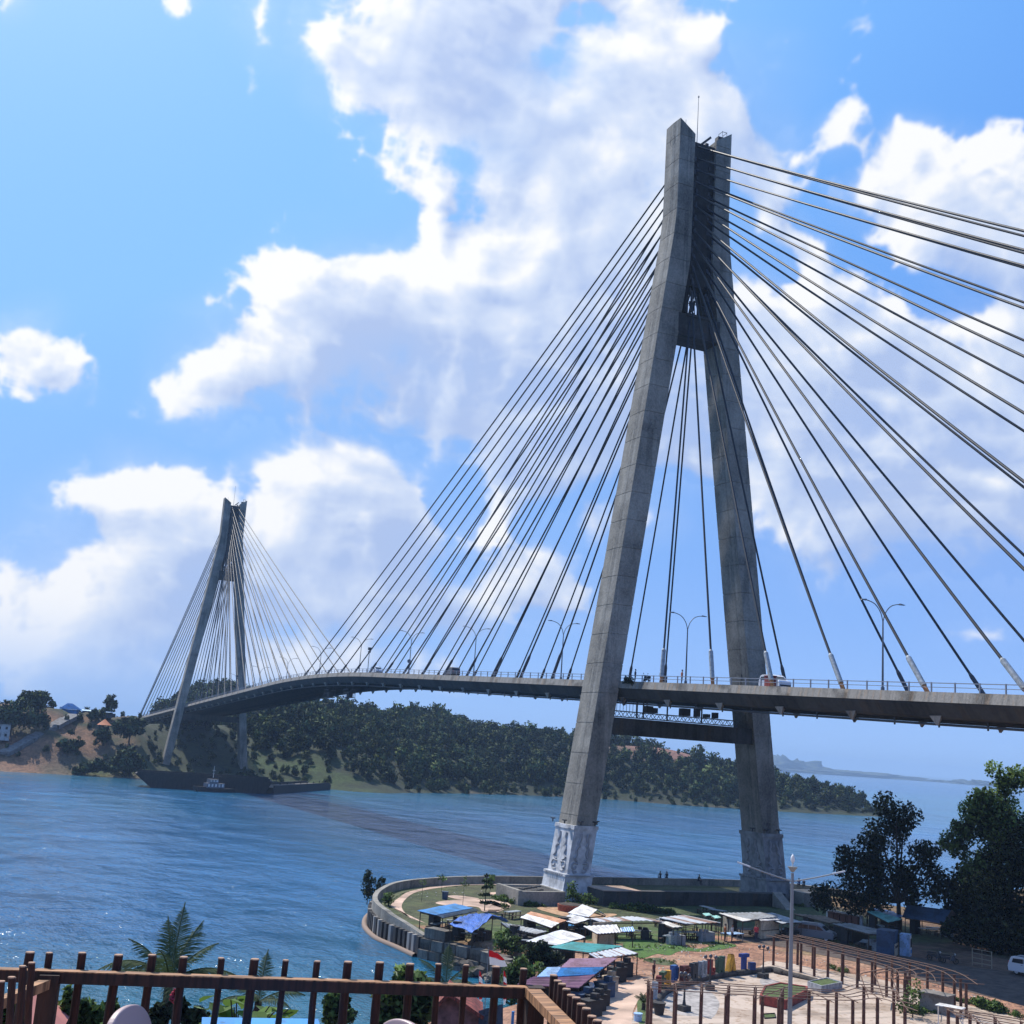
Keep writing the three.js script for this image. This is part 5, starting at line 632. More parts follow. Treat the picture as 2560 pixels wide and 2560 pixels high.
// ───────────── plaza ─────────────
{
  const w = wthing('letter_plinth', 'low curved rough stone kerb carrying the coloured letters', 'plinth', V(51, G, 28)), pts = [[190, 830], [215, 790], [260, 715], [340, 640], [440, 590], [560, 555], [660, 520], [760, 492], [860, 462], [960, 440], [1100, 420], [1250, 400], [1400, 385], [1530, 368], [1640, 355], [1760, 345], [1850, 360], [1920, 388]].map(([a, b]) => q1(a, b, G + 0.2)); pts.push(q2(200, 470, G + 0.2), q2(400, 520, G + 0.15), q2(560, 560, G + 0.1), q2(760, 615, G + 0.05));
  const b = new MB(); b.tube(pts, 0.3, 7, 120); b.build('kerb', mat('rough_kerb', [0.13, 0.115, 0.105], 0.95, { map: sized(T.concrete, 2), bumpMap: sized(T.grainBump, 1), bumpScale: 0.06 }), w);
}
{
  const glyphs = {      // outlines on a 1 x 1.6 board
    I: [[0.2, 0, 0.6, 1.6]], E: [[0, 0, 0.3, 1.6], [0.3, 0, 0.7, 0.3], [0.3, 0.65, 0.6, 0.3], [0.3, 1.3, 0.7, 0.3]], T: [[0.34, 0, 0.34, 1.25], [0, 1.25, 1.02, 0.35]], U: [[0, 0.25, 0.34, 1.35], [0.66, 0.25, 0.34, 1.35], [0.08, 0, 0.84, 0.3]], J: [[0.1, 0.2, 0.4, 1.4], [0.2, 0, 0.75, 0.35], [0.72, 0.2, 0.26, 0.5]], N: [[0, 0, 0.4, 1.6], [0.62, 0, 0.38, 1.6], [0.36, 0.5, 0.3, 0.8]], M: [[0, 0, 0.38, 1.6], [0.62, 0, 0.38, 1.6], [0.34, 0.3, 0.32, 1.15]], B: [[0, 0, 0.34, 1.6], [0.34, 0, 0.45, 0.3], [0.34, 0.7, 0.45, 0.3], [0.34, 1.3, 0.45, 0.3], [0.74, 0.2, 0.26, 0.55], [0.74, 0.95, 0.26, 0.45]], D: [[0, 0, 0.34, 1.6], [0.34, 0, 0.4, 0.3], [0.34, 1.3, 0.4, 0.3], [0.68, 0.22, 0.32, 1.16]], L: [[0.2, 0, 0.5, 1.6], [0.0, 0, 0.9, 0.35]],
  };
  const L = [['I', 195, 740, '#b9c2c9', 'white-grey upright letter at the near end of the letter row'], ['I', 245, 660, '#7e1f1c', 'dark red upright letter second from the near end of the row'], ['E', 300, 595, '#3a5738', 'dark green letter third from the near end of the row'], ['L', 372, 575, '#e0a02a', 'first yellow letter between the green and blue letters'], ['D', 458, 500, '#2f5f9e', 'blue letter between the yellow and brown letters'], ['B', 600, 505, '#6b3129', 'brown-red letter left of the dark grey letter'], ['N', 715, 465, '#34363c', 'dark grey letter beside the brown-red letter'], ['U', 835, 440, '#98a0a6', 'grey letter shaped like a U'], ['J', 948, 412, '#8a2422', 'red hooked letter in the middle of the row'], ['M', 1070, 388, '#3d5f4b', 'green letter left of the tall yellow A'], ['A', 1215, 368, '#e3a92c', 'yellow letter A toward the far end of the row'], ['T', 1390, 345, '#1f3f8f', 'dark blue letter T at the far end of the row'], ['I', 1500, 345, '#20407f', 'low broken blue letter after the T']];
  const pos = L.map((l) => q1(l[1], l[2], G + 0.4));
  L.forEach(([ch, a, b2, c, label], i) => {
    const p = pos[i], nx = pos[min(i + 1, L.length - 1)], pv = pos[max(i - 1, 0)], ang = Math.atan2(-(nx.z - pv.z), nx.x - pv.x), mb = new MB(), hs = i === 12 ? 0.4 : i > 8 ? 0.86 : 0.8;
    if (ch === 'A') { mb.hull([V(-0.6, 0, 0.2), V(-0.2, 0, 0.2), V(-0.2, 0, -0.2), V(-0.6, 0, -0.2)], [V(-0.2, 1.45, 0.2), V(0.2, 1.45, 0.2), V(0.2, 1.45, -0.2), V(-0.2, 1.45, -0.2)]).hull([V(0.2, 0, 0.2), V(0.6, 0, 0.2), V(0.6, 0, -0.2), V(0.2, 0, -0.2)], [V(-0.2, 1.45, 0.197), V(0.2, 1.45, 0.197), V(0.2, 1.45, -0.197), V(-0.2, 1.45, -0.197)]); mb.box(0, 0.55, 0, 0.5, 0.28, 0.38); }
    else for (const [x, y, w, h] of glyphs[ch]) mb.box(x + w / 2 - 0.5, (y + h / 2) * hs, 0, w, h * hs, 0.4);
    const o = mb.build('letter', mat('letter_paint', new THREE.Color(c).toArray(), 0.6, { map: sized(T.grain, 2) }), scene); o.position.copy(p); o.rotation.y = ang; tag(o, label, 'letter', 'row of large coloured letters on the kerb');
  });
}
{ // garden lamps with two globes on the plaza
  const proto = thing('garden_lamp', 'dark garden lamp with two heads standing at the far end of the letters', 'lamp post', q1(1650, 462, G), 0.4, 'garden lamps on the plaza'); const b = new MB(); b.box(0, 0.22, 0, 0.75, 0.44, 0.75); b.build('plinth', M.darkConcrete, proto); const p = new MB(); p.cyl(V(0, 0.44, 0), V(0, 2.5, 0), 0.09, 0.045, 8); p.cyl(V(0, 0.44, 0), V(0, 0.8, 0), 0.15, 0.09, 8); p.build('post', M.darkSteel, proto); const a = new MB(); a.bar(V(-0.42, 2.4, 0), V(0.42, 2.4, 0), 0.05); a.build('arm', M.darkSteel, proto); for (const x of [-0.42, 0, 0.42]) { const g = new MB(); g.ball(x, 2.6 + (x ? 0 : 0.08), 0, 0.15, 1, 1.1, 1, 10); g.build('globe', mat('dark_globe', [0.07, 0.07, 0.08], 0.3), proto); }
  copyOf(proto, q1(935, 622, G), 1.1, 'dark garden lamp standing in front of the red hooked letter'); copyOf(proto, q1(588, 905, G), 0.2, 'dark garden lamp standing on the pale worn patch of the plaza');
}
{ const p = q1(255, 955, G), b = new MB(); b.cyl(V(p.x, G, p.z), V(p.x, G + 0.8, p.z), 0.32, 0.45, 16); b.cyl(V(p.x, G + 0.8, p.z), V(p.x, G + 0.88, p.z), 0.48, 0.48, 16); one(b, 'plant_tub', R.dark, 'black tub standing on the plaza inside the near end of the letters', 'tub'); }
{ // raised beds with turf
  const bed = (name, label, pts, h, wallMat) => { const c = pts.reduce((s, p) => s.add(p), V()).multiplyScalar(1 / pts.length), w = wthing(name, label, 'planter', V(c.x, G, c.z)), n = pts.length, out = pts.map((p) => V(p.x, G, p.z)), inn = pts.map((p) => V(lerp(p.x, c.x, 0.09), 0, lerp(p.z, c.z, 0.09)));
    pts.forEach((p, i) => { const j = (i + 1) % n, b = new MB(), f = (q, y) => V(q.x, y, q.z); b.hull([f(out[i], G), f(out[j], G), f(inn[j], G), f(inn[i], G)], [f(out[i], G + h), f(out[j], G + h), f(inn[j], G + h), f(inn[i], G + h)]); b.build('side_wall', wallMat, w); });
    const t = new MB(); t.tri(...inn.map((p) => V(p.x, G + h - 0.07, p.z))); t.build('turf', M.turf, w); };
  bed('red_planter', 'red wedge-shaped planter with green turf on the plaza', [q1(1600, 820, G), q1(1890, 880, G), q2(345, 1000, G), q2(630, 850, G), q2(640, 800, G), q2(270, 745, G), q2(60, 790, G)], 0.75, mat('red_wall', [0.30, 0.05, 0.035], 0.8, { map: sized(T.grain, 2) }));
  bed('grey_planter', 'grey-white box planter with turf on top on the plaza', [q2(635, 705, G), q2(820, 770, G), q2(1105, 715, G), q2(900, 650, G)], 0.6, mat('grey_blue_wall', [0.40, 0.42, 0.45], 0.8, { map: sized(T.grain, 2) }));
  bed('low_turf_bed', 'small turf bed with a dark kerb at the bottom of the plaza', [q2(40, 1060, G), q2(200, 1050, G), q2(215, 1110, G), q2(60, 1120, G)], 0.12, R.dark);
}
{ // rusty steel pergolas
  const rustPost = mat('rusty_post', [0.155, 0.070, 0.050], 0.85, { map: sized(T.bark, 0.8), bumpMap: sized(T.grainBump, 0.4), bumpScale: 0.01 }), rustBar = mat('rusty_bar', [0.15, 0.088, 0.064], 0.8);
  function pergola(label, rows, h, ext) {
    const all = rows.flat(), c = all.reduce((s, p) => s.add(p), V()).multiplyScalar(1 / all.length), w = wthing('pergola', label, 'pergola', V(c.x, G, c.z)), r = rng(all.length);
    for (const row of rows) for (const p of row) { const b = new MB(), y = h + (r() - 0.5) * 0.1; b.cyl(V(p.x, G - 0.1, p.z), V(p.x + (r() - 0.5) * 0.05, G + y, p.z), 0.125, 0.115, 8); b.build('post', rustPost, w); }
    const n = rows[0].length, m = Math.min(n, rows[1].length);
    for (let k = 0; k <= 4; k++) { const t = -0.15 + k * 0.325, pts = []; for (let i = 0; i < m; i++) { const p = rows[0][i].clone().lerp(rows[1][i], t); p.y = G + h + 0.08 + 0.12 * (k % 2 ? 0.3 : 0); pts.push(p); } if (ext) { pts.unshift(pts[0].clone().addScaledVector(pts[1].clone().sub(pts[0]), -ext)); } pts.push(pts[pts.length - 1].clone().addScaledVector(pts[pts.length - 1].clone().sub(pts[pts.length - 2]), 0.4)); const b = new MB(); b.tube(pts, 0.032, 5, pts.length * 2); b.build('long_bar', rustBar, w); }
    for (let i = 0; i < m; i++) { const a = rows[0][i], d = rows[1][i], b = new MB(), e = d.clone().sub(a); b.bar(V(a.x - e.x * 0.3, G + h, a.z - e.z * 0.3), V(d.x + e.x * 0.3, G + h, d.z + e.z * 0.3), 0.05); b.build('cross_bar', rustBar, w); }
    return w;
  }
  const rowA = [], rowB = []; const ctr = new THREE.CatmullRomCurve3([V(45.6, 0, 17.1), V(49, 0, 16.6), V(53, 0, 16.3), V(56.8, 0, 15.9), V(60, 0, 15.9), V(63, 0, 17.0), V(65.2, 0, 19.2)]), ctr2 = new THREE.CatmullRomCurve3([V(45.6, 0, 14.3), V(49, 0, 13.7), V(53, 0, 13.2), V(57, 0, 12.6), V(60.6, 0, 12.1), V(63.6, 0, 12.6), V(67, 0, 14.6)]);
  for (let i = 0; i < 13; i++) { rowA.push(ctr.getPointAt(i / 12)); rowB.push(ctr2.getPointAt(i / 12)); }
  const pg = pergola('long rusty steel pergola between the plaza and the road', [rowA, rowB], 2.6, 0.3);
  { for (const [a, b] of [[1200, 560], [1395, 560], [1610, 570], [1815, 600]]) { const p = q2(a, b, G + 1.7), e = new MB(), pts = []; for (let k = 0; k <= 12; k++) { const t = k / 12; pts.push(V(p.x + 0.1 + 4.6 * abs(t - 0.4) * (t < 0.4 ? 1.0 : 1.2), p.y + 1.1 - t * 1.9, p.z - 2.4 + t * 3.4)); } e.tube(pts, 0.05, 5, 26); e.build('bent_bar', rustBar, pg); } }
  const A = [], B = []; const c1 = new THREE.CatmullRomCurve3([[118, 500], [475, 530], [830, 545], [1190, 565], [1550, 590], [1910, 600]].map(([a, b]) => q1(a, b, G + 3)).concat([[165, 1680], [360, 1690], [560, 1700], [760, 1660], [980, 1690]].map(([a, b]) => z2(a, b, G + 3)))), c2 = new THREE.CatmullRomCurve3([[160, 600], [525, 630], [900, 650], [1270, 675], [1645, 700]].map(([a, b]) => q1(a, b, G + 3)).concat([[20, 1730], [430, 1750], [635, 1762], [840, 1735], [1060, 1800]].map(([a, b]) => z2(a, b, G + 3))));
  for (let i = 0; i < 11; i++) { A.push(c1.getPoint(i / 10)); B.push(c2.getPoint(i / 10)); }
  pergola('rusty steel pergola along the near side of the plaza', [A, B], 3, 0.2);
  const C = [], D = []; for (const [a, b] of [[915, 1200], [1205, 1255], [1545, 1310], [1900, 1370]]) C.push(q3(a, b, G + 2.6)); for (const [a, b] of [[1040, 1290], [1320, 1370], [1650, 1440], [1990, 1510]]) D.push(q3(a, b, G + 2.6)); pergola('short rusty pergola at the lower right corner of the plaza', [C, D], 2.6, 0.2);
  { const p = q3(945, 1160, G + 1.9), b = new MB(); b.box(p.x, p.y, p.z, 1.9, 0.06, 1.1, 0.5); for (const s of [-0.8, 0.8]) b.cyl(V(p.x + s, G, p.z - s * 0.5), V(p.x + s, p.y, p.z - s * 0.5), 0.04, 0.04, 6); one(b, 'small_white_roof', R.white, 'small white board roof among the pergola posts at lower right', 'roof board'); const q = q3(760, 1240, G), e = new MB(); e.box(q.x, G + 0.7, q.z, 2.2, 1.4, 1.4, 0.4); e.box(q.x, G + 1.45, q.z, 2.5, 0.1, 1.7, 0.4); one(e, 'store_box', col('grey_box', [0.22, 0.2, 0.18], 0.8), 'grey store box under the pergola beside the small white roof', 'store box'); }
  // climbing plant in the pergola
  { const b = V(66.4, G, 19.5); plant('climber', 'green climbing shrub growing round the pergola corner', 'shrub', b, [[0, 1.4, 0, 1.0, 1.2], [0.6, 2.3, 0.4, 0.7], [-0.5, 0.8, 0.5, 0.8]], { n: 420, leaf: 0.12, seed: 51 }); }
}
{ // tall lamp pole with two arms
  const f = at(1973, 2610, G), base = V(f.x, G, f.z), yA = heightAt(1977, 2201, f.x, f.z) - G, yT = heightAt(1978, 2150, f.x, f.z) - G, t = thing('street_lamp', 'tall grey lamp pole with two long arms and a white ornament on top', 'street lamp', base);
  const p = new MB(); p.cyl(V(0, 0, 0), V(0, yA + 0.5, 0), 0.17, 0.10, 10); p.build('pole', M.galv, t);
  const d = onPlane(2113, 2178, V(f.x, G, f.z)).sub(base), e = onPlane(1843, 2155, V(f.x, G, f.z)).sub(base);
  for (const q of [d, e]) { const a = new MB(), m = V(q.x * 0.5, lerp(yA, q.y, 0.42), q.z * 0.5); a.tube([V(0, yA - 0.05, 0), V(q.x * 0.2, yA + (q.y - yA) * 0.12, q.z * 0.2), m, q.clone().multiplyScalar(0.78).setY(lerp(yA, q.y, 0.74))], 0.045, 6, 20); a.build('arm', M.galv, t); const h = new MB(), s = q.clone().multiplyScalar(0.76).setY(lerp(yA, q.y, 0.73)); h.bar(s, q, 0.26, 0.09); h.build('lamp_head', mat('lamp_head_grey', [0.5, 0.52, 0.54], 0.4), t); }
  const c = new MB(); c.add(new THREE.CylinderGeometry(0.36, 0.1, 0.36, 14).translate(0, yA + 0.75, 0)); c.build('cup', M.galv, t); const o = new MB(); o.cyl(V(0, yA + 0.9, 0), V(0, yA + 1.2, 0), 0.05, 0.05); o.ball(0, yA + 1.45, 0, 0.16, 0.9, 1.8, 0.9); o.cyl(V(0, yA + 1.7, 0), V(0, yT, 0), 0.06, 0.02); for (const s of [1, -1]) o.bar(V(0, yA + 1.5, 0), V(s * 0.3, yA + 1.75, s * 0.2), 0.05); o.build('ornament', R.white, t);
}

// ───────────── vehicles ─────────────
const glassDark = mat('tinted_glass', [0.02, 0.025, 0.03], 0.08), tyreM = mat('tyre', [0.02, 0.02, 0.02], 0.9), rimM = mat('rim', [0.45, 0.46, 0.48], 0.35, { metalness: 0.6 });
function car(label, pos, ry, paint, group) {     // small people carrier, front to +x
  const t = thing('parked_car', label, 'car', pos, ry, group), side = [[-2.05, 0.35], [-2.1, 0.75], [-2.02, 1.05], [-1.78, 1.58], [-1.5, 1.68], [0.35, 1.66], [0.75, 1.52], [1.3, 1.08], [1.98, 0.92], [2.12, 0.7], [2.1, 0.35]];
  const s = new THREE.Shape(side.map(([x, y]) => new THREE.Vector2(x, y))), g = new THREE.ExtrudeGeometry(s, { depth: 1.5, bevelEnabled: true, bevelThickness: 0.09, bevelSize: 0.06, bevelSegments: 3 }); g.translate(0, 0, -0.75);
  new MB().add(g).build('body', paint, t);
  const win = (pts, z) => { const w = new THREE.Shape(pts.map(([x, y]) => new THREE.Vector2(x, y))), q = new THREE.ExtrudeGeometry(w, { depth: 0.02, bevelEnabled: false }); q.translate(0, 0, z > 0 ? z - 0.005 : z - 0.015); new MB().add(q).build('side_window', glassDark, t); };
  for (const z of [0.845, -0.845]) { win([[-1.72, 1.12], [-1.6, 1.5], [-0.62, 1.55], [-0.62, 1.12]], z); win([[-0.54, 1.12], [-0.54, 1.55], [0.25, 1.55], [0.25, 1.12]], z); win([[0.32, 1.12], [0.32, 1.54], [0.62, 1.46], [1.08, 1.12]], z); }
  const ws = new MB(); ws.bar(V(0.86, 1.5, 0), V(1.36, 1.1, 0), 1.36, 0.03); ws.build('windscreen', glassDark, t); const rw = new MB(); rw.bar(V(-1.88, 1.52, 0), V(-2.1, 1.1, 0), 1.3, 0.03); rw.build('rear_window', glassDark, t);
  for (const x of [-1.3, 1.35]) for (const z of [-0.74, 0.74]) { const w = new MB(); w.add(new THREE.TorusGeometry(0.24, 0.1, 8, 20).translate(x, 0.33, z)); const tm = w.build('tyre', tyreM, t); const r = new MB(); r.add(new THREE.CylinderGeometry(0.21, 0.21, 0.17, 16).rotateX(PI / 2).translate(x, 0.33, z)); r.build('rim', rimM, tm); }
  for (const z of [-0.6, 0.6]) { const h = new MB(); h.box(2.1, 0.78, z, 0.1, 0.16, 0.34); h.build('headlight', mat('lamp_glass', [0.6, 0.62, 0.64], 0.15), t); const l = new MB(); l.box(-2.12, 1.0, z, 0.08, 0.4, 0.16); l.build('tail_light', mat('red_lens', [0.35, 0.02, 0.02], 0.3), t); }
  const bp = new MB(); for (const x of [2.12, -2.14]) bp.box(x, 0.45, 0, 0.1, 0.22, 1.5); bp.build('bumper', R.dark, t); const rl = new MB(); rl.box(-0.5, 1.76, 0.6, 1.9, 0.05, 0.05).box(-0.5, 1.76, -0.6, 1.9, 0.05, 0.05); rl.build('roof_rail', M.darkSteel, t); const hd = new MB(); for (const z of [0.845, -0.845]) for (const x of [-0.75, 0.2]) hd.box(x, 0.98, z, 0.16, 0.04, 0.04); hd.build('door_handle', M.darkSteel, t);
  return t;
}
const whitePaint = new THREE.MeshPhysicalMaterial({ color: lin([0.66, 0.67, 0.70]), roughness: 0.35, clearcoat: 0.8, clearcoatRoughness: 0.1, side: THREE.DoubleSide }); whitePaint.name = 'silver_white_paint';
{ const p = z2(1845, 1572, G), q = z2(1932, 1585, G), c1_ = car('silver-white people carrier parked on the road at the right edge', V(p.x + 1.2, G + 0.03, p.z - 1.5), Math.atan2(-(q.z - p.z), q.x - p.x) - 0.25, whitePaint, 'cars parked on the road');
  const r = z6(985, 425, G); car('silver car painted dark for the shade behind the pergola posts', V(r.x - 1.2, G + 0.03, r.z - 0.6), 0.65, mat('shade_darkened_paint', [0.16, 0.17, 0.19], 0.35), 'cars parked on the road'); }  // silver car, its paint darkened to stand for the roof shade
function motorbike(label, pos, ry, c) {
  const t = thing('motorbike', label, 'motorbike', pos, ry, 'motorbikes'), m = mat('bike_paint', c, 0.35);
  for (const x of [-0.6, 0.62]) { const w = new MB(); w.add(new THREE.TorusGeometry(0.25, 0.055, 7, 20).translate(x, 0.3, 0)); w.add(new THREE.CylinderGeometry(0.06, 0.06, 0.12, 8).rotateX(PI / 2).translate(x, 0.3, 0)); for (let k = 0; k < 5; k++) w.bar(V(x, 0.3, 0), V(x + 0.24 * cos(k * 1.257), 0.3 + 0.24 * sin(k * 1.257), 0), 0.025); w.build('wheel', tyreM, t); }
  const b = new MB(); b.hull([V(-0.75, 0.55, 0.12), V(0.1, 0.4, 0.12), V(0.1, 0.4, -0.12), V(-0.75, 0.55, -0.12)], [V(-0.85, 0.78, 0.1), V(0.05, 0.72, 0.12), V(0.05, 0.72, -0.12), V(-0.85, 0.78, -0.1)]).hull([V(0.1, 0.3, 0.14), V(0.5, 0.4, 0.2), V(0.5, 0.4, -0.2), V(0.1, 0.3, -0.14)], [V(0.25, 0.75, 0.1), V(0.48, 0.98, 0.14), V(0.48, 0.98, -0.14), V(0.25, 0.75, -0.1)]); b.build('body', m, t);
  const s = new MB(); s.box(-0.35, 0.82, 0, 0.85, 0.09, 0.26); s.build('seat', R.dark, t); const h = new MB(); h.cyl(V(0.62, 0.3, 0.09), V(0.42, 1.0, 0.09), 0.03, 0.03).cyl(V(0.62, 0.3, -0.09), V(0.42, 1.0, -0.09), 0.03, 0.03).cyl(V(0.38, 1.02, -0.33), V(0.38, 1.02, 0.33), 0.022, 0.022); h.build('handlebar', M.darkSteel, t); const l = new MB(); l.ball(0.53, 0.95, 0, 0.1); l.build('headlight', R.white, t); const mr = new MB(); for (const z of [0.3, -0.3]) { mr.cyl(V(0.38, 1.02, z), V(0.36, 1.22, z * 1.15), 0.012, 0.012, 5); mr.box(0.36, 1.26, z * 1.15, 0.02, 0.09, 0.13); } mr.build('mirror', M.darkSteel, t);
  return t;
}
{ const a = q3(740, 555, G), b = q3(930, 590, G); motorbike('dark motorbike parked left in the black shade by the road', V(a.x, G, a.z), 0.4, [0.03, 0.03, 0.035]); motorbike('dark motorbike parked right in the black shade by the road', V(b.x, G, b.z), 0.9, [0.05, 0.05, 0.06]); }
{ // gate-like frame of bare bars
  const a = q3(1240, 605, G), b = q3(1500, 655, G), w = wthing('metal_gate', 'pale metal frame of crossed bars standing beside the white car', 'gate', V((a.x + b.x) / 2, G, (a.z + b.z) / 2)), m = mat('pale_frame', [0.30, 0.25, 0.18], 0.7), A = (t, y) => V(lerp(a.x, b.x, t), G + y, lerp(a.z, b.z, t)); for (const t of [0, 0.5, 1]) { const u = new MB(); u.bar(A(t, 0), A(t, 1.65), t === 0.5 ? 0.04 : 0.07); u.build('upright', m, w); } for (const y of [0.3, 0.75, 1.2, 1.6]) { const u = new MB(); u.bar(A(0, y), A(1, y), 0.05); u.build('bar', m, w); } }

// ───────────── people: one continuous skin meshed round a posed skeleton ─────────────
function person(label, pos, ry, pose, c) {
  const stand = pose === 'stand', hipY = stand ? 0.92 : pose === 'sit' ? 0.12 : 0.95, up = V(pose === 'ride' ? 0.18 : pose === 'sit' ? 0.08 : 0, 0.52, 0), H = V(0, hipY, 0), S = H.clone().add(up), hd = S.clone().add(V(0.03, 0.25, 0));
  const bones = []; const add = (a, ra, b, rb) => bones.push([a, ra, b, rb]);
  add(H.clone().add(V(0, 0.02, 0.07)), 0.115, H.clone().add(V(0, 0.02, -0.07)), 0.115); add(H.clone().add(V(0, 0.08, 0)), 0.125, S.clone().add(V(0, -0.1, 0)), 0.145); add(S.clone().add(V(0, -0.02, 0.15)), 0.07, S.clone().add(V(0, -0.02, -0.15)), 0.07); add(S, 0.06, hd.clone().add(V(0, -0.1, 0)), 0.052); add(hd.clone().add(V(-0.015, 0.03, 0)), 0.098, hd.clone().add(V(0.015, -0.04, 0)), 0.08); add(hd.clone().add(V(0.09, -0.01, 0)), 0.018, hd.clone().add(V(0.105, -0.035, 0)), 0.016); for (const s of [1, -1]) add(hd.clone().add(V(-0.01, 0, s * 0.095)), 0.02, hd.clone().add(V(-0.01, -0.04, s * 0.092)), 0.014);
  const fingers = (w, dir) => { for (let k = 0; k < 4; k++) { const o = V(dir.y * 0.0 + (k - 1.5) * 0.021, 0, 0); add(w.clone().add(o).addScaledVector(dir, 0.06), 0.011, w.clone().add(o.multiplyScalar(1.15)).addScaledVector(dir, 0.13 + (k % 3) * 0.012), 0.009); } add(w, 0.03, w.clone().addScaledVector(dir, 0.07), 0.03); add(w.clone().add(V(0.03, 0, 0)).addScaledVector(dir, 0.02), 0.013, w.clone().add(V(0.055, 0, 0)).addScaledVector(dir, 0.07), 0.01); };
  for (const s of [1, -1]) {
    const sh = S.clone().add(V(0, -0.02, s * 0.18)), el = stand ? sh.clone().add(V(s > 0 ? 0.02 : -0.03, -0.29, s * 0.05)) : sh.clone().add(V(0.14, -0.25, s * 0.05)), wr = stand ? el.clone().add(V(0.05, -0.25, -s * 0.01)) : pose === 'ride' ? V(0.5, 1.12, s * 0.3) : el.clone().add(V(0.2, -0.1, -s * 0.04)); add(sh, 0.055, el, 0.043); add(el, 0.042, wr, 0.03); fingers(wr, stand ? V(0.1, -1, 0).normalize() : V(1, -0.3, 0).normalize());
    const hp = H.clone().add(V(0, 0, s * 0.09)), kn = stand ? V(s * 0.03, 0.5, s * 0.1) : pose === 'sit' ? V(0.42, 0.16, s * 0.12) : V(0.34, 0.82, s * 0.2), an = stand ? V(s * 0.02 - 0.03, 0.08, s * 0.1) : pose === 'sit' ? V(0.44, -0.28, s * 0.11) : V(0.12, 0.42, s * 0.22); add(hp, 0.09, kn, 0.06); add(kn, 0.057, an, 0.038); add(an.clone().add(V(-0.04, -0.045, 0)), 0.035, an.clone().add(V(0.16, -0.05, s * 0.02)), 0.03);
  }
  const lo = V(1e9, 1e9, 1e9), hi = V(-1e9, -1e9, -1e9); for (const [a, ra, b, rb] of bones) for (const [q, r] of [[a, ra], [b, rb]]) { lo.min(q.clone().subScalar(r + 0.06)); hi.max(q.clone().addScalar(r + 0.06)); }
  const size = 72, cen = lo.clone().add(hi).multiplyScalar(0.5), half = max(hi.x - lo.x, hi.y - lo.y, hi.z - lo.z) / 2, mc = new MarchingCubes(size, new THREE.MeshStandardMaterial(), false, false, 60000); mc.isolation = 0; mc.field.fill(-1);
  const q = V(), ab = V(); const K = 0.028, X = (i) => (i - size / 2) / (size / 2) * half;
  const F = new Float32Array(size ** 3).fill(9);
  for (const [a, ra, b, rb] of bones) { ab.copy(b).sub(a); const L2 = max(ab.lengthSq(), 1e-6), R2 = max(ra, rb) + 0.08, ix = (v, c) => Math.round((v - c) / half * size / 2 + size / 2); const x0 = max(0, ix(min(a.x, b.x) - R2, cen.x)), x1 = min(size - 1, ix(max(a.x, b.x) + R2, cen.x)), y0 = max(0, ix(min(a.y, b.y) - R2, cen.y)), y1 = min(size - 1, ix(max(a.y, b.y) + R2, cen.y)), zz0 = max(0, ix(min(a.z, b.z) - R2, cen.z)), zz1 = min(size - 1, ix(max(a.z, b.z) + R2, cen.z));
    for (let z = zz0; z <= zz1; z++) for (let y = y0; y <= y1; y++) for (let x = x0; x <= x1; x++) { q.set(cen.x + X(x), cen.y + X(y), cen.z + X(z)).sub(a); const t = clamp(q.dot(ab) / L2); const d = q.addScaledVector(ab, -t).length() - lerp(ra, rb, t), i = x + y * size + z * size * size, e = F[i], h = clamp(0.5 + 0.5 * (e - d) / K); F[i] = lerp(e, d, h) - K * h * (1 - h); } }
  for (let i = 0; i < F.length; i++) mc.field[i] = -F[i];
  mc.update(); const n = mc.count, pos_ = new Float32Array(n * 3), nor = new Float32Array(mc.normalArray.slice(0, n * 3)), colr = new Float32Array(n * 3);
  for (let i = 0; i < n; i++) { const x = cen.x + mc.positionArray[i * 3] * half, y = cen.y + mc.positionArray[i * 3 + 1] * half, z = cen.z + mc.positionArray[i * 3 + 2] * half; pos_.set([x, y, z], i * 3); const armOut = abs(z) > 0.2 && y > hipY - 0.15; let k = c.skin; if (y > hd.y + 0.03 || (y > hd.y - 0.06 && x < hd.x - 0.04)) k = c.hair; else if (y > S.y + 0.02) k = c.skin; else if (!stand && pose !== 'ride' ? (y > hipY + 0.08 && x < 0.3) : (y > hipY + 0.02 && !(armOut && (stand ? y < S.y - 0.3 : x > 0.32)))) k = c.shirt; else if (armOut && stand) k = c.skin; else if (stand ? y < 0.1 : pose === 'sit' ? y < -0.28 : y < 0.4) k = c.shoe ?? [0.03, 0.03, 0.03]; else if (y <= hipY + 0.08 && (stand || pose === 'ride' ? !armOut : x < 0.55)) k = c.trousers; colr.set(k, i * 3); }
  const g = new THREE.BufferGeometry(); g.setAttribute('position', new THREE.BufferAttribute(pos_, 3)); g.setAttribute('normal', new THREE.BufferAttribute(nor, 3)); g.setAttribute('color', new THREE.BufferAttribute(colr, 3)); 
  const m = new THREE.Mesh(g, new THREE.MeshStandardMaterial({ vertexColors: true, roughness: 0.85, side: THREE.DoubleSide })); m.material.name = 'skin_and_clothes'; m.name = numbered('person'); m.position.copy(pos.isVector3 ? pos : V(...pos)); m.rotation.y = ry; m.castShadow = m.receiveShadow = true; scene.add(m); return tag(m, label, 'person');
}
const skin = [0.22, 0.12, 0.075], hair = [0.012, 0.010, 0.010], Cc = (shirt, trousers) => ({ skin, hair, shirt, trousers });
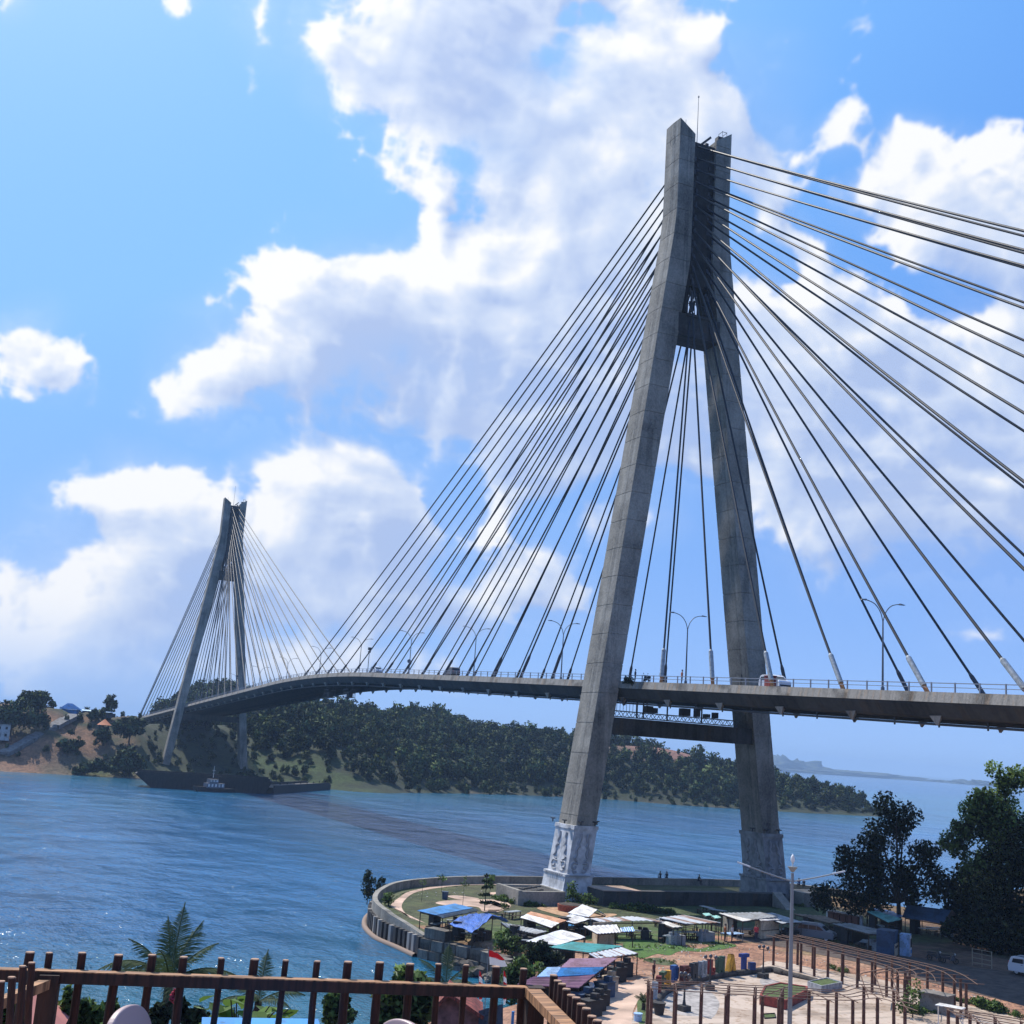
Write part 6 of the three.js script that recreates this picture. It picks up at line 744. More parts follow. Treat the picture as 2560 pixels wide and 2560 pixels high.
{ const g = (p) => V(p.x, G + 0.03, p.z), s5 = (p) => V(p.x, 5.0, p.z);
  person('person in a dark red shirt standing by the near end of the letter row', g(q1(178, 530, G)), 0.6, 'stand', Cc([0.10, 0.03, 0.025], [0.04, 0.03, 0.03]));
  person('left of two people in dark clothes sitting on the back sea wall', s5(z1(1203, 279, 5)), 3.1, 'sit', Cc([0.03, 0.03, 0.035], [0.02, 0.02, 0.02])); person('right of two people in dark clothes sitting on the back sea wall', s5(z1(1250, 280, 5)), 2.9, 'sit', Cc([0.025, 0.025, 0.03], [0.02, 0.02, 0.025]));
  person('person in blue sitting on the sea wall right of the right leg', s5(z5(1168, 1462, 5)), 2.8, 'sit', Cc([0.02, 0.04, 0.16], [0.03, 0.03, 0.05])); person('person in dark clothes sitting low beside the one in blue', s5(z5(1235, 1472, 5)), 2.8, 'sit', Cc([0.05, 0.05, 0.06], [0.03, 0.03, 0.03]));
  person('person in black sitting on the pile cap left of the right leg', V(-5.5, 5.7, -8.2), 0.3, 'sit', Cc([0.015, 0.015, 0.02], [0.015, 0.015, 0.02]));
  person('person in a red shirt standing at the foot of the cream kiosk', g(z6(410, 425, G)), -0.5, 'stand', Cc([0.5, 0.05, 0.06], [0.05, 0.05, 0.08])); person('person in a white shirt at the blue-topped table', g(z6(185, 430, G)), 0.5, 'stand', Cc([0.5, 0.5, 0.5], [0.03, 0.03, 0.05])); person('person in orange beside the blue-topped table', g(z6(120, 425, G)), 1.2, 'stand', Cc([0.42, 0.14, 0.05], [0.06, 0.05, 0.05]));
  person('person in dark green standing at the counter under the purple roof', g(z1(862, 1070, G)), 0.4, 'stand', Cc([0.03, 0.07, 0.06], [0.02, 0.02, 0.025]));
}

// ───────────── on and under the bridge ─────────────
{
  const r0 = (x) => deckY(x), lamp = thing('bridge_lamp', 'double-armed lamp on the bridge deck framed between the near pylon legs', 'street lamp', [2, r0(2), 0], 0, 'double-armed lamps along the bridge deck');
  const p = new MB(); p.cyl(V(0, 0, 0), V(0, 8.2, 0), 0.13, 0.075, 8); p.build('pole', M.steel, lamp); for (const s of [1, -1]) { const a = new MB(); a.tube([V(0, 8.0, 0), V(0, 9.0, s * 0.35), V(0, 9.8, s * 1.1), V(0, 10.1, s * 2.0), V(0, 10.15, s * 2.5)], 0.055, 6, 16); a.build('arm', M.steel, lamp); const h = new MB(); h.hull([V(-0.16, 10.08, s * 2.3), V(0.16, 10.08, s * 2.3), V(0.14, 10.1, s * 3.05), V(-0.14, 10.1, s * 3.05)], [V(-0.1, 10.26, s * 2.35), V(0.1, 10.26, s * 2.35), V(0.08, 10.18, s * 3.0), V(-0.08, 10.18, s * 3.0)]); h.build('lamp_head', M.steel, lamp); } const bs = new MB(); bs.cyl(V(0, 0, 0), V(0, 0.9, 0), 0.22, 0.2, 8); bs.build('lamp_base', M.steel, lamp);
  const ord = ['first', 'second', 'third', 'fourth', 'fifth', 'sixth', 'seventh', 'eighth', 'ninth', 'tenth', 'eleventh'];
  copyOf(lamp, V(41, r0(41), 0), 0, 'double-armed lamp on the bridge deck right of the near pylon');
  for (let k = 1; k <= 11; k++) { const x = 2 - 38.3 * k; copyOf(lamp, V(x, r0(x), 0), 0, 'double-armed lamp on the bridge deck, ' + ord[k - 1] + ' to the left of the near pylon'); }
  const cp = (x, z, label) => { const t = thing('camera_pole', label, 'pole', [x, r0(x), z]); const b = new MB(); b.cyl(V(0, 0, 0), V(0, 5.2, 0), 0.09, 0.07, 7); b.build('pole', M.steel, t); const c = new MB(); c.box(0, 5.3, 0, 0.7, 0.6, 0.6); c.box(0, 4.6, 0, 0.5, 0.35, 0.5); c.build('camera_box', M.darkSteel, t); };
  cp(-112, 10.0, 'short camera pole on the bridge deck near mid span'); cp(-255, 10, 'short camera pole on the far half of the bridge deck');
  { const t = thing('round_sign', 'small round traffic sign on a post at the bridge railing', 'sign', [-86, r0(-86), 9.6]); const b = new MB(); b.cyl(V(0, 0, 0), V(0, 2.6, 0), 0.05, 0.05, 6); b.build('post', M.steel, t); const c = new MB(); c.add(new THREE.CylinderGeometry(0.4, 0.4, 0.04, 18).rotateZ(PI / 2).translate(0, 2.6, 0)); c.build('sign_plate', M.steel, t); }
  { const x = -72; car('brown people carrier on the bridge left of the near pylon', V(x, r0(x) + 0.02, 5.5), 3.1, mat('brown_paint', [0.10, 0.08, 0.075], 0.4), 'vehicles on the bridge'); }
  { const x = 26, c = car('white car driving on the bridge in front of the right pylon leg', V(x, r0(x) + 0.02, 3), -0.04, whitePaint, 'vehicles on the bridge'); const x2 = -118; copyOf(c, V(x2, r0(x2), 6), 0, 'small car on the bridge near mid span left of the truck'); }
  { const x = 8.5; motorbike('dark motorbike on the bridge between the pylon legs', V(x, r0(x) + 0.02, 7.6), PI, [0.04, 0.04, 0.05]); person('rider in a pale jacket sitting on the motorbike on the bridge', V(x, r0(x) + 0.02, 7.6), PI, 'ride', Cc([0.16, 0.15, 0.14], [0.03, 0.03, 0.04])); const x3 = 5; motorbike('second dark motorbike on the bridge beside the rider', V(x3, r0(x3) + 0.02, 8), PI, [0.03, 0.03, 0.03]); person('person standing at the bridge railing beside the motorbikes', V(2.6, r0(2.6), 8.4), 1, 'stand', Cc([0.08, 0.08, 0.1], [0.03, 0.03, 0.03])); person('person in an orange vest at the railing left of the right leg', V(14.5, r0(14.5), 8.6), 1, 'stand', Cc([0.5, 0.14, 0.05], [0.04, 0.04, 0.05])); person('person walking on the bridge at the left edge of the left leg', V(-4.6, r0(-4.6), 9.2), 2, 'stand', Cc([0.05, 0.05, 0.06], [0.03, 0.03, 0.03])); }
  { const b = new MB(); b.box(33.5, r0(33.5) + 0.6, 9.2, 1.0, 1.1, 0.9); b.box(33.5, r0(33.5) + 1.2, 9.2, 1.1, 0.08, 1.0); one(b, 'barrier_box', col('red_box', [0.32, 0.06, 0.05], 0.7), 'red box at the bridge railing beside the right leg', 'box'); }
  { const b = new MB(), r = rng(3); const g = leafCloud([[0, 0, 0, 0.9, 0.6], [1.2, -0.2, 0, 0.8, 0.7]], 260, 0.16, 71); const m = new THREE.Mesh(g, M.leafDark); m.name = numbered('climbing_weed'); m.position.set(4.6, r0(4) + 0.1, 10.6); scene.add(m); tag(m, 'dark weed growing over the deck edge right of the left leg', 'plant'); }
  // inspection walkway under the deck at the near pylon
  { const w = wthing('inspection_walkway', 'dark steel truss walkway with boxes between deck and lower beam', 'walkway', V(0, 27.4, 0)), x = 1.7, y = 27.55; const c = new MB(); c.bar(V(x, y, 11.3), V(x, y, -9), 0.09); c.bar(V(x, y + 0.75, 11.3), V(x, y + 0.75, -9), 0.09); c.bar(V(x - 1.2, y, 11.3), V(x - 1.2, y, -9), 0.09); c.bar(V(x - 1.2, y + 0.75, 11.3), V(x - 1.2, y + 0.75, -9), 0.09); c.build('chord', M.darkSteel, w); let k = 0; for (let z = 11; z > -9; z -= 0.62, k++) { const b = new MB(); b.bar(V(x, y + (k % 2 ? 0.75 : 0), z), V(x, y + (k % 2 ? 0 : 0.75), z - 0.62), 0.06); b.bar(V(x - 1.2, y + (k % 2 ? 0.75 : 0), z), V(x - 1.2, y + (k % 2 ? 0 : 0.75), z - 0.62), 0.06); b.build('web_bar', M.darkSteel, w); }
    for (const [z, s, h] of [[5.2, 0.9, 0.9], [4.4, 0.8, 0.7], [-0.6, 1.3, 1.0], [-2.6, 0.5, 1.1], [-4.2, 0.6, 0.5], [-5.6, 0.5, 0.8]]) { const b = new MB(); b.box(x - 0.6, y + 0.85 + h / 2, z, 1.0, h, s); b.build('equipment_box', M.darkSteel, w); } for (const z of [7, 6, 2.2, -3.4]) { const b = new MB(); b.bar(V(x - 0.6, y, z), V(x - 0.6, y + 2.3, z), 0.16); b.build('hanger', M.darkSteel, w); } for (let z = 11; z > 7.4; z -= 0.5) { const b = new MB(); b.bar(V(x, y + 0.75, z), V(x, y + 1.9, z), 0.05); b.build('guard_bar', M.steel, w); } const t = new MB(); t.bar(V(x, y + 1.9, 11.3), V(x, y + 1.9, 7.3), 0.05); t.build('guard_rail', M.steel, w); }
  const cradle = (x, label, big) => { const t = thing('inspection_cradle', label, 'cradle', [x, r0(x) - 5.6, 7.5], 0, 'cradles hanging under the deck'); for (const y of [0, 1.0, 1.9]) { const b = new MB(); for (const z of [-0.9, 0.9]) b.bar(V(-2, y, z), V(2, y, z), 0.1); b.build('cradle_rail', M.darkSteel, t); } for (let k = 0; k < 5; k++) { const b = new MB(); for (const z of [-0.9, 0.9]) b.bar(V(-2 + k, 0, z), V(-2 + k, 1.9, z), 0.09); b.build('cradle_post', M.darkSteel, t); } const f = new MB(); f.box(0, 0, 0, 4, 0.12, 1.8); f.box(0.4, 0.7, 0, 1.8, 1.2, 1.0); f.build('floor_plate', M.darkSteel, t); const h = new MB(); for (const z of [-0.8, 0.8]) h.bar(V(0, 1.9, z), V(0, 3.4, z), 0.14); h.build('hanger', M.darkSteel, t); if (big) { const l = new MB(); l.bar(V(0.6, 0, 0.5), V(2.4, -2.6, 0.5), 0.1); l.bar(V(1.0, 0, 0.5), V(2.0, -1.8, 0.5), 0.1); l.build('ladder', M.darkSteel, t); } };
  cradle(-150, 'left of the two steel cradles hanging under the bridge deck', false); cradle(-133, 'right of the two steel cradles under the deck, with a loose ladder', true);
}

// ───────────── far shore ─────────────
{
  const F = (x, y) => hit(x * 1.325, y * 1.325, farH, 380);
  const steelDark = mat('black_hull', [0.022, 0.018, 0.018], 0.7, { map: sized(T.bark, 6) });
  const hull = (name, label, a, b, wid, h, rake) => { const A = at(a[0] * 1.325, a[1] * 1.325, WL), B = at(b[0] * 1.325, b[1] * 1.325, WL), d = B.clone().sub(A).normalize(), n = V(-d.z, 0, d.x); if (n.x > 0) n.negate(); const w = wthing(name, label, 'barge', A.clone().lerp(B, 0.5)), f = (t, o, y, e = 0) => A.clone().lerp(B, t).addScaledVector(n, o).addScaledVector(d, e).setY(WL + y), m = new MB(); m.hull([f(0, 0, -1, rake), f(1, 0, -1, -rake * 0.4), f(1, wid, -1, -rake * 0.4), f(0, wid, -1, rake)], [f(0, 0, h), f(1, 0, h), f(1, wid, h), f(0, wid, h)]); m.build('hull', steelDark, w); const e = new MB(); for (const o of [0.2, wid - 0.2]) e.bar(f(0.02, o, h + 0.35), f(0.98, o, h + 0.35), 0.3, 0.7); e.build('coaming', steelDark, w); for (let k = 1; k < 9; k++) { const q = new MB(), p = f(k / 9, 0.2, h + 0.9); q.cyl(p, p.clone().add(V(0, 0.5, 0)), 0.22, 0.22, 8); q.build('bollard', steelDark, w); } return w; };
  hull('barge', 'long black barge moored before the foot of the far pylon', [250, 1484], [512, 1499], 15, 4.3, 7); hull('barge', 'low dark pontoon barge right of the long black barge', [514, 1498], [624, 1490], 10, 2.0, 2);
  { const p = at(404 * 1.325, 1493 * 1.325, WL), t = thing('tugboat', 'small dark tugboat with a white wheelhouse beside the long barge', 'boat', p.clone().add(V(4, 0, 1)), -PI / 2 + 0.25); const h = new MB(); h.hull([V(-6, -0.6, 1.6), V(5, -0.6, 1.2), V(5, -0.6, -1.2), V(-6, -0.6, -1.6)], [V(-6.6, 1.2, 2), V(7.4, 1.7, 0.4), V(7.4, 1.7, -0.4), V(-6.6, 1.2, -2)]); h.build('hull', steelDark, t); const c = new MB(); c.box(0, 2.0, 0, 6.2, 1.5, 2.8); c.box(0.6, 3.4, 0, 3.2, 1.3, 2.2); c.build('wheelhouse', mat('dull_grey_paint', [0.13, 0.135, 0.15], 0.6), t); for (let k = 0; k < 5; k++) for (const z of [1.42, -1.42]) { const w = new MB(); w.box(-2.4 + k * 1.2, 2.1, z, 0.6, 0.9, 0.05); w.build('window', R.white, t); } for (let k = 0; k < 3; k++) for (const z of [1.12, -1.12]) { const w = new MB(); w.box(-0.4 + k * 1.0, 3.5, z, 0.6, 0.6, 0.05); w.build('window', R.white, t); } const m = new MB(); m.cyl(V(0.6, 4.6, 0), V(0.6, 8.2, 0), 0.1, 0.05, 6); m.bar(V(0.6, 6.8, -1.2), V(0.6, 6.8, 1.2), 0.08); m.bar(V(0.6, 5.8, -0.8), V(0.6, 5.8, 0.8), 0.08); m.build('mast', R.white, t); const f = new MB(); f.cyl(V(-1.8, 3.1, 0), V(-1.8, 5, 0), 0.4, 0.35, 10); f.build('funnel', steelDark, t); }
  const farTree = (label, px, py, blobs, o) => { const b = F(px, py); return plant('tree', label, 'tree', V(b.x, b.y - 0.3, b.z), fromPx(b, blobs), { n: 1500, leaf: 0.7, mat: M.leafForest, trunk: 0.35, limbs: 6, lumps: 10, ...o }); };
  farTree('feathery tall tree on the left edge of the far plateau', 62, 1362, [[78, 1310, 14, 0.7], [55, 1316, 16, 0.8], [88, 1318, 10, 0.6], [66, 1326, 18], [100, 1326, 9, 0.6], [40, 1326, 12]], { seed: 81, n: 1700, trunkH: 7 });
  farTree('dark rounded tree mass at the far left of the other shore', 20, 1385, [[10, 1340, 18], [34, 1336, 18], [20, 1356, 24], [50, 1352, 20], [72, 1352, 16], [-8, 1360, 20], [88, 1360, 12]], { seed: 82, n: 3000, trunkH: 5 });
  farTree('tall slim tree with rounded crown beside the blue roof', 208, 1358, [[210, 1317, 8], [204, 1325, 8], [215, 1328, 8], [205, 1340, 12], [198, 1346, 10]], { seed: 83, n: 900, trunkH: 9 });
  farTree('low dark tree left of the tall slim tree', 185, 1360, [[180, 1346, 10], [190, 1348, 9], [172, 1350, 7]], { seed: 84, n: 600, trunkH: 3 });
  farTree('broad umbrella-shaped tree on the slope left of the far pylon', 243, 1403, [[243, 1362, 17, 0.7], [226, 1366, 14, 0.7], [260, 1364, 15, 0.7], [240, 1376, 18, 0.7], [262, 1376, 12, 0.7], [222, 1378, 10, 0.7]], { seed: 85, n: 2000, trunkH: 8 });
  farTree('smaller dark tree left of the umbrella-shaped tree', 195, 1408, [[195, 1378, 11], [186, 1384, 9], [202, 1386, 9], [194, 1392, 8]], { seed: 86, n: 800, trunkH: 5 });
  farTree('dark rounded tree on the shore below the umbrella-shaped tree', 243, 1468, [[243, 1425, 20], [228, 1436, 16], [260, 1436, 16], [244, 1445, 20], [268, 1446, 10]], { seed: 87, n: 2400, trunkH: 6 });
  farTree('bush of mixed green in the middle of the eroded slope', 128, 1420, [[120, 1402, 12, 0.7], [138, 1404, 12, 0.7], [150, 1400, 9, 0.7], [130, 1412, 12, 0.6]], { seed: 88, n: 1200, trunkH: 1 });
  farTree('dark shrubs at the foot of the eroded slope by the water', 160, 1462, [[145, 1452, 8, 0.7], [160, 1448, 10, 0.8], [178, 1446, 11, 0.8], [196, 1448, 10, 0.8], [212, 1450, 9, 0.7], [185, 1440, 10]], { seed: 89, n: 1600, trunkH: 1 });
  // shelter, sheds and house on the far shore
  { const b = F(195, 1382), t = thing('garden_shelter', 'small open shelter with an orange roof on the eroded slope', 'shelter', V(b.x, b.y - 0.2, b.z)); for (const x of [-1.6, 1.6]) for (const z of [-1.6, 1.6]) { const p = new MB(); p.box(x, 1.6, z, 0.4, 3.2, 0.4); p.build('post', M.darkConcrete, t); } const r = new MB(); r.add(new THREE.ConeGeometry(3.6, 2.4, 4).rotateY(PI / 4).translate(0, 4.3, 0)); r.build('roof', mat('orange_tiles', [0.40, 0.13, 0.05], 0.8), t); const f = new MB(); f.box(0, 0.1, 0, 4, 0.4, 4); f.build('floor', M.darkConcrete, t); }
  { const [a, b] = [[152, 1361], [211, 1363]].map(([x, y]) => { const p = atDist(x * 1.325, y * 1.325, 525); p.y = max(farH(p.x, p.z), p.y) + 0.2; return p; }), d = b.clone().sub(a), L = hypot(d.x, d.z), t = thing('market_shed', 'long shed with a pale blue roof on the far plateau', 'shed', V((a.x + b.x) / 2, (a.y + b.y) / 2, (a.z + b.z) / 2), Math.atan2(-d.z, d.x)); const w = new MB(); w.box(0, 0.9, 0, L * 0.98, 2.2, 5); w.build('wall', R.navy, t); const r = new MB(); r.hull([V(-L / 2, 2.0, 3.2), V(L / 2, 2.0, 3.2), V(L / 2, 2.0, -3.2), V(-L / 2, 2.0, -3.2)], [V(-L / 2, 2.55, -2.2), V(L / 2 - 1, 2.55, -2.2), V(L / 2 - 1, 2.55, -2.6), V(-L / 2, 2.55, -2.6)]); r.build('roof', mat('pale_blue_roof', [0.36, 0.52, 0.66], 0.5), t); const e = new MB(); e.hull([V(-L / 2 - 9, 2.2, 2), V(-L / 2, 2.2, 2), V(-L / 2, 2.2, -2), V(-L / 2 - 9, 2.2, -2)], [V(-L / 2 - 6, 4.6, 0), V(-L / 2 - 4, 4.6, 0), V(-L / 2 - 4, 4.6, -0.2), V(-L / 2 - 6, 4.6, -0.2)]); e.box(-L / 2 - 4.5, 1, 0, 7, 2.2, 3); e.build('blue_annex', R.blue, t); const k = new MB(); k.box(-L / 2 - 17, 1.2, 0, 12, 3, 4); k.box(-L / 2 - 17, 3, 0, 13, 0.3, 5.5); k.build('dark_annex', R.dark, t); for (let i = 0; i < 7; i++) { const o = new MB(); o.box(-L / 2 + 2 + i * L / 7, 0.9, 2.55, 1.6, 1.5, 0.1); o.build('opening', R.dark, t); } }
  { const b = F(3, 1392), t = thing('pale_house', 'pale house with dark window openings at the far left edge', 'house', V(b.x, b.y - 0.5, b.z)); const w = new MB(); w.box(0, 2.6, 0, 6, 6, 5); w.build('wall', col('grey_white_render', [0.42, 0.43, 0.44], 0.85), t); const r = new MB(); r.box(0, 5.75, 0, 6.8, 0.3, 5.8); r.cyl(V(1, 5.8, 1), V(1, 7, 1), 0.6, 0.6, 10); r.build('roof', M.darkConcrete, t); for (const [y, z] of [[4.2, 1.2], [4.2, -1.2], [1.6, 1.2], [1.6, -1.2]]) { const o = new MB(); o.box(3.02, y, z, 0.1, 1.0, 0.8); o.build('window', glassDark, t); } }
  { const t = wthing('stone_ramp', 'grey stone chute running down beside the eroded slope', 'ramp', F(70, 1380)), pts = [[140, 1352], [120, 1362], [100, 1373], [80, 1385], [55, 1398], [30, 1412], [5, 1424]].map(([x, y]) => F(x, y)); const b = new MB(); for (let i = 0; i < pts.length - 1; i++) b.bar(pts[i].clone().add(V(0, 0.3, 0)), pts[i + 1].clone().add(V(0, 0.3, 0)), 5, 1.6); b.build('chute', col('grey_rubble', [0.17, 0.17, 0.17], 0.95), t); }
}

// ───────────── the terrace with its log fence ─────────────
{
  const FY = 19.95, logM = mat('reddish_log', [0.052, 0.016, 0.010], 0.8, { map: sized(T.wood, 0.35), bumpMap: sized(T.wood, 0.25), bumpScale: 0.004 }), plankM = mat('sawn_plank', [0.036, 0.013, 0.008], 0.75, { map: sized(T.wood, 0.5), bumpMap: sized(T.wood, 0.35), bumpScale: 0.003 }), freshSunlitM = mat('fresh_and_sunlit_wood', [0.44, 0.235, 0.115], 0.75, { map: sized(T.wood, 0.5) }), cutM = mat('cut_wood', [0.36, 0.22, 0.14], 0.85);  // fresh wood of the return rails also paints the sunlit rail top
  const A = V(134.1, 20.98, 88.74), B = V(134.65, 20.98, 86.11), dir = B.clone().sub(A).normalize(), out = V(-dir.z, 0, dir.x); if (out.x > 0) out.negate();
  const f = wthing('log_fence', 'reddish brown log fence with sawn top rails round the terrace', 'fence', V(134.4, FY, 87.4)), r = rng(77);
  const terr = new MB(); terr.box(141, FY - 0.15, 88, 13.6, 0.3, 16); const tm = terr.build('terrace_floor', M.pathTan); tag(tm, null, null, null, 'structure'); const ed = new MB(); ed.box(134.6, FY - 1.4, 88, 0.4, 2.2, 15.6); tag(ed.build('terrace_wall', M.darkConcrete), 'low concrete retaining wall carrying the terrace', 'wall');
  const line = (px, py, o = 0) => { const d = ray(px * 1.325, py * 1.325), q = A.clone().addScaledVector(out, o), t = q.sub(CAM).dot(out) / d.dot(out); return CAM.clone().addScaledVector(d, t); };
  const rail = (a, b, h, w) => { const m = new MB(), n = 12; for (let i = 0; i < n; i++) { const p = a.clone().lerp(b, i / n), q = a.clone().lerp(b, (i + 1) / n); m.bar(p.add(V(0, -h / 2, 0)), q.add(V(0, -h / 2, 0)), w, h); } m.build('rail', plankM, f); };
  const A2 = line(-60, 1826), L0 = line(92, 1838), R0_ = line(1002, 1863);
  { const m = new MB(); m.bar(A2.clone().add(V(0, -0.031, 0)), R0_.clone().add(V(0, -0.031, 0)), 0.062, 0.058); m.build('rail', plankM, f); const c = new MB(); c.bar(A2.clone().add(V(0, 0.001, 0)), R0_.clone().add(V(0, 0.001, 0)), 0.064, 0.006); c.build('sunlit_rail_top', freshSunlitM, f); }  // thin pale strip paints the sunlit top of the darkened rail
  { const m = new MB(); m.bar(line(-60, 2100, 0.02).setY(FY + 0.12), line(1002, 2100, 0.02).setY(FY + 0.12), 0.1, 0.12); m.build('rail', plankM, f); }
  const log = (p, top, rad, lx, lz) => { const m = new MB(), n = 5, pts = []; for (let i = 0; i <= n; i++) { const t = i / n; pts.push(V(p.x - lx * (1 - t) + (r() - 0.5) * 0.008, lerp(FY, top, t), p.z - lz * (1 - t) + (r() - 0.5) * 0.008)); } for (let i = 0; i < n; i++) m.cyl(pts[i], pts[i + 1], rad * (0.96 + 0.1 * r()), rad * (0.96 + 0.1 * r()), 9); const o = m.build('post', logM, f); const c = new MB(); c.cyl(V(p.x, top, p.z), V(p.x, top + 0.006, p.z), rad * 0.98, rad * 0.94, 9); c.build('cut_end', cutM, o); };
  const posts = [[57, 1798, 1], [93, 1799, 0], [155, 1799, 0], [224, 1803, 1.4], [287, 1803, 0.2], [347, 1807, 0.1], [417, 1809, 0.2], [481, 1811, 0.9], [539, 1813, 0.5], [599, 1815, 0.3], [657, 1816, 0.5], [717, 1817, 0.3], [774, 1820, 0.1], [827, 1820, -0.1], [880, 1822, 0.4], [936, 1825, 0.1], [988, 1829, 0.1]];
  for (const [x, y, lean] of posts) { const p = line(x, y, 0.075); log(p, p.y, [0.022, 0.019, 0.025, 0.018, 0.023][floor(r() * 5)], dir.x * 0.035 * lean, dir.z * 0.035 * lean); }
  const post = (p, w, y1) => { const m = new MB(); m.box(p.x, (FY + y1) / 2, p.z, w, y1 - FY, w, Math.atan2(-dir.z, dir.x)); m.build('corner_post', plankM, f); };
  post(line(96, 1838, -0.01), 0.1, 20.985); post(line(1010, 1863, -0.01), 0.1, 20.985);
  // returns of the fence toward the viewer, left and right
  const RB = at(1070 * 1.325, 1932 * 1.325, 20.96), LB = at(-10, 2490, 20.96); RB.add(RB.clone().sub(R0_).multiplyScalar(0.8)); LB.add(LB.clone().sub(L0).multiplyScalar(0.8));
  { const m = new MB(); m.bar(R0_.clone().add(V(0.0, -0.02, -0.0)), RB.clone().add(V(0, -0.02, 0)), 0.085, 0.05); m.build('rail', freshSunlitM, f); const m2 = new MB(); m2.bar(L0.clone().add(V(0.03, -0.04, 0.0)), LB.clone().add(V(0, -0.04, 0)), 0.05, 0.05); m2.build('rail', freshSunlitM, f); }
  const rp0 = at(1384, 2441, 21.04), rp1 = at(1466, 2530, 21.04), lp0 = at(79, 2411, 21.1), lp1 = at(3, 2457, 21.1);
  for (let k = 0; k < 11; k++) log(rp0.clone().lerp(rp1, k / 7), 21.04 + (r() - 0.5) * 0.03, 0.024, 0, 0);
  for (let k = 0; k < 7; k++) log(lp0.clone().lerp(lp1, k / 3), 21.1 + (r() - 0.5) * 0.04, 0.018, 0.03, 0.1);
  // plastic chairs and a blue-covered table
  const plastic = mat('pinkish_plastic', [0.40, 0.29, 0.28], 0.45);
  function chair(label, pos, ry) {
    const t = thing('plastic_chair', label, 'chair', pos, ry, 'plastic chairs on the terrace'); const s = new MB(); s.sheet(V(-0.22, 0.44, -0.22), V(0.22, 0.44, -0.24), V(0.22, 0.44, 0.24), V(-0.22, 0.44, 0.22), 8, 8, 0.02, (u, v) => -0.02 * sin(u * PI) * sin(v * PI)); s.build('seat', plastic, t);
    const g = new THREE.ExtrudeGeometry((() => { const q = new THREE.Shape(); q.moveTo(-0.2, 0); q.lineTo(-0.235, 0.25); q.bezierCurveTo(-0.23, 0.42, -0.12, 0.47, 0, 0.47); q.bezierCurveTo(0.12, 0.47, 0.23, 0.42, 0.235, 0.25); q.lineTo(0.2, 0); return q; })(), { depth: 0.018, bevelEnabled: true, bevelSize: 0.012, bevelThickness: 0.012, bevelSegments: 3, curveSegments: 14 }); g.rotateY(PI / 2); g.rotateZ(0.2); g.translate(-0.21, 0.45, 0); const b = new MB(); b.add(g); b.build('backrest', plastic, t);
    for (const x of [-0.2, 0.2]) for (const z of [-0.2, 0.2]) { const l = new MB(); l.cyl(V(x * 1.15, 0, z * 1.15), V(x, 0.44, z), 0.018, 0.024, 8); l.build('leg', plastic, t); } for (const z of [-0.25, 0.25]) { const a = new MB(); a.tube([V(0.2, 0.44, z), V(0.2, 0.64, z), V(0, 0.67, z), V(-0.24, 0.66, z)], 0.018, 7, 14); a.build('armrest', plastic, t); } return t;
  }
  const c1 = at(335, 2524, 20.86), c2 = at(1000, 2560, 20.86), ch = chair('pinkish grey plastic chair at the fence left of the blue table', V(c1.x + 0.25 * cos(0.95), FY, c1.z - 0.25 * sin(0.95)), 0.95); copyOf(ch, V(c2.x + 0.25 * cos(-1.25), FY, c2.z - 0.25 * sin(-1.25)), -1.25, 'pinkish grey plastic chair turned askew right of the blue table');
  const tp = at(620, 2556, 20.7), tb = thing('terrace_table', 'table with a bright blue cover at the terrace fence', 'table', V(tp.x + 0.38, FY, tp.z), Math.atan2(-dir.z, dir.x) + 0.02); const tt = new MB(); tt.box(0, 0.74, 0, 0.6, 0.03, 0.75); tt.build('table_top', R.wood, tb); const cv = new MB(); cv.box(0, 0.763, 0, 0.66, 0.012, 0.8); cv.box(0.0, 0.7, 0.4, 0.66, 0.13, 0.008).box(0, 0.7, -0.4, 0.66, 0.13, 0.008); cv.build('table_cover', col('blue_cover', [0.03, 0.27, 0.70], 0.45), tb); for (const x of [-0.26, 0.26]) for (const z of [-0.33, 0.33]) { const l = new MB(); l.box(x, 0.36, z, 0.05, 0.72, 0.05); l.build('leg', R.wood, tb); }
}

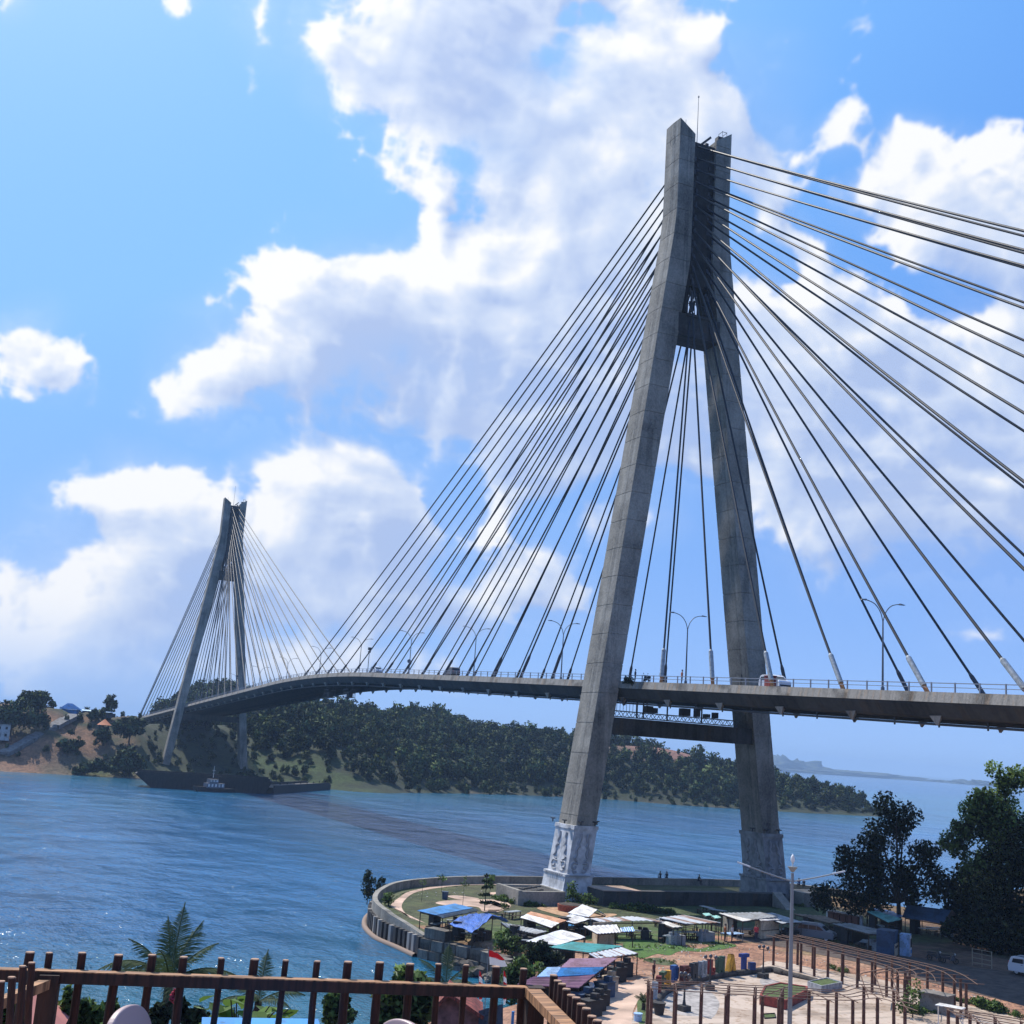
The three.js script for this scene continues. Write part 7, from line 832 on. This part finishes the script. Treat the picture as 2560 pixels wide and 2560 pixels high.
// ───────────── plants and huts on the slope below the terrace ─────────────
{
  const slope = (x, y, t) => { const d = ray(x * 1.325, y * 1.325), p = CAM.clone().addScaledVector(d, t); return V(p.x, nearH(p.x, p.z), p.z); };
  const frondMat = leafMat('palm_leaf', [0.055, 0.085, 0.035], 0.35), frondGeo = (len, droop, seed) => { const r = rng(seed), g = new MB(), pts = []; for (let i = 0; i <= 12; i++) { const t = i / 12; pts.push(V(len * t * (1 - 0.18 * droop * t), len * (0.42 * t - droop * 0.62 * t * t), 0)); } const cv = new THREE.CatmullRomCurve3(pts); g.add(new THREE.TubeGeometry(cv, 14, 0.022, 4)); for (let i = 2; i < 46; i++) { const t = i / 46, p = cv.getPoint(t), tan = cv.getTangent(t), L = len * 0.27 * sin(PI * min(1, 0.18 + t * 0.86)) * (0.85 + 0.3 * r()); for (const s of [1, -1]) { const e = p.clone().addScaledVector(tan, L * 0.55).add(V(0, -L * (0.35 + 0.3 * r()), s * L * 0.75)), m = p.clone().lerp(e, 0.5).add(V(0, L * 0.1, 0)), w = tan.clone().multiplyScalar(0.021 * len / 2.5); g.tri(p.clone().sub(w), p.clone().add(w), m.clone().add(w), m.clone().sub(w)); g.tri(m.clone().sub(w), m.clone().add(w), e); } } const q = g.geo(); q.setAttribute('color', new THREE.Float32BufferAttribute(new Float32Array(q.attributes.position.count * 3).fill(1), 3)); return q; };
  function palm(label, base, crownY, fronds) { const t = thing('palm_tree', label, 'palm tree', base, 0, 'palms below the fence'), h = crownY - base.y, b = new MB(), pts = []; for (let i = 0; i <= 6; i++) pts.push(V(0.25 * sin(i / 6 * 2), -0.3 + (h + 0.3) * i / 6, 0)); b.add(new THREE.TubeGeometry(new THREE.CatmullRomCurve3(pts), 18, 0.15, 8)); b.build('trunk', M.bark, t); for (const [az, el, len, dr, s] of fronds) { const g = frondGeo(len, dr, s), m = new THREE.Mesh(g, frondMat); m.name = 'frond'; m.position.copy(pts[6]); m.rotation.set(0, az, el, 'YZX'); m.castShadow = true; t.add(m); } return t; }
  const view = Math.atan2(-RGT.z, RGT.x);    // turn of the picture's right
  { const b = slope(318, 1845, 46), c = onPlane(318 * 1.325, 1848 * 1.325, b); palm('large coconut palm rising behind the left part of the fence', b, c.y, [[view + PI / 2, 0.95, 2.7, 0.25, 1], [view, 0.62, 2.3, 0.55, 2], [view + PI, 0.62, 2.3, 0.6, 3], [view + 0.35, 0.1, 2.6, 0.7, 4], [view + PI - 0.3, 0.15, 2.6, 0.7, 5], [view + PI + 0.6, 0.1, 2.9, 0.7, 6], [view - 0.5, 0.0, 2.5, 0.6, 7], [view - PI / 2, 0.5, 2.5, 0.5, 8], [view + PI / 2 - 0.5, 0.75, 2.5, 0.4, 9], [view + PI / 2 + 0.5, 0.8, 2.5, 0.4, 10], [view - 1.2, -0.3, 2.3, 0.5, 11], [view + 2.2, -0.1, 2.5, 0.6, 12], [view + PI - 0.15, 0.25, 3.3, 1.0, 13], [view + 0.2, 0.2, 3.2, 1.0, 14], [view + PI + 0.9, 0.2, 3.0, 0.9, 15]]); }
  { const b = slope(485, 1890, 52), c = onPlane(485 * 1.325, 1888 * 1.325, b); palm('smaller palm behind the fence right of the large palm', b, c.y, [[view + 0.4, 0.2, 2.2, 0.8, 21], [view + PI - 0.4, 0.3, 2.2, 0.8, 22], [view + PI / 2, 0.9, 2.2, 0.4, 23], [view - 0.6, 0.1, 2.1, 0.8, 24], [view + PI + 0.6, 0.1, 2.1, 0.8, 25], [view - 1.6, 0.3, 2.0, 0.7, 26]]); }
  { const b = slope(838, 1850, 60), c = onPlane(840 * 1.325, 1856 * 1.325, b); palm('young palm between the round tree and the flag', b, c.y, [[view + 0.3, 0.5, 2.0, 0.7, 31], [view + PI - 0.3, 0.6, 2.0, 0.7, 32], [view + PI / 2, 1.0, 2.0, 0.4, 33], [view + PI + 0.5, 0.2, 1.9, 0.8, 34], [view - 0.6, 0.2, 2.0, 0.8, 35]]); }
  { const b = q1(25, 880, G); const p = palm('small spiky palm in the kerbed bed beside the footpath', V(b.x, G, b.z), G + 0.5, [...Array(11)].map((_, i) => [i * 0.63, 0.5 + 0.25 * (i % 3), 1.0, 0.8, 60 + i])); pave('bed', [[-40, 800], [20, 740], [70, 760], [80, 900], [60, 1080], [-10, 1080]].map(([x, y]) => q1(x, y, G)), G + 0.05, M.turf); const k = q1(-30, 1040, G), m = new MB(); m.cyl(V(k.x, G, k.z), V(k.x, G + 0.5, k.z), 0.28, 0.3, 12); m.cyl(V(k.x, G + 0.5, k.z), V(k.x, G + 0.56, k.z), 0.33, 0.33, 12); one(m, 'bucket', R.pale, 'pale blue bucket beside the small spiky palm', 'bucket'); }
  const bush = (label, px, py, t, blobs, o) => { const b = slope(px, py, t); return plant(o?.name ?? 'bush', label, 'bush', b, fromPx(b, blobs), { n: 1600, leaf: 0.12, trunk: 0.1, trunkH: 1.2, lumps: 9, ...o }); };
  bush('round dark leafy tree behind the fence left of the red roof', 765, 1890, 50, [[770, 1850, 30, 0.8], [740, 1880, 30], [790, 1870, 30], [770, 1905, 44], [735, 1915, 26], [805, 1900, 26]], { seed: 101, n: 4200, mat: M.leafMid, leaf: 0.15, name: 'tree' });
  bush('upright green bush between the small palm and the dark tree', 635, 1900, 55, [[632, 1885, 22, 1.1], [640, 1905, 26], [625, 1915, 20], [655, 1918, 14]], { seed: 102, n: 2000, leaf: 0.14 });
  bush('broad dark-leaved creeper covering the slope at lower left', 150, 1925, 34, [[125, 1915, 20], [150, 1905, 16], [175, 1912, 18], [205, 1905, 16], [140, 1935, 26], [190, 1935, 26], [235, 1930, 20]], { seed: 103, n: 3200, leaf: 0.13, mat: M.leafMid });
  bush('tall thin shrub beside the left corner post', 125, 1890, 30, [[126, 1880, 8, 1.6], [124, 1896, 9, 1.4], [130, 1910, 9]], { seed: 104, n: 420, leaf: 0.09 });
  bush('light green shrub in the left corner behind the fence return', 20, 1915, 24, [[20, 1905, 14], [8, 1920, 18], [30, 1922, 14]], { seed: 105, n: 900, leaf: 0.1, mat: M.leafLight });
  bush('dark greenery under the large palm', 340, 1925, 44, [[300, 1915, 18], [340, 1905, 18], [370, 1925, 20], [280, 1935, 20]], { seed: 106, n: 1800, leaf: 0.14, mat: M.leafDark });
  { const b = slope(330, 1895, 40); plant('flowering_shrub', 'small shrub with pink flowers beside the palm trunk', 'shrub', b, fromPx(b, [[334, 1876, 7, 0.8], [328, 1882, 6]]), { n: 160, leaf: 0.1, seed: 107, mat: leafMat('pink_petals', [0.45, 0.05, 0.10], 0.3) }); }
  { const b = slope(230, 1905, 34); plant('flowering_shrub', 'shrub with orange flowers left of the palm', 'shrub', b, fromPx(b, [[231, 1908, 6, 0.7], [226, 1912, 5]]), { n: 110, leaf: 0.08, seed: 108, mat: leafMat('orange_petals', [0.40, 0.14, 0.04], 0.3) }); }
  { // large-leaved young tree just behind the fence
    const b = slope(440, 1930, 12.5), t = thing('broad_leaf_plant', 'young tree with big bright green leaves just behind the fence', 'plant', b), r = rng(61); const list = [[395, 1890], [412, 1884], [430, 1880], [448, 1886], [470, 1898], [490, 1905], [520, 1896], [545, 1905], [385, 1910], [405, 1915], [425, 1905], [455, 1912], [480, 1920], [510, 1915], [535, 1922], [560, 1912], [440, 1898], [500, 1890], [465, 1932], [400, 1930], [210, 1925], [225, 1932], [470, 1880]]; const st = new MB(); const c = onPlane(450 * 1.325, 1935 * 1.325, b).sub(b); st.cyl(V(0, -0.2, 0), V(c.x, c.y - 0.2, c.z), 0.05, 0.03, 7);
    list.forEach(([x, y], i) => { const p = onPlane(x * 1.325, y * 1.325, b).sub(b); p.x += (r() - 0.5) * 0.5; st.cyl(V(c.x, c.y - 0.25, c.z), p, 0.012, 0.006, 5); const L = 0.17 + r() * 0.09, az = r() * 6.3, tip = V(cos(az) * L, -L * (0.2 + 0.7 * r()), sin(az) * L), sd = V(-sin(az), 0, cos(az)).multiplyScalar(L * 0.42), up = V(0, 0.02, 0), g = new MB(), m0 = p.clone().addScaledVector(tip, 0.28), m1 = p.clone().addScaledVector(tip, 0.7), e = p.clone().add(tip); for (const s of [1, -1]) { const a = m0.clone().addScaledVector(sd, s).add(up), d = m1.clone().addScaledVector(sd, s * 0.72).add(up); s > 0 ? g.tri(p, m0, a).tri(m0, m1, d, a).tri(m1, e, d) : g.tri(p, a, m0).tri(m0, a, d, m1).tri(m1, d, e); } const q = g.geo(); q.setAttribute('color', new THREE.Float32BufferAttribute(new Float32Array(q.attributes.position.count * 3).fill(0.8 + 0.5 * r()), 3)); const o = new THREE.Mesh(q, M.leafLight); o.name = 'leaf'; o.castShadow = true; t.add(o); }); st.build('stem', M.bark, t); }
  { // hut with a red roof
    const b = slope(860, 1920, 46), ax = RGT.clone().setY(0).normalize(), ap = onPlane(846 * 1.325, 1877 * 1.325, b), el = onPlane(826 * 1.325, 1898 * 1.325, b), er = onPlane(912 * 1.325, 1922 * 1.325, b), n = V(b.x - CAM.x, 0, b.z - CAM.z).normalize(), w = wthing('red_roof_hut', 'small hut with a dusty red gabled roof behind the fence', 'hut', b), tile = mat('red_roof_tile', [0.34, 0.075, 0.055], 0.8, { map: sized(T.bark, 1.2) }), wall = mat('rose_wall', [0.26, 0.115, 0.11], 0.85, { map: sized(T.grain, 2) }); const bk = (p) => p.clone().addScaledVector(n, 2.6);
    const rf = new MB(); rf.sheet(ap.clone(), bk(ap), bk(er), er.clone(), 4, 12, 0.07, (u, v) => 0.02 * sin(v * 60)); rf.build('roof', tile, w); const r2 = new MB(); r2.sheet(el.clone(), bk(el), bk(ap), ap.clone(), 4, 8, 0.07, (u, v) => 0.02 * sin(v * 40)); r2.build('roof', tile, w); const g = new MB(), i = n.clone().multiplyScalar(0.25), lo = (p) => V(p.x, b.y - 0.3, p.z).add(i); g.hull([lo(el), lo(er), bk(lo(er)), bk(lo(el))], [el.clone().add(i), er.clone().add(i), bk(er), bk(el)]); g.tri(el.clone().add(i), er.clone().add(i), ap.clone().add(i)); g.build('wall', wall, w); const bb = new MB(); bb.bar(ap.clone().add(V(0, 0.02, 0)), er.clone().add(V(0, 0.02, 0)), 0.1, 0.12); bb.bar(ap.clone().add(V(0, 0.02, 0)), el.clone().add(V(0, 0.02, 0)), 0.1, 0.12); bb.build('barge_board', tile, w); }
  { const b = slope(60, 1905, 30), p = onPlane(66 * 1.325, 1893 * 1.325, b), w = wthing('red_shed', 'small rose red shed seen through the left fence return', 'shed', b), m = new MB(); m.box(b.x, (p.y + b.y) / 2 - 0.3, b.z, 1.2, p.y - b.y - 0.4, 1.2); m.build('wall', mat('rose_wall_b', [0.30, 0.11, 0.10], 0.85), w); const r = new MB(); r.add(new THREE.ConeGeometry(1.15, 0.5, 4).rotateY(0.6).translate(b.x, p.y, b.z)); r.build('roof', mat('rose_roof', [0.36, 0.12, 0.10], 0.8), w); }
  const red = mat('red_cloth', [0.60, 0.025, 0.03], 0.7), wht = mat('white_cloth', [0.72, 0.72, 0.73], 0.7);
  { const b = slope(922, 1870, 62), t = thing('flag', 'red and white flag flying on a pole by the stone wall', 'flag', b), P = (x, y) => onPlane(x * 1.325, y * 1.325, b).sub(b), a = P(922, 1793), m1 = P(923, 1805), d = P(924, 1820), e = P(938, 1797), m2 = P(952, 1812), k = P(957, 1824), pl = new MB(); pl.cyl(V(a.x, 0, a.z), V(a.x, a.y + 0.15, a.z), 0.03, 0.02, 7); pl.build('pole', M.galv, t); const w = (u, v) => 0.05 * sin(u * 6 + v) * u; const f1 = new MB(); f1.sheet(a, e, m2, m1, 12, 5, 0.012, w); f1.build('red_stripe', red, t); const f2 = new MB(); f2.sheet(m1, m2, k, d, 12, 5, 0.012, w); f2.build('white_stripe', wht, t); }
  for (const [x, y0, y1, t, label] of [[904, 1832, 1895, 54, 'left tall red and white feather banner behind the fence'], [950, 1832, 1895, 54, 'middle tall red and white feather banner behind the fence'], [985, 1832, 1878, 54, 'right red and white feather banner partly behind a fence post']]) { const b = slope(x, y1, t), g = thing('feather_banner', label, 'banner', b, 0, 'red and white banners behind the fence'), P = (px, py) => onPlane(px * 1.325, py * 1.325, b).sub(b), n = 6, pl = new MB(); const top = P(x, y0); pl.cyl(V(P(x - 1, y1 + 30).x, 0, P(x - 1, y1 + 30).z), top, 0.02, 0.012, 6); pl.build('pole', M.galv, g); for (let i = 0; i < n; i++) { const yA = lerp(y0, y1, i / n), yB = lerp(y0, y1, (i + 1) / n), wA = 1 + 6 * pow(sin(PI * min(1, (i + 0.35) / (n + 0.6))), 0.6), wB = 1 + 6 * pow(sin(PI * min(1, (i + 1.35) / (n + 0.6))), 0.6), m = new MB(); m.sheet(P(x, yA), P(x + wA, yA + 2), P(x + wB, yB + 2), P(x, yB), 4, 3, 0.01, (u, v) => 0.02 * sin(u * 4 + i)); m.build(i % 2 ? 'white_band' : 'red_band', i % 2 ? wht : red, g); } }
  { const b = slope(930, 1920, 46), P = (x, y) => onPlane(x * 1.325, y * 1.325, b), m = new MB(); m.sheet(P(903, 1908), P(949, 1895), P(949, 1960), P(903, 1960), 24, 4, 0.03, (u) => 0); one(m, 'screen_panel', col('slate_sheet', [0.075, 0.10, 0.15], 0.6), 'slate blue sheet screen behind the fence below the banners', 'screen'); }
  for (const [x, y, rr, label] of [[979, 1906, 3.5, 'blue plastic barrel right of the slate screen'], [968, 1911, 2.5, 'small blue drum left of the blue barrel']]) { const b = slope(x, y, 70), p = onPlane(x * 1.325, y * 1.325, b), d = p.distanceTo(CAM), R_ = rr * 1.325 * d / FOC, m = new MB(); m.cyl(V(p.x, b.y, p.z), V(p.x, p.y + R_, p.z), R_, R_, 14); m.cyl(V(p.x, p.y + R_ * 0.7, p.z), V(p.x, p.y + R_ * 0.85, p.z), R_ * 1.05, R_ * 1.05, 14); one(m, 'barrel', R.blue, label, 'barrel'); }
}
renderer.render(scene, camera);
